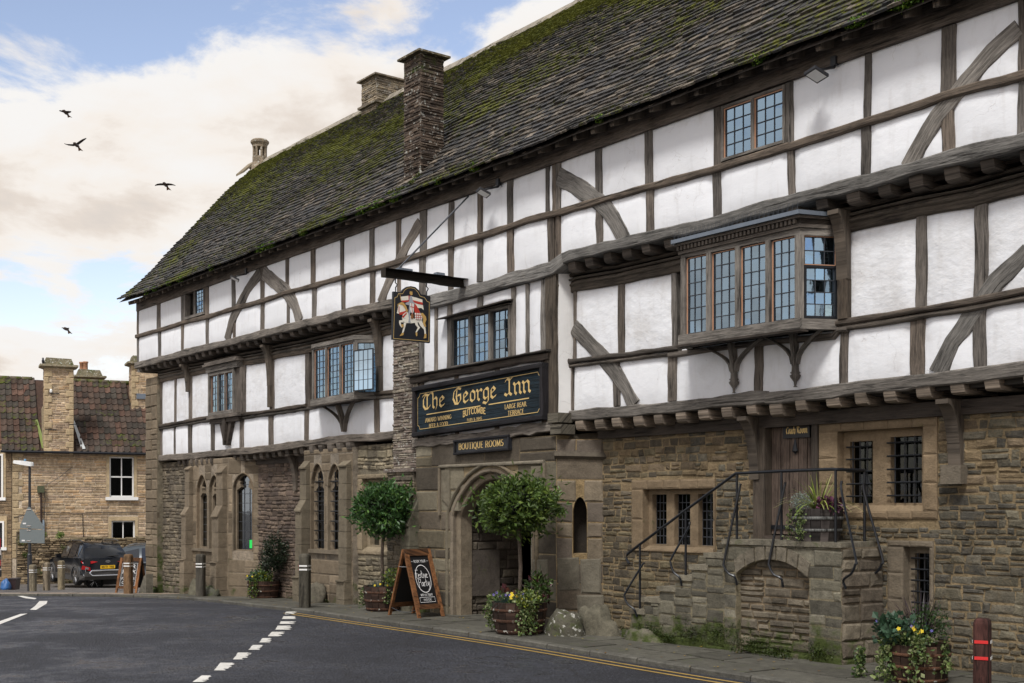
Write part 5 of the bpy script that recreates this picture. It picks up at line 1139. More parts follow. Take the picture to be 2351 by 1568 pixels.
def buttress(fr, d, u0, u1, zb, marks, pr, col, label=None):
    """stepped stone buttress: marks = [(z, projection)], sloping weatherings between"""
    m = MB(); P = fr.P; z = zb; p = pr[0]; segs = []
    for (z1, p1), p0 in zip(marks, pr):
        segs.append((z, z1, p0)); z = z1+p1
    prof = []; 
    z = zb
    for i, (z1, s) in enumerate(marks):
        prof += [(z, pr[i]), (z1, pr[i])]
        if i+1 < len(pr): prof += [(z1+.012, pr[i]+.03), (z1+.03, pr[i]+.03)]
        z = z1+s
    prof += [(z, pr[-1]), (marks[-1][0]+marks[-1][1], pr[-1])] if 0 else []
    prof += [(marks[-1][0]+.015, pr[len(marks)-1]+.03), (marks[-1][0]+.03, pr[len(marks)-1]+.03), (marks[-1][0]+marks[-1][1], 0)]
    m = MB(); box(m, fr, u0+.01, u1-.01, d-.05, d+.02, zb, prof[-1][0]-.05, tuple(q*.6 for q in col)); B_ = m.build('buttress', M['ash'], INN, label=label)
    pz = [q[0] for q in prof]; cuts = [prof[0]]
    for (za, pa_), (zb_, pb_) in zip(prof, prof[1:]):
        k = max(1, round((zb_-za)/.3)) if zb_-za > .35 else 1
        cuts += [(za+(zb_-za)*i/k, pa_+(pb_-pa_)*i/k) for i in range(1, k+1)]
    for (za, pa_), (zb_, pb_) in zip(cuts, cuts[1:]):
        if zb_-za < .005: continue
        g = .004 if zb_-za > .05 else 0; c = rr(.86, 1.12); e = rr(-.004, .004); q = MB(); ch = .008
        vs = [P(u0, d, za+g), P(u0, d+pa_-ch, za+g), P(u0+ch, d+pa_+e, za+g), P(u1-ch, d+pa_+e, za+g), P(u1, d+pa_-ch, za+g), P(u1, d, za+g), P(u0, d, zb_-g), P(u0, d+pb_-ch, zb_-g), P(u0+ch, d+pb_+e, zb_-g), P(u1-ch, d+pb_+e, zb_-g), P(u1, d+pb_-ch, zb_-g), P(u1, d, zb_-g)]
        q.add(vs, [(i, i+1, i+7, i+6) for i in range(5)]+[(5, 4, 3, 2, 1, 0), (6, 7, 8, 9, 10, 11)], tuple(v*c for v in col), [(gm(v[2]), 0, 0) for v in vs]); q.build('ashlar_block', M['ash'], B_)
    return B_
# first bay
A1 = (3.30, 3.95, .79, 2.1, 2.52); A2 = (4.0, 4.62, .80, 2.1, 2.50)
hs = [arch_hole(*A1[:3], A1[3], A1[4]), arch_hole(*A2[:3], A2[3], A2[4])]
masonry('bay_wall', MAIN, BF, 2.85, 5.08, gl, 2.86, hs, (.26, .36), (.4, .8), P_A, (.25, .21, .16), 'ashlar front of the left stone bay', mat=M['ash'], pr=(.006, .012), gap=.01, mossf=gm, jit=.004)
lancet('w', MAIN, BF, A1, (3.44, 3.84, .84, 2.10, 2.38), label='left lancet of the left stone bay'); lancet('w', MAIN, BF, A2, (4.12, 4.53, .84, 2.08, 2.36), label='right lancet of the left stone bay')
cb = (.20, .162, .115)
buttress(MAIN, BF, 2.87, 3.13, -.4, [(.5, .04), (1.55, .22), (2.62, .12)], [.24, .20, .11], cb); buttress(MAIN, BF, 4.68, 5.02, -.4, [(.5, .04), (1.52, .28), (2.5, .2)], [.27, .22, .12], cb)
FC = Fr((5.08, -BF), (.89, .32)); LC = math.hypot(.89, .32)
ch_ = (.13, .76, .79, 2.2, 2.52)
masonry('bay_wall', FC, 0, 0, LC, gl, 2.86, [arch_hole(*ch_)], (.26, .36), (.3, .8), P_A, (.25, .21, .16), 'canted side of the left stone bay', mat=M['ash'], pr=(.006, .012), gap=.01, mossf=gm, jit=.004)
wc = lancet('w', FC, 0, ch_, (.20, .70, .82, 2.22, 2.46), cols=3, rows=8, label='curtained arched window with a green notice', cusps=True, rec=.07)
m = MB(); box(m, FC, .53, .64, -.128, -.122, .85, 1.03, (.02, .75, .12)); m.build('green_notice', M['paint'], wc)
m = MB(); vs = []
for j in range(9):
    z = 2.35-j*.16; a = .50+.02*j+ (0 if j < 5 else .02*(j-5)); vs += [FC.P(a, -.30, z), FC.P((a+.70)/2, -.27, z), FC.P(.72, -.30, z)]
m.add(vs, [(3*j+k, 3*j+k+1, 3*j+k+4, 3*j+k+3) for j in range(8) for k in range(2)]); m.build('curtain', M['curtain'], wc)
# dark rubble between bays
masonry('stone_wall', MAIN, vg, 5.9, 8.75, gl, 2.8, [], (.055, .13), (.10, .34), P_BR, MOR_D, 'dark brown rubble wall between the two stone bays', mossf=gm0, wave=.05, jit=.016)
# second bay
B1 = (8.93, 9.53, .90, 2.15, 2.62); B2 = (9.60, 10.20, .90, 2.15, 2.60)
masonry('bay_wall', MAIN, BF, 8.66, 10.6, gl, 2.88, [arch_hole(*B1), arch_hole(*B2)], (.24, .40), (.4, .9), P_A, (.22, .19, .15), 'ashlar front of the barred stone bay', mat=M['ash'], pr=(.006, .014), gap=.012, mossf=gm, jit=.006)
lancet('w', MAIN, BF, B1, (9.08, 9.44, .95, 2.18, 2.48), bars=True, label='left iron-barred lancet of the second stone bay'); lancet('w', MAIN, BF, B2, (9.74, 10.08, .95, 2.18, 2.48), bars=True, label='right iron-barred lancet of the second stone bay')
buttress(MAIN, BF, 8.66, 8.92, -.3, [(.35, .04), (1.65, .25), (2.5, .18)], [.26, .2, .1], (.165, .14, .10)); buttress(MAIN, BF, 10.26, 10.56, -.3, [(.35, .04), (2.5, .14)], [.17, .12], (.165, .14, .10))
m = MB(); box(m, MAIN, 8.95, 10.25, BF-.02, BF+.07, .86, .93, (.18, .15, .11)); m.build('sill', M['ash'], INN); m = MB(); box(m, MAIN, 3.15, 4.66, BF-.02, BF+.06, .74, .80, (.18, .15, .11)); m.build('sill', M['ash'], INN)
WG = (10.68, 11.9, .97, 2.28)
masonry('stone_wall', MAIN, -.30, 10.6, 12.3, gl, 2.9, [rect_hole(10.5, 12.0, .88, 2.36)], (.06, .17), (.10, .32), P_C, MOR_L, 'pale rubble wall beside the chimney stack', mossf=gm, wave=.04, jit=.016)
def stone_window(fr, d, out, lights, rec, cols, rows, label, col=(.30, .24, .155), bars=None, glass='dglass', hood=True, tr=None, single=True):
    """stone surround with mullions; lights: list of (u0,u1,z0,z1)"""
    a, b, z0, z1 = out; m = MB(); holes = [rect_hole(*l) for l in lights]
    slab(m, fr, d-.22, d+.012, a, b, z0, z1, [rect_hole(min(l[0] for l in lights)-rec, max(l[1] for l in lights)+rec, min(l[2] for l in lights)-rec, max(l[3] for l in lights)+rec)], .3, col)
    A, B, Z0, Z1 = min(l[0] for l in lights)-rec, max(l[1] for l in lights)+rec, min(l[2] for l in lights)-rec, max(l[3] for l in lights)+rec
    slab(m, fr, d-.24, d-.10, A-.02, B+.02, Z0-.02, Z1+.02, holes, .5, col)
    blocks = []; k = 0
    def col_(u0_, u1_, za, zb, vert):
        n = max(1, round((zb-za if vert else u1_-u0_)/.34))
        for i in range(n):
            if vert: blocks.append((u0_, u1_, za+(zb-za)*i/n, za+(zb-za)*(i+1)/n))
            else: blocks.append((u0_+(u1_-u0_)*i/n, u0_+(u1_-u0_)*(i+1)/n, za, zb))
    col_(a, A, Z0, Z1, True); col_(B, b, Z0, Z1, True); col_(a, b, Z1, z1, False); col_(a, b, z0, Z0, False)
    P = fr.P; q = [P(A, d+.012, Z0), P(B, d+.012, Z0), P(B, d-.1, Z0+rec*.7), P(A, d-.1, Z0+rec*.7)]; m.add(q, [(0, 1, 2, 3)], col)
    w = m.build('window', M['ash'], INN, label=label)
    for (ua, ub, za, zb) in blocks:
        if ub-ua > .02 and zb-za > .02: stone(fr, ua+.003, ub-.003, za+.003, zb-.003, d+.013, .012, tn(rr(.82, 1.12), col), rr(-.2, .0), .003).build('dressed_stone', M['ash'], w)
    # joints of the dressed blocks
    for (u0, u1, y0, y1) in lights:
        g = MB()
        if single and cols > 1: pane_grid(w, fr, d-.19, u0, u1, y0, y1, cols, rows, glass=glass, came=.012, tilt=.01)
        else: box(g, fr, u0-.01, u1+.01, d-.20, d-.195, y0-.01, y1+.01); g.build('pane', M[glass], w); NP[0] += 1
        if bars:
            nv, nh = bars
            for i in range(nv): x = u0+(u1-u0)*(i+.6)/(nv+.2); q = MB(); tube(q, [fr.P(x, d-.08, y0), fr.P(x, d-.08, y1)], .009, 6); q.build('iron_bar', M['iron'], w)
            for i in range(nh): z = y0+(y1-y0)*(i+.55)/nh; q = MB(); tube(q, [fr.P(u0-.02, d-.065, z), fr.P(u1+.01, d-.065, z)], .011, 6); q.build('iron_bar', M['iron'], w)
    return w
stone_window(MAIN, -.30, (10.5, 12.0, .88, 2.36), [(10.85, 11.18, 1.05, 2.18), (11.28, 11.6, 1.05, 2.18)], .10, 2, 3, 'two-light stone window behind the small bay tree', single=False, col=(.25, .205, .14))
# chimney stack against the wall and through the roof
P_S = palette([(.21, .185, .15), (.18, .15, .125), (.24, .21, .165), (.16, .13, .11)]); P_S2 = palette([(.085, .065, .05), (.11, .082, .062), (.07, .055, .045), (.13, .10, .075)])
def stack(name, u0, u1, vf, vb, z0, z1, pal, mortar, hr=(.028, .06), mat='slate', lr=(.1, .3), label=None, key='inn', parent=None, mossf=None, faces='fr', fr=None, single='stone', pr=(.004, .03)):
    fr = fr or MAIN; m = MB(); box(m, fr, u0+.01, u1-.01, vb+.01, vf-.01, z0, z1, mortar); o = m.build(name, M['mortar'], parent or INN)
    if label: o['label'] = label
    course(key, o, fr, vf-.01, u0, u1, z0, z1, [], hr, lr, pal, mortar, pr=pr, mat=M[mat], mslab=False, gap=.006, jit=.008, mossf=mossf, sname='small_slabs', name=single)
    if 'r' in faces:
        p0 = fr.P(u1, vf, 0); p1 = fr.P(u1, vb, 0); f2 = Fr(p0[:2], (p1[0]-p0[0], p1[1]-p0[1])); course(key, o, f2, -.01, 0, vf-vb, z0, z1, [], hr, lr, pal, mortar, pr=pr, mat=M[mat], mslab=False, gap=.006, jit=.008, mossf=mossf, sname='small_slabs', name=single)
    if 'l' in faces:
        p0 = fr.P(u0, vb, 0); p1 = fr.P(u0, vf, 0); f2 = Fr(p0[:2], (p1[0]-p0[0], p1[1]-p0[1])); course(key, o, f2, -.01, 0, vf-vb, z0, z1, [], hr, lr, pal, mortar, pr=pr, mat=M[mat], mslab=False, gap=.006, jit=.008, mossf=mossf, sname='small_slabs', name=single)
    return o
stack('wall_stack', 12.27, 13.06, -.02, -.4, 2.42, 5.22, P_S, (.17, .145, .12), (.03, .065), label='thin-slabbed chimney stack running up the wall beside the sign', faces='f', mat='slate')
stack('wall_stack', 12.16, 13.02, .03, -.4, -.2, 2.38, P_L, MOR_L, (.05, .11), label='rubble foot of the wall stack', faces='f', mat='stone', mossf=lambda z: .06)
m = MB(); box(m, MAIN, 12.1, 13.06, -.3, .07, 2.36, 2.42, (.17, .14, .12)); m.build('offset_course', M['slate'], INN)
buttress(MAIN, .0, 12.86, 13.14, -.2, [(1.42, .5)], [.2], (.14, .13, .095))
u0, u1, va, vb = CH1
def capped(u0, u1, va, vb, z0, z1, pal, mor, capc, name='chimney', moss=None, label=None, mid=None):
    o = stack(name, u0, u1, va, vb, z0, z1, pal, mor, label=label, faces='frl', mossf=moss)
    m = MB(); q = .085; box(m, MAIN, u0-q, u1+q, vb-q, va+q, z1, z1+.035, capc); P = MAIN.P; um, vm = (u0+u1)/2, (va+vb)/2
    vs = [P(u0-q, vb-q, z1+.035), P(u1+q, vb-q, z1+.035), P(u1+q, va+q, z1+.035), P(u0-q, va+q, z1+.035), P(um, vm, z1+.12)]; m.add(vs, [(0, 1, 4), (1, 2, 4), (2, 3, 4), (3, 0, 4)], capc, (.15, 0, 0))
    m.build('cap_stone', M['slate'], o); return o
capped(u0, u1, va, vb, 6.95, 9.50, P_S2, (.06, .048, .04), (.12, .10, .06), moss=lambda z: .13 if z > 9.2 else (-.02 if z < 7.5 else -.3), label='tall dark brown chimney of thin slabs rising near the eaves')
m = MB(); box(m, MAIN, u1-.03, u1+.10, va-.5, va-.42, 7.62, 7.80, (.3, .3, .3)); m.build('lead_flashing', M['lead'], INN)
u0, u1, va, vb = CH2; P_T = palette([(.27, .225, .165), (.30, .25, .18), (.22, .19, .15), (.34, .285, .2)])
o = capped(u0, u1, va, vb-.3, 10.2, 11.68, P_T, (.2, .17, .13), (.2, .165, .12), label='buff stone chimney on the ridge behind the brown one')
m = MB(); box(m, MAIN, u0-.07, u1+.07, vb-.35, va+.07, 11.05, 11.10, (.19, .16, .12)); m.build('string_course', M['slate'], o)
m = MB()
# stone bellcote-like turret at the gable's ridge end
TU = (-.26, 3.5); R0 = .20; mb = MB(); cT = (.25, .205, .15)
lathe(mb, (TU[0], TU[1], 0), [(.25, 10.95), (.215, 11.14), (R0, 11.18), (R0, 11.34)], 10, cT); 
for k in range(8):
    a = 2*math.pi*(k+.5)/8+.2; x, y = TU[0]+R0*.84*math.cos(a), TU[1]+R0*.84*math.sin(a)
    tube(mb, [(x, y, 11.33), (x, y, 11.62)], .034, 6, cT)
lathe(mb, (TU[0], TU[1], 0), [(R0, 11.60), (R0+.005, 11.66), (R0+.05, 11.72), (R0+.052, 11.77), (R0+.01, 11.81), (.12, 11.83)], 12, cT)
mb.build('ridge_turret', M['slate'], INN, label='small open stone turret at the left end of the ridge')
m = MB(); prism(m, Fr((TU[0]-.26, 0), (0, 1)), [(3.15, 10.98), (3.5, 11.32), (3.85, 10.98), (3.85, 10.92), (3.5, 11.24), (3.15, 10.92)], -.5, 0, (.24, .2, .14)); m.build('gable_coping', M['stone'], INN)

# ---- porch ground storey
cP = (.17, .15, .11)
AR = (14.254, 16.11, -.2, 1.58, 2.20)
PH = arch_hole(AR[0]-.12, AR[1]+.12, -.2, 1.58, 2.30)
masonry('porch_wall', MAIN, 0, 13.05, 16.80, -.2, 2.80, [PH], (.24, .42), (.3, .75), P_AD, (.27, .215, .13), 'worn ashlar porch front around the pointed arch', mat=M['ash'], pr=(.006, .02), gap=.018, jit=.012, mossf=lambda z: max(-.15, .03-z*.25))
n = 12; hw = (AR[1]-AR[0])/2; cx = (AR[0]+AR[1])/2
def arch_ring(off_, w_, d0, d1, col, nm):
    H_ = arch_hole(AR[0]-off_, AR[1]+off_, -.2, 1.58, 2.20+off_*.9); h_ = hw+off_
    xs = [cx-h_*math.cos(math.pi/2*i/n) for i in range(n+1)]
    L_ = [(AR[0]-off_, 0), (AR[0]-off_, 1.0), (AR[0]-off_, 1.56)]+[(x, H_[2](x)[1]) for x in xs[1:]]
    R_ = [(2*cx-x, z) for x, z in L_][::-1]
    for p in (L_, R_): timber(MAIN, p, w_, d0, d1, col, .004, .12, .02).build(nm, M['ash'], INN)
arch_ring(.055, .12, -.30, -.06, (.20, .17, .125), 'arch_moulding'); arch_ring(.15, .08, -.2, .015, (.19, .16, .12), 'arch_moulding'); arch_ring(.25, .06, -.1, .045, (.20, .17, .12), 'arch_moulding')
for pth in ([(13.80, 1.62), (13.80, 2.40)], [(13.80, 2.42), (16.55, 2.42)], [(16.55, 2.40), (16.55, 1.62)]): timber(MAIN, pth, .055, -.1, .055, (.2, .17, .125), .004).build('label_mould', M['ash'], INN)
for a, b in (([(13.86, 1.9), (14.1, 1.75), (14.1, 2.36), (13.86, 2.36)], 0), ([(16.24, 2.36), (16.24, 1.8), (16.5, 1.9), (16.5, 2.36)], 0)):
    m = MB(); prism(m, MAIN, a, -.05, .035, (.17, .15, .11)); m.build('carved_block', M['ash'], INN)
# porch passage, its shade painted into darker stone and door colours
FP = Fr((14.20, 0.0), (0, 1)); 
FPL = Fr((14.18, .10), (.12, 1.5)); 
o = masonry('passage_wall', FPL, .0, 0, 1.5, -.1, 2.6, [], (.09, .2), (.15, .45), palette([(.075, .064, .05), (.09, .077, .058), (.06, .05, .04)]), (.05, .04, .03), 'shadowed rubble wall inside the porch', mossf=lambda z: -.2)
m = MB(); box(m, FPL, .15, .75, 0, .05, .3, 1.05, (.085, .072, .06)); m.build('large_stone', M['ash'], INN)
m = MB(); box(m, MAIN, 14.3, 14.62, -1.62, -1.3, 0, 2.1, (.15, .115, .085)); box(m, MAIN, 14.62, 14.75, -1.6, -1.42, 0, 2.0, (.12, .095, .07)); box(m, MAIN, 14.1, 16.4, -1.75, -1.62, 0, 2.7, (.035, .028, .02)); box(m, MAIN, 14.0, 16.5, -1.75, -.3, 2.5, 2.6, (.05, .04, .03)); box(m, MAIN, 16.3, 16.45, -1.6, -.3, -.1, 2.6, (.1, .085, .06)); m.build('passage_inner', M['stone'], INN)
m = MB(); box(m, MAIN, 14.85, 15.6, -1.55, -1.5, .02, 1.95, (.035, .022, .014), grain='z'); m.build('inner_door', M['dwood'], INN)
# porch side with its niche
pa, pb = (16.80, 0.0), (17.264, .5); FPS = Fr(pa, (pb[0]-pa[0], pb[1]-pa[1])); LS = math.hypot(pb[0]-pa[0], pb[1]-pa[1])
NI = arch_hole(.24, .44, 1.08, 1.72, 1.90, 5)
masonry('porch_wall', FPS, 0, 0, LS, -.2, 2.74, [NI], (.2, .42), (.25, .5), palette([(.14, .115, .085), (.17, .14, .10), (.12, .10, .08)]), (.26, .19, .10), 'splayed side of the porch with an empty niche', mat=M['ash'], pr=(.006, .02), gap=.016, mossf=lambda z: max(-.2, .0-z*.25))
m = MB(); box(m, FPS, .2, .5, -.45, -.28, 1.0, 2.0, (.03, .025, .02)); m.build('niche', M['ash'], INN)  # back of the recess painted near-black for the shade inside it
m = MB(); P = FPS.P; vs = [P(-.03, .06, 2.50), P(LS+.04, .06, 2.48), P(LS+.04, -.2, 2.86), P(-.03, -.2, 2.80), P(-.03, .02, 2.46), P(LS+.04, .02, 2.44), P(LS+.04, -.3, 2.5), P(-.03, -.3, 2.5)]
m.add(vs, [(0, 1, 2, 3), (4, 5, 1, 0), (5, 6, 2, 1), (6, 7, 3, 2), (7, 4, 0, 3), (7, 6, 5, 4)], (.10, .085, .065)); m.build('sloping_hood_stone', M['ash'], INN)
for a, b, c, d in ((.02, .33, .55, 1.02), (.35, .66, .5, 1.0), (.3, .68, 0.1, .48)):
    m = MB(); q = stone(FPS, a, b, c, d, .012, .02, (.165, .15, .115), -.1, .02); q.build('patch_stone', M['ash'], INN)
m = MB(); q = stone(MAIN, 16.25, 16.6, .55, .98, .01, .025, (.18, .165, .125), -.1, .02); q.build('patch_stone', M['ash'], INN)
m = MB(); tube(m, [(13.48, -.03, 1.10), (13.50, -.055, 1.085), (13.48, -.06, 1.07)], .008, 5); tube(m, [(13.48+.035*math.sin(t), -.06, 1.03+.045*math.cos(t)) for t in np.linspace(0, 6.28, 12)], .007, 5); m.build('iron_ring', M['iron'], INN)

# ---- right ground floor
W3 = [T['w3'][0], T['w3'][1], T['w3'][2]]
hol = [rect_hole(17.87, 19.46, 1.14, 2.13), rect_hole(20.14, 21.12, 1.3, 2.8), rect_hole(21.14, 22.74, 1.62, 2.74), rect_hole(22.1, 22.69, .45, 1.38)]
def gmr(z): return max(-.3, -.02-z*.3)
masonry('stone_wall', MAIN, vg, 17.2, 26.7, -.25, 2.80, hol, (.05, .14), (.08, .28), P_R, MOR_R, 'rubble wall with sandy mortar under the right-hand jetty', mossf=gmr, gap=.018, pr=(.004, .02), jit=.018, wave=.06, mat=M['stoneR'])
zt = [1.33, 1.33, 1.33]; L3 = [(q[0], q[1], 1.24, 1.92) for q in W3]; L3 = [(18.17, 18.45, 1.24, 1.93), (18.60, 18.90, 1.24, 1.93), (19.05, 19.36, 1.24, 1.93)]
w = stone_window(MAIN, vg, (17.87, 19.46, 1.14, 2.13), L3, .07, 4, 6, 'three-light mullioned window left of the stair', single=True, col=(.20, .15, .095))
wb = [(21.50, 21.82, 1.80, 2.52), (22.06, 22.47, 1.80, 2.55)]
w = stone_window(MAIN, vg, (21.14, 22.74, 1.62, 2.74), wb, .09, 1, 1, 'pair of iron-barred stone windows beside the door', bars=(3, 5), single=False, col=(.215, .16, .10))
w = stone_window(MAIN, vg, (22.1, 22.69, .45, 1.38), [(22.38, 22.57, .5, 1.24)], .07, 1, 1, 'narrow barred cellar window above the right-hand planter', bars=(2, 6), single=False, col=(.165, .137, .10))
m = MB(); box(m, MAIN, 22.05, 22.75, vg-.1, vg+.05, .24, .44, (.25, .22, .17)); m.build('sill', M['ash'], INN)
# coach room door
m = MB(); box(m, MAIN, 20.14, 20.33, vg-.25, vg+.05, 1.36, 2.86, (.075, .06, .046), grain='z'); box(m, MAIN, 21.04, 21.13, vg-.25, vg+.03, 1.36, 2.86, (.05, .04, .032), grain='z'); box(m, MAIN, 20.33, 21.04, vg-.25, vg+.03, 2.76, 2.86, (.035, .03, .025), grain='u'); box(m, MAIN, 20.33, 21.04, vg-.25, vg+.06, 1.33, 1.40, (.07, .055, .045), grain='u')
D = m.build('door_frame', M['dwood'], INN, label='dark timber frame of the coach room door')
dr = MB(); box(dr, MAIN, 20.33, 21.04, vg-.16, vg-.10, 1.41, 2.755, (.03, .022, .018), grain='z'); dr = dr.build('door', M['dwood'], INN, label='plank door with a black knocker at the top of the steps')
xb = [20.335, 20.485, 20.621, 20.761, 20.899, 21.035]
for a, b in zip(xb, xb[1:]):
    m = MB(); box(m, MAIN, a+.006, b-.006, vg-.10, vg-.075+rr(0, .004), 1.42, 2.75, (.105, .078, .062), grain='z'); m.build('plank', M['wood'], dr)
m = MB(); box(m, MAIN, 20.34, 21.03, vg-.075, vg-.055, 1.48, 1.53, (.02, .02, .025)); m.build('kick_strip', M['iron'], dr)
m = MB(); lathe(m, (20.727, -vg+.05, 0), [(.005, 2.40), (.02, 2.42), (.045, 2.44), (.03, 2.50), (.012, 2.57), (.004, 2.59)], 10, sq=.5); m.build('knocker', M['iron'], dr)
m = MB(); box(m, MAIN, 20.99, 21.03, vg-.07, vg-.05, 2.3, 2.42, (.02, .02, .02)); box(m, MAIN, 20.99, 21.03, vg-.07, vg-.05, 1.75, 1.87, (.02, .02, .02)); m.build('hinge', M['iron'], dr)
m = MB(); box(m, MAIN, 20.545, 20.955, vg-.07, vg-.04, 2.60, 2.745, (.008, .008, .009)); DS = thing('door_sign', 'small black Coach Room name board in gold lettering on the plank door', 'sign', (20.75, .55, 2.6)); m.build('board', M['paint'], DS)
m = MB(); black_text(m, MAIN, 'Coach', 20.60, 20.745, 2.655, .085, vg-.038, thick=.2); black_text(m, MAIN, 'Room', 20.765, 20.93, 2.655, .085, vg-.038, thick=.2); m.build('lettering', M['gold'], DS)
m = MB(); box(m, MAIN, 23.75, 24.9, vg-.02, vg+.028, .5, 1.15, (.19, .165, .13)); q = m.build('render_patch', M['ash'], INN)
# ================================================================ stone stair, rail
ST = thing('stone_staircase', 'worn stone steps and landing up to the coach room door, mossy at the foot', 'staircase', (20.8, -.1, 0))
VF = .1; steps = [(18.50, .40), (18.74, .57), (19.03, .73), (19.31, .885), (19.61, 1.03), (19.87, 1.19), (20.16, 1.355)]
UR = 21.92; mst = lambda z: .34-z*.62
P_ST = palette([(.142, .132, .098), (.118, .109, .082), (.178, .165, .125), (.103, .096, .075)]); 
def stop(u):
    z = .12
    for a, b in steps:
        if u >= a: z = b
    return z-.06
ah = (20.36, 21.47, (lambda u: (-.2, .93+.2*(1-abs((u-20.915)/.56)**2.2))), 12)
mb = MB(); slab(mb, MAIN, vg, VF, 18.3, UR, -.3, stop, [ah], .05, (.175, .152, .10), mst); SB = mb.build('stair_wall', M['mortar'], ST)
us2 = [18.3]+[s[0] for s in steps]+[UR]; tops = [.12]+[s[1]-.06 for s in steps]
for a, b, t in zip(us2, us2[1:], tops):
    course('st', SB, MAIN, VF, a, b, -.3, t, [ah], (.07, .19), (.14, .42), P_ST, (.3, .24, .16), mslab=False, mossf=mst, pr=(.0, .018), gap=.012, wave=.06, jit=.02)
mb = MB(); slab(mb, MAIN, -.2, VF-.10, 20.3, 21.5, -.3, 1.2, [], .3, (.20, .155, .10), mst); AB = mb.build('arch_infill', M['mortar'], ST)
course('st', AB, MAIN, VF-.10, 20.34, 21.5, -.3, 1.15, [], (.08, .14), (.12, .34), palette([(.11, .095, .072), (.14, .12, .09), (.165, .142, .105)]), 0, mslab=False, mossf=lambda z: .25-z*.6, gap=.022)
n = 12; p = [(20.36+1.11*i/n, ah[2](20.36+1.11*i/n)[1]+.05) for i in range(n+1)]; 
for i in range(7):
    a, b = 20.36+1.11*i/7+.012, 20.36+1.11*(i+1)/7-.012; za, zb = ah[2](a)[1], ah[2](b)[1]; m = MB(); prism(m, MAIN, [(a, za+.01), (b, zb+.01), (b+(b-20.915)*.06, zb+.17), (a+(a-20.915)*.06, za+.17)], VF-.1, VF+.022, tn(rr(.8, 1.15), (.165, .145, .11)), False); m.build('arch_stone', M['stone'], ST)
FSD = Fr((UR, -VF), (.10, .6)); 
mb = MB(); slab(mb, FSD, -.5, -.0, 0, .63, -.3, 1.30, [], .3, (.18, .145, .10), mst); SD = mb.build('stair_wall', M['mortar'], ST)
course('st', SD, FSD, 0, 0, .63, -.3, 1.29, [], (.12, .22), (.2, .4), palette([(.14, .12, .09), (.165, .142, .105), (.12, .10, .076)]), 0, mslab=False, mossf=lambda z: .18-z*.55, gap=.015)
for i, (a, z) in enumerate(steps):
    b = steps[i+1][0]+.03 if i+1 < len(steps) else None
    if b:
        m = MB(); q = MB(); w_ = [(a-.02, VF+.03), (b, VF+.02), (b, vg), (a-.02, vg)]; c = rr(.85, 1.1); vs = [(x+rr(-.008, .008), -v, z-.065) for x, v in w_]+[(x+rr(-.01, .01), -v, z+rr(-.008, .004)) for x, v in w_]
        m.add(vs, [(0, 1, 5, 4), (1, 2, 6, 5), (2, 3, 7, 6), (3, 0, 4, 7), (4, 5, 6, 7), (3, 2, 1, 0)], (.19*c, .172*c, .13*c), (.0, 0, 0)); m.build('step', M['stone'], ST)
u = steps[-1][0]-.02
while u < UR-.05:
    e = min(u+rr(.3, .55), UR+.02); c = rr(.85, 1.15)
    for v0_, v1_ in ((VF+.03, -.2), (-.21, vg)):
        m = MB(); vs = [(x+rr(-.006, .006), -v, z) for z in (1.30, 1.36+rr(-.006, .006)) for x, v in ((u+.005, v0_), (e-.005, v0_), (e-.005, v1_), (u+.005, v1_))]
        m.add(vs, [(0, 1, 5, 4), (1, 2, 6, 5), (2, 3, 7, 6), (3, 0, 4, 7), (4, 5, 6, 7), (3, 2, 1, 0)], (.18*c, .163*c, .125*c), (.05, 0, 0)); m.build('landing_slab', M['stone'], ST)
    u = e
# foot boulders of the stair belong to it
def rock(name, c, r, col, mat='stone', moss=.0, label=None, parent=None, seed=0, flat=.0):
    m = MB(); n1, n2 = 14, 20; vs = []; cs = []
    for i in range(n1+1):
        th = math.pi*i/n1
        for j in range(n2):
            ph = 2*math.pi*j/n2; d = Vector((math.sin(th)*math.cos(ph), math.sin(th)*math.sin(ph), math.cos(th))); k = 1+.32*noise.noise(d*1.5+Vector((seed*3.1, 0, 0)))+.16*noise.noise(d*4+Vector((seed, 2, 0)))-.12*max(0, d.z)**4
            vs.append((c[0]+d.x*r[0]*k, c[1]+d.y*r[1]*k, c[2]+max(-.25, d.z)*r[2]*k))
    fs = [(i*n2+j, (i+1)*n2+j, (i+1)*n2+(j+1) % n2, i*n2+(j+1) % n2) for i in range(n1) for j in range(n2)]
    m.add(vs, fs, col, (moss, 0, 0)); o = m.build(name, M[mat], parent, smooth=True)
    return o
rock('footing_stone', (18.75, -.15, .0), (.35, .12, .16), (.17, .155, .12), moss=.2, parent=ST, seed=4)
mb = MB()
for u, z, w_, h in ((18.9, .12, .35, .12), (19.6, .15, .3, .16), (20.1, .2, .35, .2), (20.6, .12, .3, .12), (21.0, .05, .4, .1), (21.6, .1, .25, .12), (19.2, .05, .3, .1)):
    leaves(mb, (u, -VF-.02, z), (w_, .03, h), 520, .02, [(.02, .035, .004), (.03, .05, .006), (.04, .06, .008)], .05, seed=int(u*31), elong=1.5)
mb.build('moss', M['leaf'], ST, kind='stuff')
def smooth3(P_, n=5):
    A = [np.array(p) for p in P_]; A = [2*A[0]-A[1]]+A+[2*A[-1]-A[-2]]; out = []
    for i in range(1, len(A)-2):
        for k in range(n):
            t = k/n; a, b, c, d = A[i-1:i+3]; out.append(tuple(.5*((2*b)+(c-a)*t+(2*a-5*b+4*c-d)*t*t+(-a+3*b-3*c+d)*t**3)))
    return out+[tuple(A[-2])]
HR = thing('stair_handrail', 'black iron handrail with bowed stays around the stone landing', 'handrail', (20.3, -.02, .4))
RP = [(u, -.02, z) for u, z in T['rail']]; RP[-1] = (21.80, -.02, 2.176)
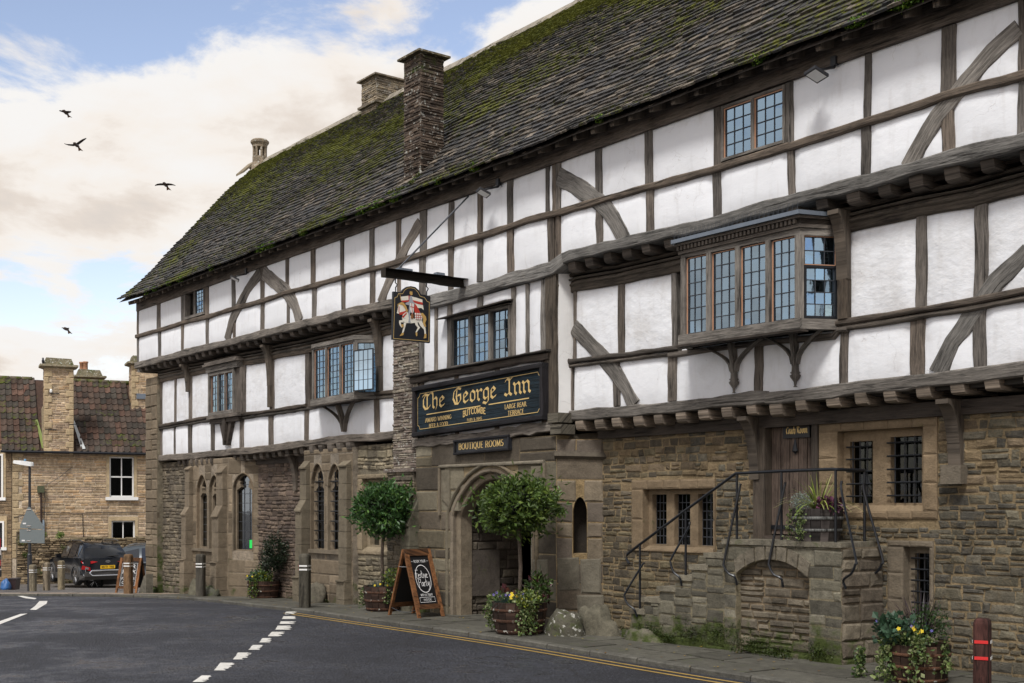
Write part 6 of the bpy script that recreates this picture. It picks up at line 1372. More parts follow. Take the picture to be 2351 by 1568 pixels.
m = MB(); tube(m, RP+[(21.83, .06, 2.175), (21.84, .42, 2.172)], .019, 8); m.build('rail', M['iron'], HR)
for u, zt, zb in T['rposts']+[(21.84, 2.17, 1.37)]:
    y = .42 if u == 21.84 else -.02; m = MB(); tube(m, [(u, y, zt), (u, y, zb-.05)], .016, 7); m.build('post', M['iron'], HR)
for i, L_ in enumerate(T['rbows']):
    P3 = [(u, -[.035, .06, .17, .185, .18, .15, .12][j], z) for j, (u, z) in enumerate(L_)]
    m = MB(); q = []
    q = smooth3(P3); tube(m, q, .0145, 6); m.build('stay', M['iron'], HR)
L_ = [(21.95, 2.05), (21.96, 1.9), (22.21, 1.2), (22.21, 1.11), (22.15, 1.02), (22.04, .96), (22.04, .86)]
m = MB(); tube(m, smooth3([(21.85+(u-21.95)*.95, .40-.02*j*.3, z) for j, (u, z) in enumerate(L_)]), .0145, 6); m.build('stay', M['iron'], HR)

# ================================================================ signs, lamps on the inn
NS = thing('name_board', 'long dark board reading The George Inn in gold blackletter above the porch', 'sign', (14.9, -.1, 3.0))
def sl(u, z0, z1=None): return z0+(u-13.12)*(3.811-3.716)/3.53
b0, b1 = 13.14, 16.62
def zq(u, f): lo = 2.99+(u-b0)/(b1-b0)*.10; hi = 3.715+(u-b0)/(b1-b0)*.095; return lo+(hi-lo)*f
m = MB(); Pt = MAIN.P
nb = 5
for i in range(nb):
    m = MB(); f0, f1 = i/nb+.003, (i+1)/nb-.003; vs = [Pt(b0, .04, zq(b0, f0)), Pt(b1, .04, zq(b1, f0)), Pt(b1, .078, zq(b1, f0)), Pt(b0, .078, zq(b0, f0)), Pt(b0, .04, zq(b0, f1)), Pt(b1, .04, zq(b1, f1)), Pt(b1, .078, zq(b1, f1)), Pt(b0, .078, zq(b0, f1))]
    m.add(vs, [(3, 2, 1, 0), (4, 5, 6, 7), (0, 1, 5, 4), (1, 2, 6, 5), (2, 3, 7, 6), (3, 0, 4, 7)][:], (.010, .020, .028), [(v[0], v[2], i) for v in vs]); m.build('board', M['wood'], NS)
for p in ([(b0-.02, zq(b0, 1)+.02), (b1+.02, zq(b1, 1)+.02)], [(b0-.02, zq(b0, 0)-.02), (b1+.02, zq(b1, 0)-.02)], [(b0+.02, zq(b0, 0)-.04), (b0+.02, zq(b0, 1)+.04)], [(b1-.02, zq(b1, 0)-.04), (b1-.02, zq(b1, 1)+.04)]): timber(MAIN, p, .075, .0, .14 if p[0][0] != p[1][0] else .135, (.018, .016, .018), .003, .4, .008).build('frame', M['wood'], NS)
SL = .028; m = MB()
D_ = .081
black_text(m, MAIN, 'The', 13.38, 14.06, 3.385, .265, D_, SL, .17); black_text(m, MAIN, 'George', 14.26, 15.47, 3.41, .265, D_, SL, .17); black_text(m, MAIN, 'Inn', 15.67, 16.32, 3.45, .27, D_, SL, .17)
def zz(u, z): return z+(u-b0)*SL
stroke_quads(m, MAIN, [[(13.50, zz(13.5, 3.285)), (15.02, zz(15.02, 3.285))], [(15.25, zz(15.25, 3.285)), (16.25, zz(16.25, 3.285))]], 0, 0, 1, 1, D_, thick=.016, thin=.016)
bd = []
A_ = lambda u, f: (u, zq(u, f)); e = .085; f_ = .09
bd = [A_(b0+e+.07, f_), A_(b1-e-.07, f_), A_(b1-e-.03, f_+.07), A_(b1-e, f_+.1), A_(b1-e, 1-f_-.1), A_(b1-e-.05, 1-f_-.06), A_(b1-e-.07, 1-f_), A_(b0+e+.07, 1-f_), A_(b0+e+.05, 1-f_-.06), A_(b0+e, 1-f_-.1), A_(b0+e, f_+.1), A_(b0+e+.05, f_+.06), A_(b0+e+.07, f_)]
stroke_quads(m, MAIN, [bd], 0, 0, 1, 1, D_, thick=.009, thin=.009)
cap_text(m, MAIN, 'AWARD WINNING', 13.46, 14.22, 3.165, .065, D_, SL, .2, .09); cap_text(m, MAIN, 'BEER & FOOD', 13.57, 14.12, 3.065, .065, D_, SL, .2, .09)
cap_text(m, MAIN, 'LARGE REAR', 15.66, 16.19, 3.245, .065, D_, SL, .2, .09); cap_text(m, MAIN, 'TERRACE', 15.74, 16.13, 3.145, .065, D_, SL, .2, .09)
cap_text(m, MAIN, 'BUTCOMBE', 14.55, 15.16, 3.185, .09, D_, SL, .19, .15, False, warp=lambda x, z: (x, z+.035*(1-((x-14.85)/.32)**2))); cap_text(m, MAIN, 'PUBS & INNS', 14.66, 15.06, 3.115, .04, D_, SL, .17, .15, False)
m.build('lettering', M['gold'], NS)
BS = thing('rooms_board', 'small dark board reading BOUTIQUE ROOMS over the arch', 'sign', (15.0, -.1, 2.62))
m = MB(); prism(m, MAIN, [(14.29, 2.61), (15.74, 2.635), (15.74, 2.845), (14.29, 2.82)], -.0, .06, (.010, .012, .016)); m.build('board', M['paint'], BS)
for p in ([(14.28, 2.815), (15.75, 2.84)], [(14.28, 2.612), (15.75, 2.637)], [(14.30, 2.61), (14.30, 2.82)], [(15.73, 2.635), (15.73, 2.845)]): timber(MAIN, p, .035, .0, .09 if p[0][0] != p[1][0] else .087, (.014, .014, .017), .001, .4, .004).build('frame', M['wood'], BS)
m = MB(); cap_text(m, MAIN, 'BOUTIQUE ROOMS', 14.41, 15.60, 2.675, .095, .064, .017, .19, .075); m.build('lettering', M['gold'], BS)

HB = thing('sign_beam', 'dark wooden beam with an iron stay projecting from the wall to carry the painted sign', 'sign bracket', (14.53, 0, 5.3))
F_ = Fr((14.53, 0), (0, -1))       # s = distance from the wall
timber(F_, [(-.05, 5.335), (.8, 5.33), (1.55, 5.33)], .135, -.07, .07, (.028, .022, .016), .007).build('beam', M['dwood'], HB)
m = MB(); tube(m, [(14.66, -.05, 6.70), (14.53, -1.30, 5.40)], .014, 7); m.build('stay_rod', M['came'], HB)
m = MB(); box(m, F_, 1.05, 1.3, -.05, .05, 5.40, 5.43, (.3, .33, .38)); box(m, F_, .45, .6, -.05, .05, 5.40, 5.44, (.2, .22, .25)); m.build('lead_cap', M['lead'], HB)
HS = thing('hanging_sign', 'black hanging sign painted with a knight carrying a red-cross flag on a white horse', 'sign', (14.53, -1.05, 4.3))
m = MB(); prism(m, F_, T['board'], -.022, .022, (.006, .007, .011), False); m.build('board', M['paint'], HS)
m = MB(); gl_ = T['gold']; stroke_quads(m, F_, [gl_], 0, 0, 1, 1, .0235, thick=.007, thin=.007)
m.v = [(14.53+abs(F_.n[0])*.0 + (.0235 if True else 0)+(i % 9)*.0001, v[1], v[2]) for i, v in enumerate(m.v)]; m.build('border_line', M['gold'], HS)
PC = dict(w=(.72, .69, .60), g=(.48, .30, .09), r=(.46, .035, .02), s=(.32, .34, .38), b=(.25, .10, .03), w2=(.74, .72, .66), r2=(.42, .03, .03)); m = MB(); k = 0
for key in ('w', 'r', 'g', 's', 'b', 'w2', 'r2'):
    for poly in T['paint'][key]:
        k += 1; x = 14.53+.0235+k*.0004; tri = tessellate_polygon([[Vector((a, b, 0)) for a, b in poly]]); m.add([(x, -a, b) for a, b in poly], [tuple(t) for t in tri], PC[key])
m.build('painting', M['paint'], HS)
for v in (.76, 1.33):
    m = MB(); zt = 5.10 if v > 1 else 5.09; tube(m, [(14.53, -v, 5.27), (14.53, -v-.005, 5.2), (14.53, -v+.03, 5.17), (14.53, -v, 5.12), (14.53, -v, 5.02)], .010, 6); m.build('hook', M['iron'], HS)
LB = 'small black LED floodlight under the eaves'
def flood(u, v, z, label):
    v, z = v+.08, z-.04
    t = thing('floodlight', label, 'floodlight', (u, -v, z), 0, 'floodlights under the eaves')
    fr = Fr((u, -v), (.94, -.34)); m = MB(); P = fr.P; a = .12; 
    vs = [P(-a, -.07, z-.05), P(a, -.07, z-.05), P(a, .10, z+.03), P(-a, .10, z+.03)]; vs += [(x, y, q+.03) for x, y, q in vs]
    m.add(vs, [(3, 2, 1, 0), (4, 5, 6, 7), (0, 1, 5, 4), (1, 2, 6, 5), (2, 3, 7, 6), (3, 0, 4, 7)], (.015, .016, .02)); m.build('housing', M['paint'], t)
    m = MB(); vs = [P(-a+.02, -.055, z-.043), P(a-.02, -.055, z-.043), P(a-.02, .085, z+.023), P(-a+.02, .085, z+.023)]; vs = [(x, y, q-.002) for x, y, q in vs]; m.add(vs, [(3, 2, 1, 0)], (.75, .77, .76)); m.build('lens', M['white'], t)
    m = MB(); tube(m, [(u, -v+.02, z+.06), (u+.05, -.05, z+.12), (u+.06, .0, z+.2)], .015, 6, (.015, .016, .02)); box(m, Fr((u+.05, -.02), (1, 0)), -.03, .04, 0, .06, z+.14, z+.24, (.015, .016, .02)); m.build('bracket', M['paint'], t)
flood(21.73, .20, 6.62, 'black floodlight under the eaves nearest the right edge'); flood(15.40, .20, 6.60, 'black floodlight under the eaves beside the top of the iron stay'); flood(6.45, .20, 6.62, 'black floodlight under the eaves left of the arched braces')

# ================================================================ things on the pavement
def base(x, y): return gz(x, y)
def bollard(x, y, h, label, w=.17, col=(.10, .09, .065), rz=.7, bands=((.19, .025), (.25, .025)), red=True, moss=.1):
    t = thing('bollard', label, 'bollard', (x, y, base(x, y)), rz, 'wooden bollards along the pavement'); fr = Fr((x, y), (math.cos(rz), math.sin(rz))); z = base(x, y); q = w/2; c = .025; sec = [(-q+c, -q), (q-c, -q), (q, -q+c), (q, q-c), (q-c, q), (-q+c, q), (-q, q-c), (-q, -q+c)]
    m = MB(); vs = []; zs = [-.1, h*.25, h*.5, h*.75, h-.05, h-.015, h]; ks = [1, 1, .99, 1, 1, .9, .62]
    for zz_, k in zip(zs, ks): vs += [fr.P(a*k+rr(-.002, .002), b*k, z+zz_) for a, b in sec]
    m.add(vs, [(i*8+j, i*8+(j+1) % 8, i*8+8+(j+1) % 8, i*8+8+j) for i in range(6) for j in range(8)]+[tuple(48+k for k in range(8))], col, [(v[2], (j % 8)*.05, x) for j, v in enumerate(vs)]); m.build('post', M['wood'], t)
    for dz, bh in bands:
        m = MB(); q2 = q+.003
        wh, rd = (.68, .68, .66), (.55, .02, .02)
        for (a, b), cc in (((-1, 0), wh if red else rd), ((1, 0), wh), ((0, 1), rd if red else wh), ((0, -1), rd)):
            if a: box(m, fr, (q2 if a > 0 else -q2-.002), (q2+.002 if a > 0 else -q2), -q+c*.6, q-c*.6, z+h-dz-bh, z+h-dz, cc)
            else: box(m, fr, -q+c*.6, q-c*.6, (q2 if b > 0 else -q2-.002), (q2+.002 if b > 0 else -q2), z+h-dz-bh, z+h-dz, cc)
        m.build('reflective_band', M['paint'], t)
    return t
BL_ = T['bol']
bollard(24.13, -.90, .72, 'dark red-brown bollard at the right edge of the picture', .15, (.055, .022, .018), .42, ((.20, .03), (.35, .03)), moss=0)
labs = ['weathered bollard directly beside the street lamp post', 'second bollard from the street lamp, before the rubble wall', 'bollard in front of the dark parked car', 'clean brown bollard beside the car park board', 'dark bollard before the left stone bay', 'dark thick bollard in front of the barred stone bay']
hs_ = [.72, .78, .86, .93, .93, .95]; cs_ = [(.17, .145, .10), (.17, .14, .10), (.17, .14, .09), (.14, .085, .045), (.055, .05, .04), (.06, .055, .042)]
for (x, y, z), h, l, c in zip(BL_, hs_, labs, cs_): bollard(x, y, h, l, .18 if h > .9 else .17, c, .75, ((.20, .028), (.265, .028)) if h > .9 else ((.14, .022), (.2, .022)), red=False)

WD = (.17, .075, .03)
def aboard(name, feetL, feetR, depth, hgt, label, face, wid=.05, text=None, flip=1, z=0):
    """folding board: front frame between feetL and feetR, rear frame 'depth' behind"""
    t = thing(name, label, 'chalkboard sign', (*[(a+b)/2 for a, b in zip(feetL, feetR)], z)); w = math.hypot(feetR[0]-feetL[0], feetR[1]-feetL[1]); ax = ((feetR[0]-feetL[0])/w, (feetR[1]-feetL[1])/w)
    n_ = (ax[1], -ax[0])
    def leafp(sgn):
        # plane: base at sgn*depth/2 along n_, top at 0
        def P(s, f, o=0):   # s across, f 0..1 up, o proud
            d = sgn*(depth/2)*(1-f); return (feetL[0]+ax[0]*s+n_[0]*(d+sgn*o-sgn*0-0)-n_[0]*sgn*0, feetL[1]+ax[1]*s+n_[1]*(d+sgn*o), z+hgt*f)
        return P
    for sgn in (1, -1):
        P = leafp(sgn)
        def bar(s0, s1, f0, f1, o0, o1, mat, nm, col):
            m = MB(); vs = [P(s0, f0, o0), P(s1, f0, o0), P(s1, f0, o1), P(s0, f0, o1), P(s0, f1, o0), P(s1, f1, o0), P(s1, f1, o1), P(s0, f1, o1)]; m.add(vs, [(3, 2, 1, 0), (4, 5, 6, 7), (0, 1, 5, 4), (1, 2, 6, 5), (2, 3, 7, 6), (3, 0, 4, 7)], col, [(v[2], s0+v[0], 0) for v in vs]); m.build(nm, M[mat], t)
        bar(0, .05, 0, 1, -.01, .03, 'wood', 'leg', WD); bar(w-.05, w, 0, 1, -.01, .03, 'wood', 'leg', WD); bar(.05, w-.05, .90, 1, -.01, .028, 'wood', 'top_rail', tuple(q*.5 for q in WD)); bar(.05, w-.05, .12, .19, -.01, .026, 'wood', 'bottom_rail', tuple(q*.5 for q in WD))
        bar(.05, w-.05, .19, .90, .0, .012, 'paint', 'blackboard', (.008, .008, .009)); bar(.05, .075, .15, .92, .012, .036, 'wood', 'bead', WD); bar(w-.075, w-.05, .15, .92, .012, .036, 'wood', 'bead', WD)
    if text:
        class FT_:
            def __init__(s, sg): s.p = leafp(sg); s.sg = sg
            def P(s, x, d, f): return s.p(x if s.sg*1 > 0 else w-x, f, d)
        q = FT_(face); m = MB(); text(m, q, w); m.build('chalk_lettering', M['chalk'], t)
    m = MB(); pts = []; PA, PB_ = leafp(1), leafp(-1)
    a, b = np.array(PA(.02, .12)), np.array(PB_(.02, .12))
    for i in range(13): f = i/12; p = a*(1-f)+b*f; p[2] -= .06*math.sin(f*math.pi); pts.append(tuple(p))
    tube(m, pts, .005, 4); m.build('chain', M['came'], t)
    m = MB(); a, b = PA(-.004, .74), PB_(-.004, .74); tube(m, [a, b], .007, 5); m.build('stay', M['chrome'], t)
    return t
def txt1(m, q, w):
    x0, x1 = .12, w-.12
    cap_text(m, q, 'BOOK YOUR', x0+.03, x1-.03, .80, .035, .016, 0, .12, .12, False)
    stroke_quads(m, q, [[(x0-.02, .817), (x0+.01, .817)], [(x1-.01, .817), (x1+.02, .817)]], 0, 0, 1, 1, .016, thick=.004, thin=.004)
    c = w/2; stroke_quads(m, q, [[(c+.5*(x1-x0)*math.cos(a), .56+.20*math.sin(a)) for a in np.linspace(0, 6.283, 26)]], 0, 0, 1, 1, .0155, thick=.009, thin=.010)
    script = lambda pts, ox, oz, k: stroke_quads(m, q, [[(ox+x*k, oz+y*k*.9) for x, y in P_] for P_ in pts], 0, 0, 1, 1, .016, thick=.0075, thin=.006)
    FEST = [[(.05, 0), (.05, 1)], [(0, 1), (.4, 1)], [(0, .55), (.25, .55)], [(.3, .3), (.5, .35), (.45, .5), (.32, .4), (.35, .05), (.55, .1)], [(.8, .5), (.62, .45), (.75, .2), (.6, .0)], [(.9, .9), (.9, .05), (1, .05)], [(.8, .6), (1.02, .6)], [(1.12, .5), (1.12, 0)], [(1.25, .5), (1.35, 0), (1.48, .5)], [(1.55, .3), (1.72, .35), (1.65, .5), (1.55, .3), (1.6, .03), (1.78, .08)]]
    PART = [[(.05, -.2), (.08, 1)], [(.05, 1), (.4, .85), (.35, .5), (.08, .45)], [(.75, .5), (.5, .4), (.5, .05), (.72, .1), (.75, .5), (.78, 0)], [(.92, .5), (.92, 0)], [(.92, .4), (1.1, .5)], [(1.22, .9), (1.22, .05), (1.32, .05)], [(1.12, .6), (1.36, .6)], [(1.45, .5), (1.5, .1), (1.68, .5)], [(1.7, .55), (1.62, -.35), (1.4, -.4)]]
    k = (x1-x0)*.78/1.8; script(FEST, x0+.02, .57, k); script(PART, x0+.035, .45, k)
    cap_text(m, q, 'WITH US TODAY', x0+.03, x1-.03, .31, .03, .016, 0, .12, .12, False)
    stroke_quads(m, q, [[(x0, .22), (x1, .22), (x1, .29), (x0, .29), (x0, .22)]], 0, 0, 1, 1, .016, thick=.004, thin=.005); cap_text(m, q, 'INSIDE', x0+.07, x1-.07, .24, .03, .016, 0, .12, .12, False)
def txt2(m, q, w):
    cap_text(m, q, 'CAR', .14, w-.14, .70, .10, .016, 0, .12, .10, False); cap_text(m, q, 'PARK', .12, w-.12, .55, .10, .016, 0, .12, .10, False)
    cap_text(m, q, 'PATRONS', .12, w-.12, .38, .06, .016, 0, .12, .10, False); cap_text(m, q, 'ONLY', .14, w-.14, .26, .07, .016, 0, .12, .10, False)
    stroke_quads(m, q, [[(.09, .21), (w-.09, .21), (w-.09, .84), (.09, .84), (.09, .21)]], 0, 0, 1, 1, .016, thick=.005, thin=.004)
# the front leaf of the first board faces along the street towards the right
aboard('chalkboard_sign', (13.90, -.80), (13.84, -.26), .74, 1.08, 'tall wooden chalkboard sign with white script beside the porch', 1, text=txt1, z=0)
zc = gz(-.7, .2)
aboard('chalkboard_sign', (-.95, -.10), (-.50, .30), .55, .90, 'wooden chalkboard sign marked for the car park at the far corner', 1, text=txt2, z=zc)

BR_ = (.038, .022, .016)
def planter(x, y, r, h, label, z=None, bands=True, cols=(BR_, (.10, .05, .03)), weathered=False, hoopcol=(.075, .038, .024), ns=16):
    z = base(x, y) if z is None else z
    t = thing('barrel_planter', label, 'planter', (x, y, z), 0, 'half-barrel planters in front of the inn'); pr = [(.86, 0), (.95, .3), (1.0, .7), (1.0, 1)]
    def R(f): return r*(.84+.16*math.sin(min(1, f*1.15)*math.pi/2))
    for k in range(ns):
        a0, a1 = 2*math.pi*k/ns+.01, 2*math.pi*(k+1)/ns-.01; m = MB(); vs = []; c = rr(.7, 1.3); e = rr(-.003, .003); top = h*(1-rr(0, .02))
        for f in (0, .33, .66, 1):
            rf = R(f)+e
            for a in (a0, a1): vs.append((x+rf*math.cos(a), y+rf*math.sin(a), z+top*f))
        for f in (1, .8):
            for a in (a0, a1): vs.append((x+(r*.92)*math.cos(a), y+(r*.92)*math.sin(a), z+top*f))
        cc = cols[0]; m.add(vs, [(2*i, 2*i+1, 2*i+3, 2*i+2) for i in range(5)], [tuple(q*c*(2.2 if weathered and v[2] < z+h*.25 else 1) for q in (cc if not weathered or v[2] < z+h*.45 or v[2] > z+h*.6 else cc)) for v in vs], [(v[2], a0, k) for v in vs]); m.build('stave', M['wood'], t)
    for f0, f1 in ((.05, .13), (.38, .47), (.72, .80)) if bands else ((.30, .38), (.66, .75)):
        m = MB(); lathe(m, (x, y, z), [(R(f0)+.006, h*f0), (R(f0)+.010, h*(f0+.01)), (R(f1)+.010, h*(f1-.01)), (R(f1)+.006, h*f1)], 28, hoopcol, cap=False); m.build('hoop', M['slate'] if not weathered else M['wood'], t, smooth=True)
    m = MB(); lathe(m, (x, y, z), [(r*.93, h*.80), (r*.6, h*.88), (.01, h*.92)], 18, (.02, .014, .010), cap=False); m.build('soil', M['stone'], t)
    return t
GR = [(.045, .080, .020), (.055, .10, .024), (.030, .058, .016), (.075, .125, .025)]
DG = [(.012, .022, .009), (.018, .032, .012), (.010, .018, .008)]
BG = [(.045, .085, .075), (.06, .10, .095), (.035, .065, .055)]
IVY = [(.16, .20, .07), (.10, .15, .04), (.22, .25, .12), (.05, .09, .025)]
YL = [(.16, .19, .02), (.12, .16, .02)]
def plant(name, label, cat, fn, at, group=None, mat='leaf'):
    m = MB(); fn(m); o = m.build(name, M[mat]); tag(o, label, cat, group); return o
def bay_tree(x, y, zc_, rx, rz_h, tr, zs, label, seed, cols=GR, n=3600, group='clipped bay trees in barrels', lean=.03, size=.062):
    t = thing('bay_tree', label, 'tree', (x, y, zs)); t['group'] = group
    m = MB(); tube(m, [(x, y, zs), (x-lean, y, zs+(zc_-zs)*.4), (x+lean*.5, y, zs+(zc_-zs)*.8), (x+lean, y, zc_)], [tr*1.1, tr, tr*.9, tr*.6], 8, (.15, .12, .095))
    for k in range(7):
        a = k*.9; tube(m, [(x+lean*.6, y, zc_-rz_h*.7), (x+rx*.5*math.cos(a), y+rx*.5*math.sin(a), zc_+rz_h*.1*(k % 3))], [tr*.5, tr*.2], 5, (.12, .10, .08))
    m.build('trunk', M['bark'], t, smooth=True)
    m = MB(); leaves(m, (x+lean, y, zc_), (rx, rx*.9, rz_h), n, size, cols, .60, seed=seed, lump=.27, elong=2.6)
    leaves(m, (x+lean, y, zc_), (rx*1.12, rx, rz_h*1.13), int(n*.10), size*1.1, cols, .85, seed=seed+9, lump=.34, elong=2.8)
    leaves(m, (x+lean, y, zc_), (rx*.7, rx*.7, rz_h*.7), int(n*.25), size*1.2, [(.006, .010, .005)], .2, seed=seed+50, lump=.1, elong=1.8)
    m.build('crown', M['leaf'], t, kind='stuff'); return t
def trailing(m, x, y, z, r, angs, L_, cols=IVY, n=70, size=.035, seed=0):
    r_ = np.random.RandomState(seed)
    for a, l in zip(angs, L_):
        for i in range(n):
            f = r_.rand(); rad = r*(1.0+.09*math.sin(f*2)+.03); leaves(m, (x+rad*math.cos(a+.12*r_.randn()*(.4+f)), y+rad*math.sin(a+.12*r_.randn()*(.4+f)), z-l*f+r_.randn()*.01), (.02, .02, .02), 1, size, cols, .3, seed=int(r_.randint(99999)), elong=1.3, up=-.2)
def flowers(m, x, y, z, r, n, col, seed, size=.022):
    r_ = np.random.RandomState(seed)
    for i in range(n):
        a, q = r_.rand()*6.28, r*r_.rand()**.5; c = np.array([x+q*math.cos(a), y+q*math.sin(a), z+r_.rand()*.07]); nv = CAM-c[:2]; nv = np.array([nv[0], nv[1], 6.]); nv /= np.linalg.norm(nv); s = np.cross(nv, [0, 0, 1.]); s /= np.linalg.norm(s); u_ = np.cross(s, nv)
        for k in range(5):
            b = k*1.2566; d1 = s*math.cos(b)+u_*math.sin(b); d2 = s*math.cos(b+.55)+u_*math.sin(b+.55); d3 = s*math.cos(b-.55)+u_*math.sin(b-.55)
            m.add([tuple(c), tuple(c+d3*size*.7), tuple(c+d1*size+nv*.003), tuple(c+d2*size*.7)], [(0, 1, 2, 3)], col)
# P1, planter before the dark rubble wall
x, y = 6.89, .16; planter(x, y, .34, .37, 'dark half-barrel planter before the brown rubble wall'); z0 = base(x, y)
plant('evergreen_shrub', 'dark upright evergreen shrub leaning over the planter by the brown wall', 'shrub', lambda m: (leaves(m, (x+.34, y+.1, z0+.98), (.32, .28, .36), 1500, .055, DG, .4, seed=5, lump=.3), leaves(m, (x+.12, y+.1, z0+.70), (.26, .25, .2), 700, .055, DG, .4, seed=15, lump=.3), tube(m, [(x, y, z0+.3), (x+.1, y+.05, z0+.75)], .02, 6, (.04, .03, .02))), 0)
plant('mixed_bedding', 'yellow-flowered bedding and ivy spilling from the planter by the brown wall', 'plants', lambda m: (leaves(m, (x-.15, y-.05, z0+.42), (.24, .22, .14), 420, .06, [(.035, .075, .045), (.05, .10, .06), (.03, .06, .03)], .5, seed=6, elong=1.4), leaves(m, (x+.15, y-.08, z0+.45), (.22, .2, .13), 420, .045, YL+GR, .5, seed=7, elong=1.5), trailing(m, x, y, z0+.42, .34, (-1.3, -.9, -1.0), (.35, .3, .4), GR+YL, 70), flowers(m, x, y-.15, z0+.46, .25, 7, (.65, .5, .01), 4), blades(m, (x-.1, y, z0+.45), 16, .35, .03, GR, .3, .6, 8)), 0)
# P2, planter with small bay tree
x, y = 12.66, -.42; planter(x, y, .33, .42, 'barrel planter of the small bay tree left of the chalkboard sign'); z0 = 0
bay_tree(x, y, 1.72, .53, .42, .028, .35, 'round-headed bay tree in front of the small stone window', 11, [(.036, .090, .024), (.048, .12, .030), (.028, .066, .020), (.075, .15, .03)], 4600, size=.085)
plant('blue_fescue', 'blue-green grass tuft under the small bay tree', 'plants', lambda m: (blades(m, (x-.05, y-.05, .36), 260, .24, .008, BG, .7, 1.3, 3, .2),), 0)
plant('trailing_ivy', 'ivy and a yellow-green bush in the barrel of the small bay tree', 'plants', lambda m: (trailing(m, x, y, .40, .33, (-2.6, -2.4, -.3), (.36, .3, .25), IVY+GR, 80), leaves(m, (x+.25, y+.05, .55), (.2, .18, .16), 480, .05, YL+GR, .4, seed=9), flowers(m, x+.15, y-.15, .42, .15, 3, (.7, .52, .01), 5)), 0)
# P3, planter with the big bay tree
x, y = 17.03, -.86; planter(x, y, .385, .44, 'dark barrel planter of the large bay tree before the arch')
bay_tree(x, y, 1.78, .60, .38, .028, .35, 'larger spreading bay tree half hiding the pointed arch', 23, [(.055, .095, .018), (.075, .13, .024), (.040, .070, .016), (.11, .16, .028)], 5400, lean=-.03, size=.08)
plant('blue_fescue', 'blue-grey fescue grass tuft at the foot of the large bay tree', 'plants', lambda m: (blades(m, (x-.05, y-.08, .40), 420, .27, .008, BG, .75, 1.3, 13, .18),), 0)
plant('trailing_ivy', 'variegated ivy trailing down both sides of the barrel before the arch', 'plants', lambda m: (trailing(m, x, y, .44, .385, (-2.7, -2.5, -2.35, -.6, -.45, -.3, -.2), (.4, .36, .2, .45, .4, .3, .42), IVY, 95, .042, 3), leaves(m, (x+.3, y-.1, .5), (.2, .2, .12), 450, .045, YL+IVY, .4, seed=19, elong=1.3), leaves(m, (x-.33, y-.1, .47), (.16, .16, .08), 260, .045, IVY, .4, seed=29, elong=1.3)), 0)
plant('pansies', 'yellow and violet pansies in the barrel before the arch', 'flowers', lambda m: (flowers(m, x+.22, y-.2, .50, .13, 9, (.75, .56, .01), 3, .026), flowers(m, x-.25, y-.15, .49, .10, 5, (.12, .09, .32), 7, .024), flowers(m, x+.1, y-.1, .53, .15, 5, (.12, .10, .34), 17, .024), leaves(m, (x+.2, y-.15, .45), (.18, .15, .06), 200, .035, GR, .3, seed=39, elong=1.4)), 0)
plant('leafy_shrub', 'small dark leafy shrub around the stem of the large bay tree', 'shrub', lambda m: leaves(m, (x+.12, y+.25, .60), (.22, .15, .24), 320, .08, GR+[(.06, .015, .02)], .4, seed=34), 0)
plant('coral_bells', 'wine-red leafy plant at the back left of the barrel before the arch', 'plants', lambda m: (leaves(m, (x-.42, y+.1, .42), (.15, .15, .14), 240, .08, [(.12, .035, .03), (.16, .06, .04), (.08, .02, .025)], .4, seed=33, elong=1.2)), 0)
# P4 on the landing
x, y, zl_ = 21.38, .16, 1.36; planter(x, y, .29, .38, 'weathered barrel planter standing on the stair landing', zl_, bands=False, cols=((.035, .030, .028), 0), weathered=True, hoopcol=(.16, .165, .16))
plant('spider_plant', 'striped spider plant with long arching leaves on the landing', 'plants', lambda m: (blades(m, (x+.03, y-.02, zl_+.36), 60, .62, .032, [(.26, .30, .07), (.12, .18, .03), (.34, .36, .14)], .75, 1.15, 44, .05),), 0)
plant('silver_bush', 'silvery grey bushy plant in the landing barrel', 'plants', lambda m: (leaves(m, (x-.12, y-.14, zl_+.44), (.15, .12, .13), 1500, .016, [(.20, .25, .22), (.28, .33, .30), (.13, .17, .14)], .2, seed=45, lump=.1),), 0)
plant('coral_bells', 'purple ruffled plant at the right of the landing barrel', 'plants', lambda m: (leaves(m, (x+.2, y-.02, zl_+.40), (.15, .15, .11), 300, .05, [(.075, .02, .05), (.12, .04, .08), (.04, .012, .02)], .3, seed=46, elong=1.2)), 0)
plant('trailing_ivy', 'pale ivy strands hanging over the landing barrel', 'plants', lambda m: (trailing(m, x, y, zl_+.38, .29, (-2.55, -2.6), (.42, .3), IVY, 90, .026, 5), trailing(m, x, y, zl_+.38, .29, (-1.62, -1.55), (.36, .3), IVY, 110, .026, 6)), 0)
# P5 right foreground
x, y = 23.20, -.53; planter(x, y, .31, .38, 'brown barrel planter under the cellar window in the right foreground', hoopcol=(.12, .06, .036), cols=((.048, .028, .019), 0))
plant('purple_grass', 'spiky dark purple grass behind the flowers in the right-hand planter', 'plants', lambda m: (blades(m, (x-.02, y+.05, .42), 170, .62, .016, [(.022, .014, .020), (.045, .028, .036), (.075, .062, .068)], .45, 1.1, 55, .12),), 0)
plant('mixed_bedding', 'blue-green coral bells and ferns filling the right-hand planter', 'plants', lambda m: (leaves(m, (x-.12, y-.2, .50), (.24, .16, .15), 420, .07, [(.045, .095, .055), (.065, .12, .075), (.03, .065, .035)], .5, seed=56, elong=1.15), leaves(m, (x+.18, y-.05, .58), (.2, .18, .2), 900, .035, [(.03, .07, .012), (.02, .05, .01)], .3, seed=57, elong=3), leaves(m, (x+.05, y-.25, .46), (.26, .12, .08), 350, .035, IVY, .4, seed=58, elong=1.3)), 0)
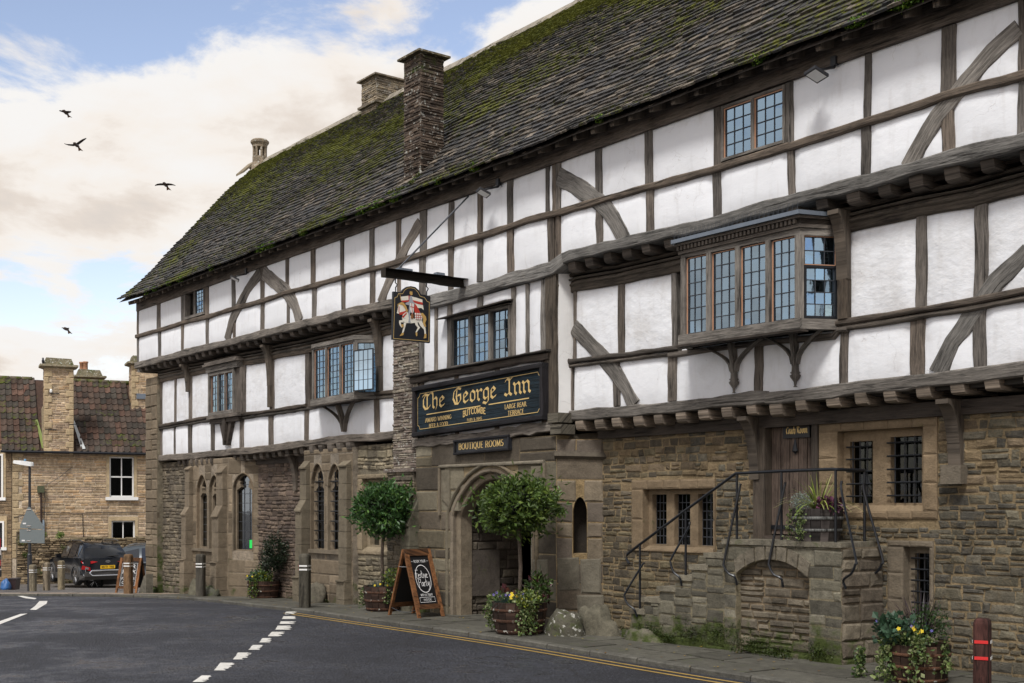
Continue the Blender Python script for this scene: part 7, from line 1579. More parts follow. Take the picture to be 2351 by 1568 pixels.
plant('trailing_ivy', 'ivy trailing to the ground from the right-hand planter', 'plants', lambda m: (trailing(m, x, y, .42, .335, (-2.3, -2.1, -1.9, -1.1, -.9, -.2), (.45, .4, .42, .4, .2, .3), IVY, 90, .045, 8), trailing(m, x-.25, y-.1, .30, .3, (-2.6, -2.9), (.3, .3), IVY+GR, 110, .04, 9)), 0)
plant('pansies', 'yellow and blue pansies in the right-hand planter', 'flowers', lambda m: (flowers(m, x+.12, y-.28, .50, .14, 6, (.75, .56, .01), 9, .024), flowers(m, x-.2, y-.2, .52, .2, 2, (.6, .45, .01), 19, .018), flowers(m, x, y-.2, .54, .34, 7, (.10, .09, .32), 23, .018), leaves(m, (x, y-.2, .46), (.3, .15, .06), 260, .03, GR, .3, seed=68)), 0)
# boulders
def bld(c, r, col, label, seed, moss=0, mat='stone'):
    o = rock('boulder', c, r, col, mat, moss, seed=seed); tag(o, label, 'boulder', 'guard stones at the foot of the walls')
bld((17.62, -.50, .0), (.31, .25, .36), (.085, .08, .06), 'tall rounded boulder spotted with white lichen right of the large barrel', 2, .12, 'slate')
bld((17.75, -.10, .0), (.42, .20, .42), (.125, .115, .085), 'big pale pointed boulder against the porch side', 4, -.05)
bld((13.30, .0, .0), (.2, .15, .45), (.10, .10, .06), 'dark mossy guard stone behind the tall chalkboard sign', 6, .18)
bld((9.35, .02, -.05), (.42, .2, .35), (.10, .09, .068), 'dark sloping boulder behind the thick bollard', 7, .0)
bld((4.0, -.05, -.25), (.28, .2, .42), (.12, .112, .08), 'squat pale guard stone left of the dark bollard', 9, .0)
bld((4.7, -.1, -.2), (.42, .2, .22), (.10, .10, .075), 'low dark boulder beside the dark bollard', 10, .1)
o = MB(); prism(o, MAIN, [(.35, -.7), (1.1, -.55), (1.1, .10), (.95, .05)], .02, .20, (.13, .12, .095)); o = o.build('leaning_slab', M['stone']); tag(o, 'triangular leaning guard slab at the inn corner', 'stone slab')
# grit, weeds and fallen leaves
m = MB(); r_ = np.random.RandomState(3)
for i in range(260):
    x = r_.uniform(1, 25); y = -(r_.uniform(.1, 1.6) if r_.rand() < .75 else r_.uniform(1.6, 6)); z = gz(x, y)+(-.09 if y < -1.75 else .006); s = r_.uniform(.012, .03); a = r_.rand()*6.28
    p = [(x+s*math.cos(a+k*1.57)*(1 if k % 2 else .55), y+s*math.sin(a+k*1.57)*(1 if k % 2 else .55), z+r_.rand()*.008) for k in range(4)]
    m.add(p, [(0, 1, 2, 3)], [(.28, .17, .03), (.20, .09, .02), (.12, .06, .02), (.32, .25, .04)][r_.randint(4)])
for (x, y) in ((21.3, -3.4), (11.5, -1.9), (19.4, -1.9), (17.9, -1.95), (16, -3.2), (14, -2.2)):
    a = 1; p = [(x+.07*math.cos(a+k*1.57)*(1 if k % 2 else .4), y+.07*math.sin(a+k*1.57)*(1 if k % 2 else .4), gz(x, y)-.08+.01*(k % 2)) for k in range(4)]; m.add(p, [(0, 1, 2, 3)], (.42, .33, .03))
m.build('fallen_leaves', M['leaf'], kind='stuff')
m = MB()
for i in range(22):
    u = r_.uniform(17.8, 22) if i < 8 else r_.uniform(1, 12); v = .16 if u > 18.3 else (-.1 if 2.8 < u < 5 or 8.7 < u < 10.6 else -.42)
    leaves(m, (u, -v-.02, gz(u, 0)+.02), (.12, .04, .04), 50, .03, [(.02, .035, .008), (.035, .05, .012), (.05, .04, .016)], .2, seed=i, elong=1.6)
m.build('wall_foot_weeds', M['leaf'], kind='stuff')
# ================================================================ cottage, wall, street furniture beyond the car park
CP0 = (-20.151, 4.773); CA = (.21910571, .97570113)
FC_ = Fr(CP0, CA)      # outward normal = (a_y, -a_x) -> towards the street
COT = thing('stone_cottage', 'stone cottage with red-brown pantiled roof and buff chimneys beyond the car park', 'building', (-20.15, 4.77, -1.2))
P_CO = palette([(.46, .345, .22), (.42, .31, .195), (.52, .40, .26), (.37, .275, .19), (.48, .33, .19)]); MOR_C = (.50, .42, .32)  # cottage stone lightened: sunlight on it is put into these colours
SH = (1.38, 2.36, 2.18, 3.86); LH = (1.46, 2.40, .40, 1.20)
mb = MB(); slab(mb, FC_, -.3, 0, -2.35, 4.6, -1.4, 4.05, [rect_hole(*SH), rect_hole(*LH)], .6, MOR_C); CW = mb.build('cottage_wall', M['mortar'], COT)
course('cot', CW, FC_, 0, -2.0, 4.6, -.3, 4.0, [rect_hole(SH[0]-.12, SH[1]+.12, SH[2]-.15, SH[3]+.1), rect_hole(LH[0]-.12, LH[1]+.12, LH[2]-.05, LH[3]+.2)], (.085, .14), (.2, .55), P_CO, MOR_C, mslab=False, mat=M['stone'], pr=(.004, .02), gap=.02)
QC = (.50, .39, .24)
def quoins(fr, u, z0, z1, par, side=1, w=(.42, .24), h=.29, d=0, col=QC):
    z = z0; k = 0
    while z < z1-.1:
        ww = w[k % 2]; m = stone(fr, min(u, u+side*ww), max(u, u+side*ww), z+.008, min(z+h, z1)-.008, d, .03, tn(rr(.88, 1.1), col), 0, .004); m.build('quoin', M['ash'], par); z += h; k += 1
quoins(FC_, -2.35, -.3, 3.95, CW)
def sash(fr, H_, label, rows=2, cols=2, sill=True):
    a, b, z0, z1 = H_; m = MB()
    for q in ((a-.12, a, z0, z1), (b, b+.12, z0, z1), (a-.12, b+.12, z1, z1+.16)): box(m, fr, q[0], q[1], -.1, .03, q[2], q[3], QC)
    w = m.build('window', M['ash'], COT, label=label); m = MB(); t = .06
    for q in ((a, a+t, z0, z1), (b-t, b, z0, z1), (a+t, b-t, z1-t, z1), (a+t, b-t, z0, z0+t), ((a+b)/2-.02, (a+b)/2+.02, z0+t, z1-t)): box(m, fr, q[0], q[1], -.14, -.07, q[2], q[3])
    if rows > 1: box(m, fr, a+t, b-t, -.14, -.065, (z0+z1)/2-.03, (z0+z1)/2+.03)
    m.build('sash_frame', M['white'], w)
    zs = [z0+t, (z0+z1)/2, z1-t] if rows > 1 else [z0+t, z1-t]
    for za, zb in zip(zs, zs[1:]):
        for xa, xb in ((a+t, (a+b)/2-.02), ((a+b)/2+.02, b-t)): m = MB(); box(m, fr, xa, xb, -.12, -.11, za, zb); m.build('pane', M['dglass'], w)
    m = MB(); box(m, fr, a-.2, b+.2, -1.2, -1.1, z0-.2, z1+.2); m.build('room_dark', M['black'], w)
    if sill: m = MB(); box(m, fr, a-.16, b+.16, -.1, .12, z0-.13, z0); m.build('sill', M['white'], w)
sash(FC_, SH, 'white sash window on the upper floor of the cottage'); sash(FC_, LH, 'low white-framed window just above the garden wall', 1, sill=False)
# roof
EZ_, RZ_, RD = 4.02, 7.25, 3.2
sl_ = math.hypot(RD+.25, RZ_-EZ_)
def rp_(s, t, h=0): f = t/sl_; nz = (RD+.25)/sl_; nd = (RZ_-EZ_)/sl_; return FC_.P(s, .25-(RD+.25)*f+nd*h, EZ_+(RZ_-EZ_)*f+nz*h)
m = MB(); m.add([rp_(-2.75, 0, -.03), rp_(4.7, 0, -.03), rp_(4.7, sl_, -.03), rp_(-2.75, sl_, -.03)], [(0, 1, 2, 3)], (.06, .035, .025))
m.add([FC_.P(-2.75, -RD, RZ_-.03), FC_.P(4.7, -RD, RZ_-.03), FC_.P(4.7, -6.6, 4), FC_.P(-2.75, -6.6, 4)], [(0, 1, 2, 3)], (.1, .06, .04))
CR_ = m.build('roof', M['pant'], COT)
PT_ = [(.072, .049, .037), (.060, .044, .035), (.048, .039, .032), (.088, .052, .038), (.044, .038, .031)]
rows_, cw = 12, .235; rl = sl_/rows_
for r in range(rows_):
    s = -2.75; k = 0
    while s < 4.6:
        inst = (-1.3 < s+cw/2 < .05 and r < 11.5); inst2 = (2.35 < s+cw/2 and r >= 9)
        if not inst and not inst2:
            m = MB(); prof = [(0, .0), (.18, -.012), (.45, -.018), (.68, .01), (.82, .045), (.95, .04), (1.03, .005)]; g = rr(.7, 1.3); c = tuple(q*g for q in RNG.choice(PT_)); l0 = .012
            vs = [rp_(s+x*cw, r*rl-.02, h+.045+l0) for x, h in prof]+[rp_(s+x*cw, (r+1)*rl+.04, h+.02) for x, h in prof]+[rp_(s+x*cw, r*rl-.02, h+.02) for x, h in prof]
            n = len(prof); m.add(vs, [(i, i+1, n+i+1, n+i) for i in range(n-1)]+[(2*n+i, 2*n+i+1, i+1, i) for i in range(n-1)], c, (.08*noise.noise((s*.8, r*.4, 2))*4-.03+(.08 if r > 10 or s < -1.0 else 0), 0, 0))
            pool('cot', CR_, 'pantile', 'small_pantiles', M['pant'], m, rp_(s, r*rl), cw*rl)
        s += cw
s = -2.75
while s < 4.6:
    if not (-1.25 < s+.2 < .0): m = MB(); e = s+.43; tube(m, [FC_.P(s, -RD, RZ_), FC_.P(e, -RD, RZ_)], .10, 8, (.12, .10, .07)); m.t = [(.17, 0, 0)]*len(m.v); m.build('ridge_tile', M['pant'], CR_, smooth=True)
    s += .45
m = MB(); tube(m, [FC_.P(-2.8, .36, 3.98), FC_.P(4.7, .36, 3.98)], .055, 8); m.build('gutter', M['iron'], COT)
for a, b in (((-1.42, 1.9), (-1.25, .1)), ((.02, 1.9), (.26, .1))):
    m = MB(); m.add([rp_(a[0], a[1], .07), rp_(b[0], b[1], .07), rp_(b[0]+.16, b[1], .09), rp_(a[0]+.08, a[1], .09)], [(0, 1, 2, 3)], (.12, .16, .02) if a[0] < 0 else (.4, .42, .42)); m.build('valley_flashing', M['paint'], COT)
# chimneys
def buff_chimney(u0, u1, d1, d0, z0, z1, label, pots=0, capw=.17, foot=None, flare=0):
    o = MB(); box(o, FC_, u0+.01, u1-.01, d0+.01, d1-.01, z0, z1, MOR_C); o = o.build('chimney', M['mortar'], COT, label=label)
    course('cot', o, FC_, d1-.01, u0, u1, z0, z1, [], (.07, .12), (.12, .4), P_CO, 0, mslab=False, gap=.015, pr=(.004, .02))
    p0 = FC_.P(u0, d0, 0); p1 = FC_.P(u0, d1, 0); f2 = Fr(p0[:2], (p1[0]-p0[0], p1[1]-p0[1])); course('cot', o, f2, -.01, 0, d1-d0, z0, z1, [], (.2, .3), (.2, .4), P_CO, 0, mslab=False, gap=.015, pr=(.004, .02))
    p0 = FC_.P(u1, d1, 0); p1 = FC_.P(u1, d0, 0); f2 = Fr(p0[:2], (p1[0]-p0[0], p1[1]-p0[1])); course('cot', o, f2, -.01, 0, d1-d0, z0, z1, [], (.2, .3), (.2, .4), P_CO, 0, mslab=False, gap=.015, pr=(.004, .02))
    quoins(FC_, u0, z0, z1, o, 1, (.3, .17), .26, d1); quoins(FC_, u1, z0, z1, o, -1, (.17, .3), .26, d1)
    m = MB(); q = capw; lc = (.28, .24, .16)
    box(m, FC_, u0-q, u1+q, d0-q, d1+q, z1+.07, z1+.15, lc, (.08, 0, 0)); P = FC_.P
    vs = [P(u0, d0, z1), P(u1, d0, z1), P(u1, d1, z1), P(u0, d1, z1), P(u0-q, d0-q, z1+.07), P(u1+q, d0-q, z1+.07), P(u1+q, d1+q, z1+.07), P(u0-q, d1+q, z1+.07)]; m.add(vs, [(0, 1, 5, 4), (1, 2, 6, 5), (2, 3, 7, 6), (3, 0, 4, 7)], lc)
    vs = [P(u0-.02, d0, z1+.15), P(u1+.02, d0, z1+.15), P(u1+.02, d1, z1+.15), P(u0-.02, d1, z1+.15), P(u0+.08, d0+.1, z1+.44), P(u1-.08, d0+.1, z1+.42), P(u1-.08, d1-.1, z1+.42), P(u0+.08, d1-.1, z1+.44)]; m.add(vs, [(4, 5, 6, 7), (0, 1, 5, 4), (1, 2, 6, 5), (2, 3, 7, 6), (3, 0, 4, 7)], (.16, .14, .09), (.1, 0, 0)); m.build('chimney_cap', M['slate'], o)
    for i in range(pots):
        uc = u0+.38+i*.0-i*.13; m = MB(); lathe(m, P(uc, (d0+d1)/2-i*.25, 0), [(.12, z1+.35), (.105, z1+.45), (.10, z1+.72), (.12, z1+.74), (.12, z1+.80), (.09, z1+.80), (.08, z1+.6)], 12, (.42, .22, .13), cap=False); m.build('chimney_pot', M['ash'], o, smooth=True)
    return o
c1 = buff_chimney(-1.17, -.05, .35, -.3, 3.9, 7.38, 'tall external chimney with quoins rising from the cottage eaves')
m = MB(); prism(m, FC_, [(-1.17, 5.9), (-1.24, 5.75), (-1.2, 4.0), (-1.1, 4.0)], -.3, .33, (.36, .29, .19)); m.build('chimney_shoulder', M['stone'], c1)
for a, b, z in ((-.98, -.6, 6.35), (-1.15, -.7, 4.88), (-.25, .12, 5.12)): m = MB(); box(m, FC_, a, b, .37, .39, z, z+.03); m.build('iron_strap', M['iron'], c1)
m = MB(); lathe(m, FC_.P(-.92, .42, 0), [(.04, 6.38), (.055, 6.42), (.05, 6.5), (.03, 6.53)], 8); m.build('lamp_bracket', M['white'], c1)
c2 = buff_chimney(.45, 1.50, -RD-.6, -RD-1.3, 6.2, 7.42, 'chimney with two clay pots behind the cottage ridge', 2)
c3 = buff_chimney(2.50, 3.9, -1.85, -2.7, 5.6, 7.9, 'chimney at the right end of the cottage roof, half hidden by the inn')
m = MB(); box(m, FC_, 2.7, 3.9, -2.0, -1.78, 6.45, 6.68, (.5, .52, .55)); m.build('lead_flashing', M['lead'], c3)
# junction box pipe, boxes on the wall
m = MB(); box(m, FC_, -1.42, -1.16, .02, .22, 2.35, 2.62, (.07, .08, .04)); m.build('junction_box', M['paint'], COT); m = MB(); tube(m, [FC_.P(-1.28, .1, 2.36), FC_.P(-1.27, .08, 1.0)], .035, 6, (.03, .015, .012)); tube(m, [FC_.P(-1.17, .1, 2.5), FC_.P(-1.12, .1, 2.1), FC_.P(-1.16, .1, 1.2)], .014, 5, (.02, .02, .02)); m.build('downpipe', M['paint'], COT)
m = MB(); tube(m, [FC_.P(-1.18, .1, 1.25), FC_.P(-1.17, .1, .3)], .04, 7, (.22, .28, .34)); tube(m, [FC_.P(-1.3, .12, .6), FC_.P(-1.3, .12, .3)], .06, 7, (.22, .28, .34)); m.build('cable_duct', M['paint'], COT)
m = MB(); tube(m, [FC_.P(-2.3, .05, 1.35), FC_.P(-1.2, .05, 1.55), FC_.P(0, .04, 1.5), FC_.P(1.2, .04, 1.53), FC_.P(4, .04, 1.55)], .012, 4, (.03, .03, .03)); tube(m, [FC_.P(-1.2, .1, 2.6), FC_.P(-.6, .08, 2.95), FC_.P(-.1, .06, 3.4)], .010, 4, (.03, .03, .03)); tube(m, [FC_.P(.32, .05, 1.5), FC_.P(.36, .05, .2)], .015, 4, (.03, .025, .02)); m.build('cable', M['paint'], COT)
# wing at the left edge, shade on its turned face put into darker stone
p = FC_.P(-2.36, .02, 0); FW_ = Fr((p[0]-FWD[0]*.0-RGT[0]*3.0, p[1]-RGT[1]*3.0), (RGT[0], RGT[1])); FW_.n = (FW_.a[1], -FW_.a[0])
WG_ = thing('cottage_wing', 'stone cottage wing with a shaded face coloured darker and white-framed windows at the far left edge', 'building', (p[0]-RGT[0]*1.5, p[1]-RGT[1]*1.5, -1.2))
HW1, HW2 = (2.32, 2.66, 2.15, 3.90), (2.34, 2.70, .15, 1.2)
mb = MB(); slab(mb, FW_, -.3, 0, 0, 2.98, -1.4, 4.3, [rect_hole(*HW1), rect_hole(*HW2)], .5, (.24, .19, .13)); ww = mb.build('house_wall', M['mortar'], WG_)
course('wing', ww, FW_, 0, 0, 2.98, -1.2, 4.3, [rect_hole(HW1[0]-.1, HW1[1]+.1, HW1[2]-.15, HW1[3]+.15), rect_hole(HW2[0]-.1, HW2[1]+.1, HW2[2]-.1, HW2[3]+.25)], (.09, .15), (.2, .5), palette([(.24, .17, .10), (.28, .20, .12), (.20, .145, .09)]), 0, mslab=False, gap=.018, pr=(.004, .02))
for a, b, c, d in (HW1, HW2):
    m = MB(); 
    for q in ((a, a+.07, c, d), (b-.07, b, c, d), (a+.07, b-.07, d-.07, d), (a-.1, b+.1, c-.12, c)): box(m, FW_, q[0], q[1], -.1, .06, q[2], q[3])
    w = m.build('window', M['white'], WG_); m = MB(); box(m, FW_, a+.07, b-.07, -.12, -.1, c, d-.07); m.build('pane', M['cglass'], w)
    m = MB(); box(m, FW_, a-.1, b+.1, -.1, .03, d, d+.2, QC); box(m, FW_, b, b+.1, -.1, .028, c, d, QC); m.build('surround', M['ash'], w)
m = MB(); P = FW_.P; vs = [P(0, .2, 4.1), P(2.5, .2, 4.1), P(2.5, -2.8, 6.9), P(0, -2.8, 6.9)]; m.add(vs, [(0, 1, 2, 3)], (.10, .05, .035), (-.1, 0, 0)); m.build('roof', M['pant'], WG_)
# garden wall
GWL = thing('garden_wall', 'rough rubble garden wall behind the parked cars', 'wall', (-17, 3, -1.2))
FG = Fr(FC_.P(-2.3, 1.5, 0)[:2], CA); gtop = lambda u: .47+.02*math.sin(u*3)+(.32 if u < .5 else 0)
mb = MB(); slab(mb, FG, -.4, 0, .05, 6.6, -1.5, gtop, [], .3, (.10, .08, .055)); gw = mb.build('wall_core', M['mortar'], GWL)
course('gw', gw, FG, 0, .05, 6.6, -1.4, .47, [], (.06, .14), (.12, .4), palette([(.26, .195, .115), (.33, .25, .155), (.20, .15, .09), (.37, .29, .18), (.17, .13, .085)]), 0, mslab=False, gap=.03, pr=(.0, .07), jit=.02, mossf=lambda z: -.05)
u = .05
while u < 6.5: e = u+rr(.2, .45); m = stone(FG, u+.01, e-.01, gtop(u)-.02, gtop(u)+rr(.05, .09), .0, .05, tn(rr(.8, 1.2), (.20, .16, .10)), .05, .02); m.build('coping_stone', M['stone'], GWL); u = e
for i, (s, l) in enumerate(((1.0, 'left green fern sprouting on top of the garden wall'), (1.65, 'right green fern sprouting on top of the garden wall'))):
    b = FG.P(s, -.1, .5); plant('wall_fern', l, 'plant', lambda m: leaves(m, (b[0], b[1], b[2]+.12), (.16, .16, .16), 260, .07, [(.10, .16, .03), (.14, .2, .04)], .2, seed=80+i), 0)
m = MB()
for s, z, w_ in ((.35, -.1, .12), (.2, .4, .2), (1.8, .1, .2), (2.6, -.3, .15), (1.2, -1.0, .3), (2.0, -1.05, .3), (5.4, -.1, .15), (.8, -.8, .2)): b = FG.P(s, .06, z); leaves(m, b, (w_, w_, w_), 160, .05, [(.05, .09, .015), (.07, .10, .02)], .2, seed=int(s*50))
m.build('wall_weeds', M['leaf'], kind='stuff')

# street lamp with the backs of two road signs
lx, ly = -5.09, 1.23-2.46+0; lx, ly, lz = -5.09, -1.23, gz(-5.09, -1.23)
LP = thing('street_lamp', 'slim dark street lamp post with a pale head, carrying the back of a road sign', 'street lamp', (lx, ly, lz))
m = MB(); tube(m, [(lx, ly, lz-.1), (lx, ly, lz+1.0), (lx, ly, lz+1.03), (lx, ly, lz+3.50)], [.065, .065, .045, .035], 10, (.02, .022, .028)); m.build('pole', M['paint'], LP)
m = MB(); R_ = RGT; P = lambda r, h, d=0: (lx+RGT[0]*r+FWD[0]*d, ly+RGT[1]*r+FWD[1]*d, lz+h)
sec = []; vs = []
for r, w, h0, h1 in ((-.46, .03, 3.60, 3.63), (-.42, .09, 3.57, 3.66), (-.2, .12, 3.53, 3.65), (.06, .08, 3.49, 3.61), (.10, .05, 3.50, 3.58)): vs += [P(r, h0, -w), P(r, h0, w), P(r, h1, w*.8), P(r, h1, -w*.8)]
m.add(vs, [(i*4+k, i*4+(k+1) % 4, i*4+4+(k+1) % 4, i*4+4+k) for i in range(4) for k in range(4)]+[(3, 2, 1, 0), (16, 17, 18, 19)], (.62, .63, .62)); m.build('lamp_head', M['paint'], LP)
m = MB(); lathe(m, P(-.13, 0), [(.03, 3.64), (.035, 3.68), (.02, 3.70)], 8, (.1, .25, .4)); m.build('photocell', M['paint'], LP)
RS_ = thing('road_sign_back', 'grey metal back of a triangular sign over a square plate on the lamp post', 'road sign', (lx, ly, lz+1.6))
FRS = Fr((lx-FWD[0]*.06, ly-FWD[1]*.06), (RGT[0], RGT[1])); gy_ = (.14, .165, .17)
m = MB(); prism(m, FRS, [(-.24, 1.55+lz+.20), (.40, 1.52+lz+.2), (.42, 1.6+lz+.2), (.03, 2.14+lz+.2), (-.03, 2.14+lz+.2), (-.25, 1.62+lz+.2)], -.02, .0, gy_); m.build('triangle_plate', M['paint'], RS_)
m = MB(); prism(m, FRS, [(-.26, 1.14+lz+.2), (.44, 1.12+lz+.2), (.44, 1.50+lz+.2), (-.26, 1.52+lz+.2)], -.02, .0, gy_); m.build('square_plate', M['paint'], RS_)
m = MB()
for h in (2.08, 1.62, 1.50, 1.20): box(m, FRS, -.06, .06, .0, .014, lz+h+.2-.02, lz+h+.2, (.5, .5, .5))
m.build('clip', M['chrome'], RS_); m = MB(); box(m, FRS, -.17, -.08, .001, .003, lz+1.86, lz+1.9, (.7, .7, .7)); box(m, FRS, -.2, -.11, .001, .003, lz+1.38, lz+1.42, (.7, .7, .7)); m.build('sticker', M['paint'], RS_)

# ---- cars
def car(name, label, cat, origin, head, z, main, W_=1.80, L_=4.2, H_=1.56, rear=True, clad='cladding'):
    """origin: ground point under the rear centre; head: heading vector"""
    t = thing(name, label, cat, (*origin, z)); hl = math.hypot(*head); hx, hy = head[0]/hl, head[1]/hl; rx, ry = hy, -hx
    def P(l, w, h): return (origin[0]+hx*l+rx*w, origin[1]+hy*l+ry*w, z+h)      # l forward from rear, w to the right
    hw = W_/2
    m = MB(); secs = []      # body: station l -> list of (w, h)
    def ring(l, ws, zl, zs, zb, inset=.0): return [(-ws*.86, zl), (-ws, zl+.14), (-ws*1.0, zs), (-ws*.97, zb), (ws*.97, zb), (ws*1.0, zs), (ws, zl+.14), (ws*.86, zl)]
    st = [(0.0, hw*.86, .34, .62, .93), (.07, hw*.95, .28, .66, .98), (.30, hw*.995, .24, .70, .99), (1.0, hw, .22, .72, .97), (2.2, hw, .22, .72, .95), (3.2, hw*.99, .22, .70, .93), (3.85, hw*.93, .26, .62, .84), (4.15, hw*.78, .34, .56, .70), (4.2, hw*.6, .38, .52, .62)]
    vs = []
    for l, w, a, b, c in st: vs += [P(l*L_/4.2, x, h) for x, h in ring(l, w, a, b, c)]
    n = 8; fs = [(i*n+k, i*n+(k+1) % n, (i+1)*n+(k+1) % n, (i+1)*n+k) for i in range(len(st)-1) for k in range(n)]+[tuple(range(n))[::-1], tuple((len(st)-1)*n+k for k in range(n))]
    m.add(vs, fs, (.5, .5, .5)); b = m.build('body', M[main], t, smooth=False)
    md = b.modifiers.new('bevel', 'BEVEL'); md.width = .035; md.segments = 3; md.limit_method = 'ANGLE'; md.angle_limit = .3
    b.data.polygons.foreach_set('use_smooth', [True]*len(b.data.polygons))
    # greenhouse
    m = MB(); g = [(.10, hw*.84, .96, .98), (.20, hw*.80, .96, 1.16), (.48, hw*.72, .96, H_-.16), (.60, hw*.695, .95, H_-.085), (.95, hw*.68, .95, H_-.02), (1.6, hw*.68, .95, H_), (2.35, hw*.67, .94, H_-.07), (3.15, hw*.80, .92, .94)]
    vs = []
    for l, w, a, c in g:
        wt = w; wb = hw*.93; vs += [P(l, -wb, a), P(l, -wt, c), P(l, wt, c), P(l, wb, a)]
    fs = [(i*4+k, i*4+k+1, (i+1)*4+k+1, (i+1)*4+k) for i in range(len(g)-1) for k in range(3)]
    m.add(vs, fs, (.5, .5, .5)); q = m.build('roof_shell', M[main], t); q.data.polygons.foreach_set('use_smooth', [True]*len(q.data.polygons))
    def lerp3(a, b, f): return tuple(np.array(a)*(1-f)+np.array(b)*f)
    # glass: rear window, side windows slightly proud
    def quadp(pts, mat, nm, off=(0, 0, 0)): m = MB(); m.add([tuple(np.array(p)+np.array(off)) for p in pts], [tuple(range(len(pts)))]); return m.build(nm, M[mat], t)
    back = np.array([-hx, -hy, .6])*.012; quadp([P(.135, -hw*.78, 1.01), P(.135, hw*.78, 1.01), P(.46, hw*.62, H_-.19), P(.46, -hw*.62, H_-.19)], 'cglass', 'rear_window', back)
    for sg in (-1, 1):
        o_ = np.array([rx, ry, .3])*sg*.012
        def sp(l, f):
            ls = [q[0] for q in g]; wt = np.interp(l, ls, [q[1] for q in g]); c = np.interp(l, ls, [q[3] for q in g]); a = np.interp(l, ls, [q[2] for q in g]); return P(l, sg*(hw*.93+(wt-hw*.93)*f), a+(c-a)*f)
        for a_, b_ in ((.62, .95), (1.02, 1.72), (1.80, 2.55)):
            quadp([sp(a_+(.1 if a_ < .7 else 0), .12), sp(b_, .12), sp(b_, .86), sp(a_+.02, .86)], 'cglass', 'side_window', o_)
        m = MB(); a = P(2.35, sg*(hw+.02), 1.0); box(m, Fr((a[0], a[1]), (rx, ry)), -.02 if sg > 0 else -.16, .16 if sg > 0 else .02, -.05, .08, z+.95, z+1.08); m.build('door_mirror', M[main], t)
        m = MB(); tube(m, [P(.7, sg*hw*.72, H_+.0), P(.9, sg*hw*.72, H_+.045), P(2.0, sg*hw*.71, H_+.035), P(2.25, sg*hw*.70, H_-.02)], .018, 6); m.build('roof_rail', M[clad], t)
    # wheels
    for l in (.78, 3.38):
        for sg in (-1, 1):
            cx_ = np.array(P(l, sg*(hw-.11), .33)); ax = np.array([rx, ry, 0])*sg; m = MB(); R_ = .33
            prof = [(R_-.09, -.1), (R_-.02, -.10), (R_, -.06), (R_, .08), (R_-.03, .11), (R_-.10, .11)]; vs = []; N = 24; f1 = np.array([hx, hy, 0]); f2 = np.array([0, 0, 1.])
            for r_, o_ in prof:
                for k in range(N): a = 2*math.pi*k/N; vs.append(tuple(cx_+ax*o_+(f1*math.cos(a)+f2*math.sin(a))*r_))
            m.add(vs, [(i*N+k, i*N+(k+1) % N, (i+1)*N+(k+1) % N, (i+1)*N+k) for i in range(5) for k in range(N)]); wl = m.build('wheel', M['tyre'], t, smooth=True)
            m = MB()
            for k in range(5):
                for dw in (-.16, .16):
                    a = 2*math.pi*k/5+.3; d1 = f1*math.cos(a+dw)+f2*math.sin(a+dw); d0 = f1*math.cos(a)+f2*math.sin(a); tube(m, [tuple(cx_+ax*.10+d0*.04), tuple(cx_+ax*.095+d1*.235)], .017, 5)
            m.build('rim', M['chrome'], wl); m = MB(); vs = [tuple(cx_+ax*.06)]+[tuple(cx_+ax*.06+(f1*math.cos(2*math.pi*k/20)+f2*math.sin(2*math.pi*k/20))*.25) for k in range(20)]; m.add(vs, [(0, k+1, (k+1) % 20+1) for k in range(20)]); m.build('brake_disc', M['tyre'], wl)
            m = MB(); vs = []; w0 = hw+.004
            for k in range(13):
                a = math.pi*k/12-.0; 
                for r_, o_ in ((.36, .0), (.44, .0), (.44, -.06)): vs.append(P(l+math.cos(a)*r_, sg*(w0+o_+.012), .31+math.sin(a)*r_))
            m.add(vs, [(i*3+k, i*3+k+1, i*3+k+4, i*3+k+3) for i in range(12) for k in range(2)]); m.build('wheel_arch', M[clad], t)
        m = MB(); 
    m = MB(); vs = []
    for l in (.45, 3.75): vs += [P(l, -hw*.97, .18), P(l, hw*.97, .18), P(l, hw*1.003, .40), P(l, -hw*1.003, .40)]
    m.add(vs, [(0, 1, 5, 4), (1, 2, 6, 5), (3, 0, 4, 7), (0, 3, 2, 1), (4, 5, 6, 7)]); m.build('sill_cladding', M[clad], t)
    if rear:
        # rear bumper with cladding, bright skid panel, lamps, badge and number plate
        def rb(l0, w0, w1, h0, h1, mat, nm, l1=.12): 
            m = MB(); vs = [P(l0, w0, h0), P(l0, w1, h0), P(l1, w1, h0), P(l1, w0, h0), P(l0, w0, h1), P(l0, w1, h1), P(l1, w1, h1), P(l1, w0, h1)]; m.add(vs, [(3, 2, 1, 0), (4, 5, 6, 7), (0, 1, 5, 4), (1, 2, 6, 5), (2, 3, 7, 6), (3, 0, 4, 7)]); return m.build(nm, M[mat], t)
        m = MB(); vs = []
        for h, e in ((.22, .05), (.34, -.05), (.50, -.06), (.56, -.02)): vs += [P(.30+e*0, -hw*1.005, h), P(.06+e, -hw*.88, h), P(e, 0, h), P(.06+e, hw*.88, h), P(.30, hw*1.005, h)]
        m.add(vs, [(i*5+k, i*5+k+1, i*5+k+6, i*5+k+5) for i in range(3) for k in range(4)]+[(0, 1, 2, 3, 4)]); m.build('rear_bumper', M[clad], t)
        rbp = [(-.66, .46), (-.56, .37), (.56, .37), (.66, .46), (.58, .55), (-.58, .55), (-.66, .46)]
        m = MB()
        for (a, b), (c, d) in zip(rbp, rbp[1:]): tube(m, [P(-.055-.02*(1-abs(a)), a, b), P(-.055-.02*(1-abs(c)), c, d)], .022, 6)
        m.build('skid_trim', M['chrome'], t)
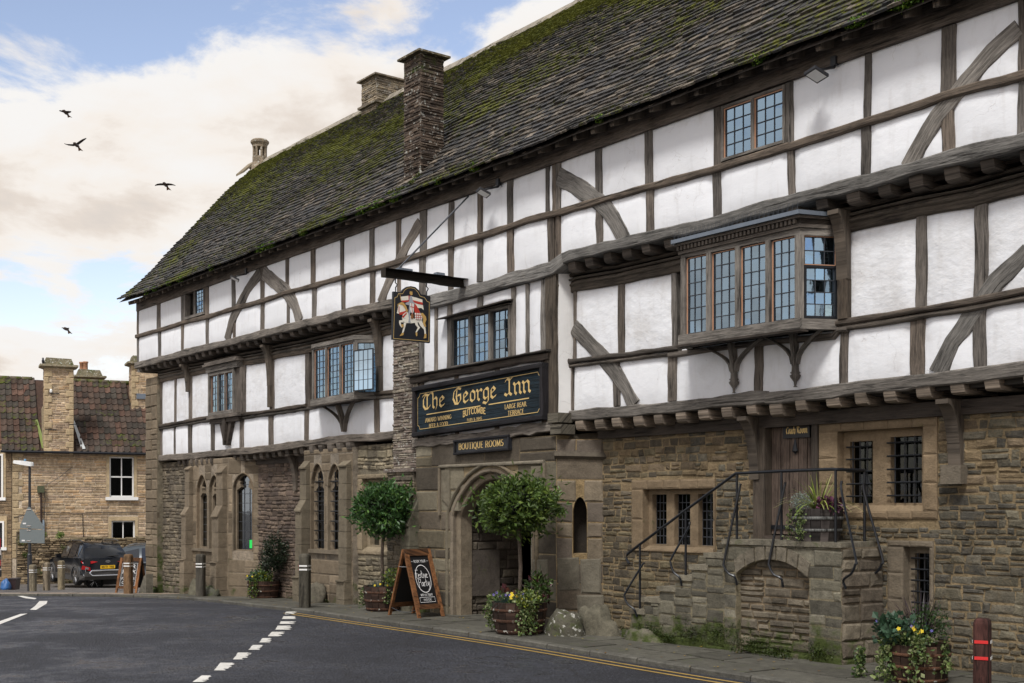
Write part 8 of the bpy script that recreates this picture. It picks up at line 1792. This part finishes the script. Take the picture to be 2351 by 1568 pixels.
        for sg in (-1, 1):
            m = MB(); vs = [P(.02, sg*.34, .86), P(.035, sg*.62, .90), P(.10, sg*hw*.93, .92), P(.20, sg*hw*.985, .88), P(.10, sg*hw*.95, .80), P(.015, sg*.55, .80)]; vs = [tuple(np.array(v)+np.array([-hx, -hy, 0])*.03+np.array([rx, ry, 0])*sg*.01) for v in vs]; m.add(vs, [(0, 1, 2, 3, 4, 5) if sg < 0 else (5, 4, 3, 2, 1, 0)]); m.build('tail_lamp', M['red'], t)
            m = MB(); vs = [P(-.02, sg*.62, .66), P(.06, sg*hw*.97, .74), P(.09, sg*hw*1.0, .60), P(.0, sg*.60, .54)]; vs = [tuple(np.array(v)+np.array([-hx, -hy, 0])*.03+np.array([rx, ry, 0])*sg*.012) for v in vs]; m.add(vs, [(0, 1, 2, 3) if sg < 0 else (3, 2, 1, 0)]); m.build('bumper_lamp', M['red'], t)
            m = MB(); vs = [P(-.035, sg*.70, .66), P(.00, sg*.80, .68), P(.01, sg*.80, .60), P(-.03, sg*.68, .60)]; vs = [tuple(np.array(v)+np.array([-hx, -hy, 0])*.032) for v in vs]; m.add(vs, [(0, 1, 2, 3) if sg < 0 else (3, 2, 1, 0)]); m.build('reversing_lamp', M['chrome'], t)
        fb = Fr(P(-.022, -.5, 0)[:2], (rx, ry)); m = MB(); box(m, fb, .24, .76, 0, .02, z+.61, z+.725); m.build('number_plate', M['yplate'], t)
        m = MB(); cap_text(m, fb, 'WV71 YNE', .27, .73, z+.632, .07, .022, 0, .2, .16, False, ) ; m.build('plate_lettering', M['black'], t)
        m = MB(); cx_ = .5; q_ = [(cx_+.075*math.cos(a), z+.865+.037*math.sin(a)) for a in np.linspace(0, 6.2832, 19)]; stroke_quads(m, fb, [q_, [(cx_-.035, z+.84), (cx_-.015, z+.89)], [(cx_+.015, z+.84), (cx_+.035, z+.89)], [(cx_-.025, z+.86), (cx_+.025, z+.87)]], 0, 0, 1, 1, .022, thick=.012, thin=.010); m.build('badge', M['chrome'], t)
        m = MB(); tube(m, [P(.14, .05, 1.04), P(.10, .45, 1.06)], .014, 5); m.build('rear_wiper', M['black'], t); m = MB(); tube(m, [P(.55, 0, H_-.03), P(.45, 0, H_+.06)], [.03, .006], 5); m.build('aerial', M['black'], t)
    return t
th_ = math.radians(38); HD = FWD*math.cos(th_)-RGT*math.sin(th_)
rearL = np.array([30.5, -11.25])
def at_px(px, py, Y): t_ = (px-2000)/4764; return np.array([30.5, -11.25])+FWD*Y+RGT*t_*Y
YC = 43.6; oc = at_px(420, 0, YC); car('parked_car', 'dark grey hatchback with a yellow number plate parked with its rear to the street', 'car', (float(oc[0]), float(oc[1])), tuple(HD), 1.75-(2287-1982)/4764*YC, 'body')
YC = 45.5; oc = at_px(740, 0, YC+1.2); H2 = -RGT*.96+FWD*-.25; car('parked_car', 'grey-blue car mostly hidden behind the inn corner', 'car', (float(oc[0]), float(oc[1])), tuple(H2), 1.75-(2300-1982)/4764*YC, 'silver', rear=False, H_=1.62)
# van at the left edge
YV = 36; ov = at_px(-142, 0, YV); zv = 1.75-(2296-1982)/4764*YV
V = thing('parked_van', 'white van at the far left edge, only its striped tail lamps in view', 'van', (float(ov[0]), float(ov[1]), zv))
va_ = math.radians(30); VA = (RGT*math.cos(va_)+FWD*math.sin(va_)); FV = Fr((float(ov[0]-VA[0]*1.03), float(ov[1]-VA[1]*1.03)), (float(VA[0]), float(VA[1]))); m = MB(); pr_ = [(0, .3), (2.06, .3), (2.07, 1.0), (2.0, 1.75), (1.9, 1.88), (.1, 1.88), (0, 1.7)]
prism(m, FV, [(x, zv+z) for x, z in pr_], -4.6, 0, (.62, .62, .6)); m.build('body', M['white'], V)
m = MB(); box(m, FV, 1.93, 2.05, .0, .02, zv+.55, zv+1.62, (.03, .03, .03)); m.build('lamp_housing', M['paint'], V)
for a, b, c in ((1.15, 1.45, (.42, .01, .01)), (.95, 1.13, (.7, .7, .68)), (.62, .8, (.42, .01, .01))): m = MB(); box(m, FV, 1.945, 2.04, .02, .035, zv+a, zv+b, c); m.build('tail_lamp', M['paint'], V)
m = MB(); box(m, FV, 0, 2.06, 0, .1, zv+.3, zv+.5, (.02, .02, .02)); m.build('bumper', M['paint'], V)
for x in (.15, 1.7): m = MB(); tube(m, [FV.P(x, -.6, zv+.3), FV.P(x+.22, -.6, zv+.3)], .3, 16, (.02, .02, .02)); m.build('wheel', M['tyre'], V)
# bin bag and crate
q = gnd_ = at_px(22, 0, 34.5); zb = gz(q[0], q[1]); o = rock('refuse_bag', (q[0], q[1], zb+.08), (.14, .14, .24), (.02, .10, .28), 'paint', seed=12); tag(o, 'blue plastic refuse bag beside the dark box at the left edge', 'bag')
q = at_px(46, 0, 34.7); zb = gz(q[0], q[1]); t = thing('recycling_box', 'dark recycling box beside the blue bag at the left edge', 'box', (q[0], q[1], zb)); f = Fr((q[0], q[1]), (RGT[0], RGT[1])); m = MB(); P = f.P
vs = [P(-.10, 0, zb), P(.10, 0, zb), P(.10, -.3, zb), P(-.10, -.3, zb), P(-.13, .03, zb+.32), P(.13, .03, zb+.32), P(.13, -.33, zb+.32), P(-.13, -.33, zb+.32)]; m.add(vs, [(3, 2, 1, 0), (0, 1, 5, 4), (1, 2, 6, 5), (2, 3, 7, 6), (3, 0, 4, 7), (4, 5, 6, 7)], (.035, .02, .02)); m.build('tub', M['paint'], t)
m = MB(); box(m, f, -.14, .14, -.34, .045, zb+.30, zb+.33, (.03, .02, .02)); m.build('rim', M['paint'], t)

# ---- birds
def bird(pos, wings, body, label, k=1.0):
    """wings: outline in screen-ish right/up plane with depth, a soaring bird seen from below"""
    m = MB(); c = np.array(pos); R3 = np.array([RGT[0], RGT[1], 0]); U3 = np.array([0, 0, 1.]); F3 = np.array([FWD[0], FWD[1], 0])
    for sg, W_ in wings:
        vs = []
        for r, h, ch in W_:
            a = c+R3*sg*r*k+U3*h*k; vs += [tuple(a-F3*ch*k+U3*ch*.10*k), tuple(a+U3*.022*k*(1-r)), tuple(a+F3*ch*k-U3*ch*.12*k), tuple(a-U3*.012*k)]
        n = len(W_); m.add(vs, [(i*4+q, i*4+(q+1) % 4, (i+1)*4+(q+1) % 4, (i+1)*4+q) for i in range(n-1) for q in range(4)]+[((n-1)*4, (n-1)*4+1, (n-1)*4+2, (n-1)*4+3)], (.035, .022, .016))
    tube(m, [tuple(c+F3*.30*k), tuple(c+F3*.1*k), tuple(c-F3*.15*k), tuple(c-F3*.30*k-U3*.02*k)], [.025*k, .065*k, .06*k, .02*k], 7, (.06, .03, .018))
    m.add([tuple(c+F3*.25*k-U3*.02*k+R3*.03*k), tuple(c+F3*.25*k-U3*.02*k-R3*.03*k), tuple(c+F3*.5*k-U3*body*k-R3*.09*k), tuple(c+F3*.45*k-U3*body*.8*k), tuple(c+F3*.5*k-U3*body*k+R3*.09*k)], [(0, 1, 2, 3, 4)], (.10, .05, .025))
    o = m.build('bird', M['leaf']); tag(o, label, 'bird', 'birds in the sky')
def sp(px, py, Y=45): d = at_px(px, 0, Y); return (d[0], d[1], 1.75-(py-1982)/4764*Y)
def wing(L, lift, droop=0, ch=.09):
    ch *= 1.5; L *= 1.1
    return [(0, 0, ch), (L*.35, lift*.5, ch*1.05), (L*.7, lift*.9+droop*.3, ch*.8), (L*.9, lift+droop*.7, ch*.5), (L, lift*1.02+droop, ch*.12)]
bird(sp(256, 439), [(1, wing(.20, .02, .01, .07)), (-1, wing(.22, .05, .01, .07))], .05, 'uppermost dark bird gliding in the left sky', .95)
bird(sp(298, 566), [(1, wing(.34, .19, .05, .06)), (-1, wing(.40, -.02, .07, .06))], .09, 'bird banking with one wing raised high')
bird(sp(646, 721), [(1, wing(.34, .02, -.06, .07)), (-1, wing(.35, .02, -.06, .07))], .09, 'level gliding bird nearest the roof slope')
bird(sp(258, 1285), [(1, wing(.12, .03, 0, .06)), (-1, wing(.16, .05, -.01, .06))], .14, 'small dark bird low above the cottage chimney', .9)
b = FC_.P(-1.22, .42, 7.53); m = MB(); c = np.array(b)
tube(m, [(c[0], c[1], c[2]), (c[0], c[1], c[2]+.05), (c[0], c[1], c[2]+.13), (c[0], c[1], c[2]+.19), (c[0], c[1], c[2]+.22)], [.02, .05, .055, .035, .01], 8, (.015, .016, .022)); lathe(m, (c[0]-.0, c[1], 0), [(.005, c[2]+.18), (.034, c[2]+.21), (.03, c[2]+.24), (.005, c[2]+.255)], 8, (.015, .016, .022)); tube(m, [(c[0], c[1], c[2]+.225), (c[0]-RGT[0]*.07, c[1]-RGT[1]*.07, c[2]+.22)], [.012, .003], 5, (.02, .02, .02)); tube(m, [(c[0], c[1], c[2]+.06), (c[0]+RGT[0]*.05, c[1]+RGT[1]*.05, c[2]-.06)], [.03, .015], 5, (.015, .016, .022))
o = m.build('bird', M['leaf']); tag(o, 'jackdaw perched on the corner of the tall cottage chimney', 'bird')
flush_pools(300)
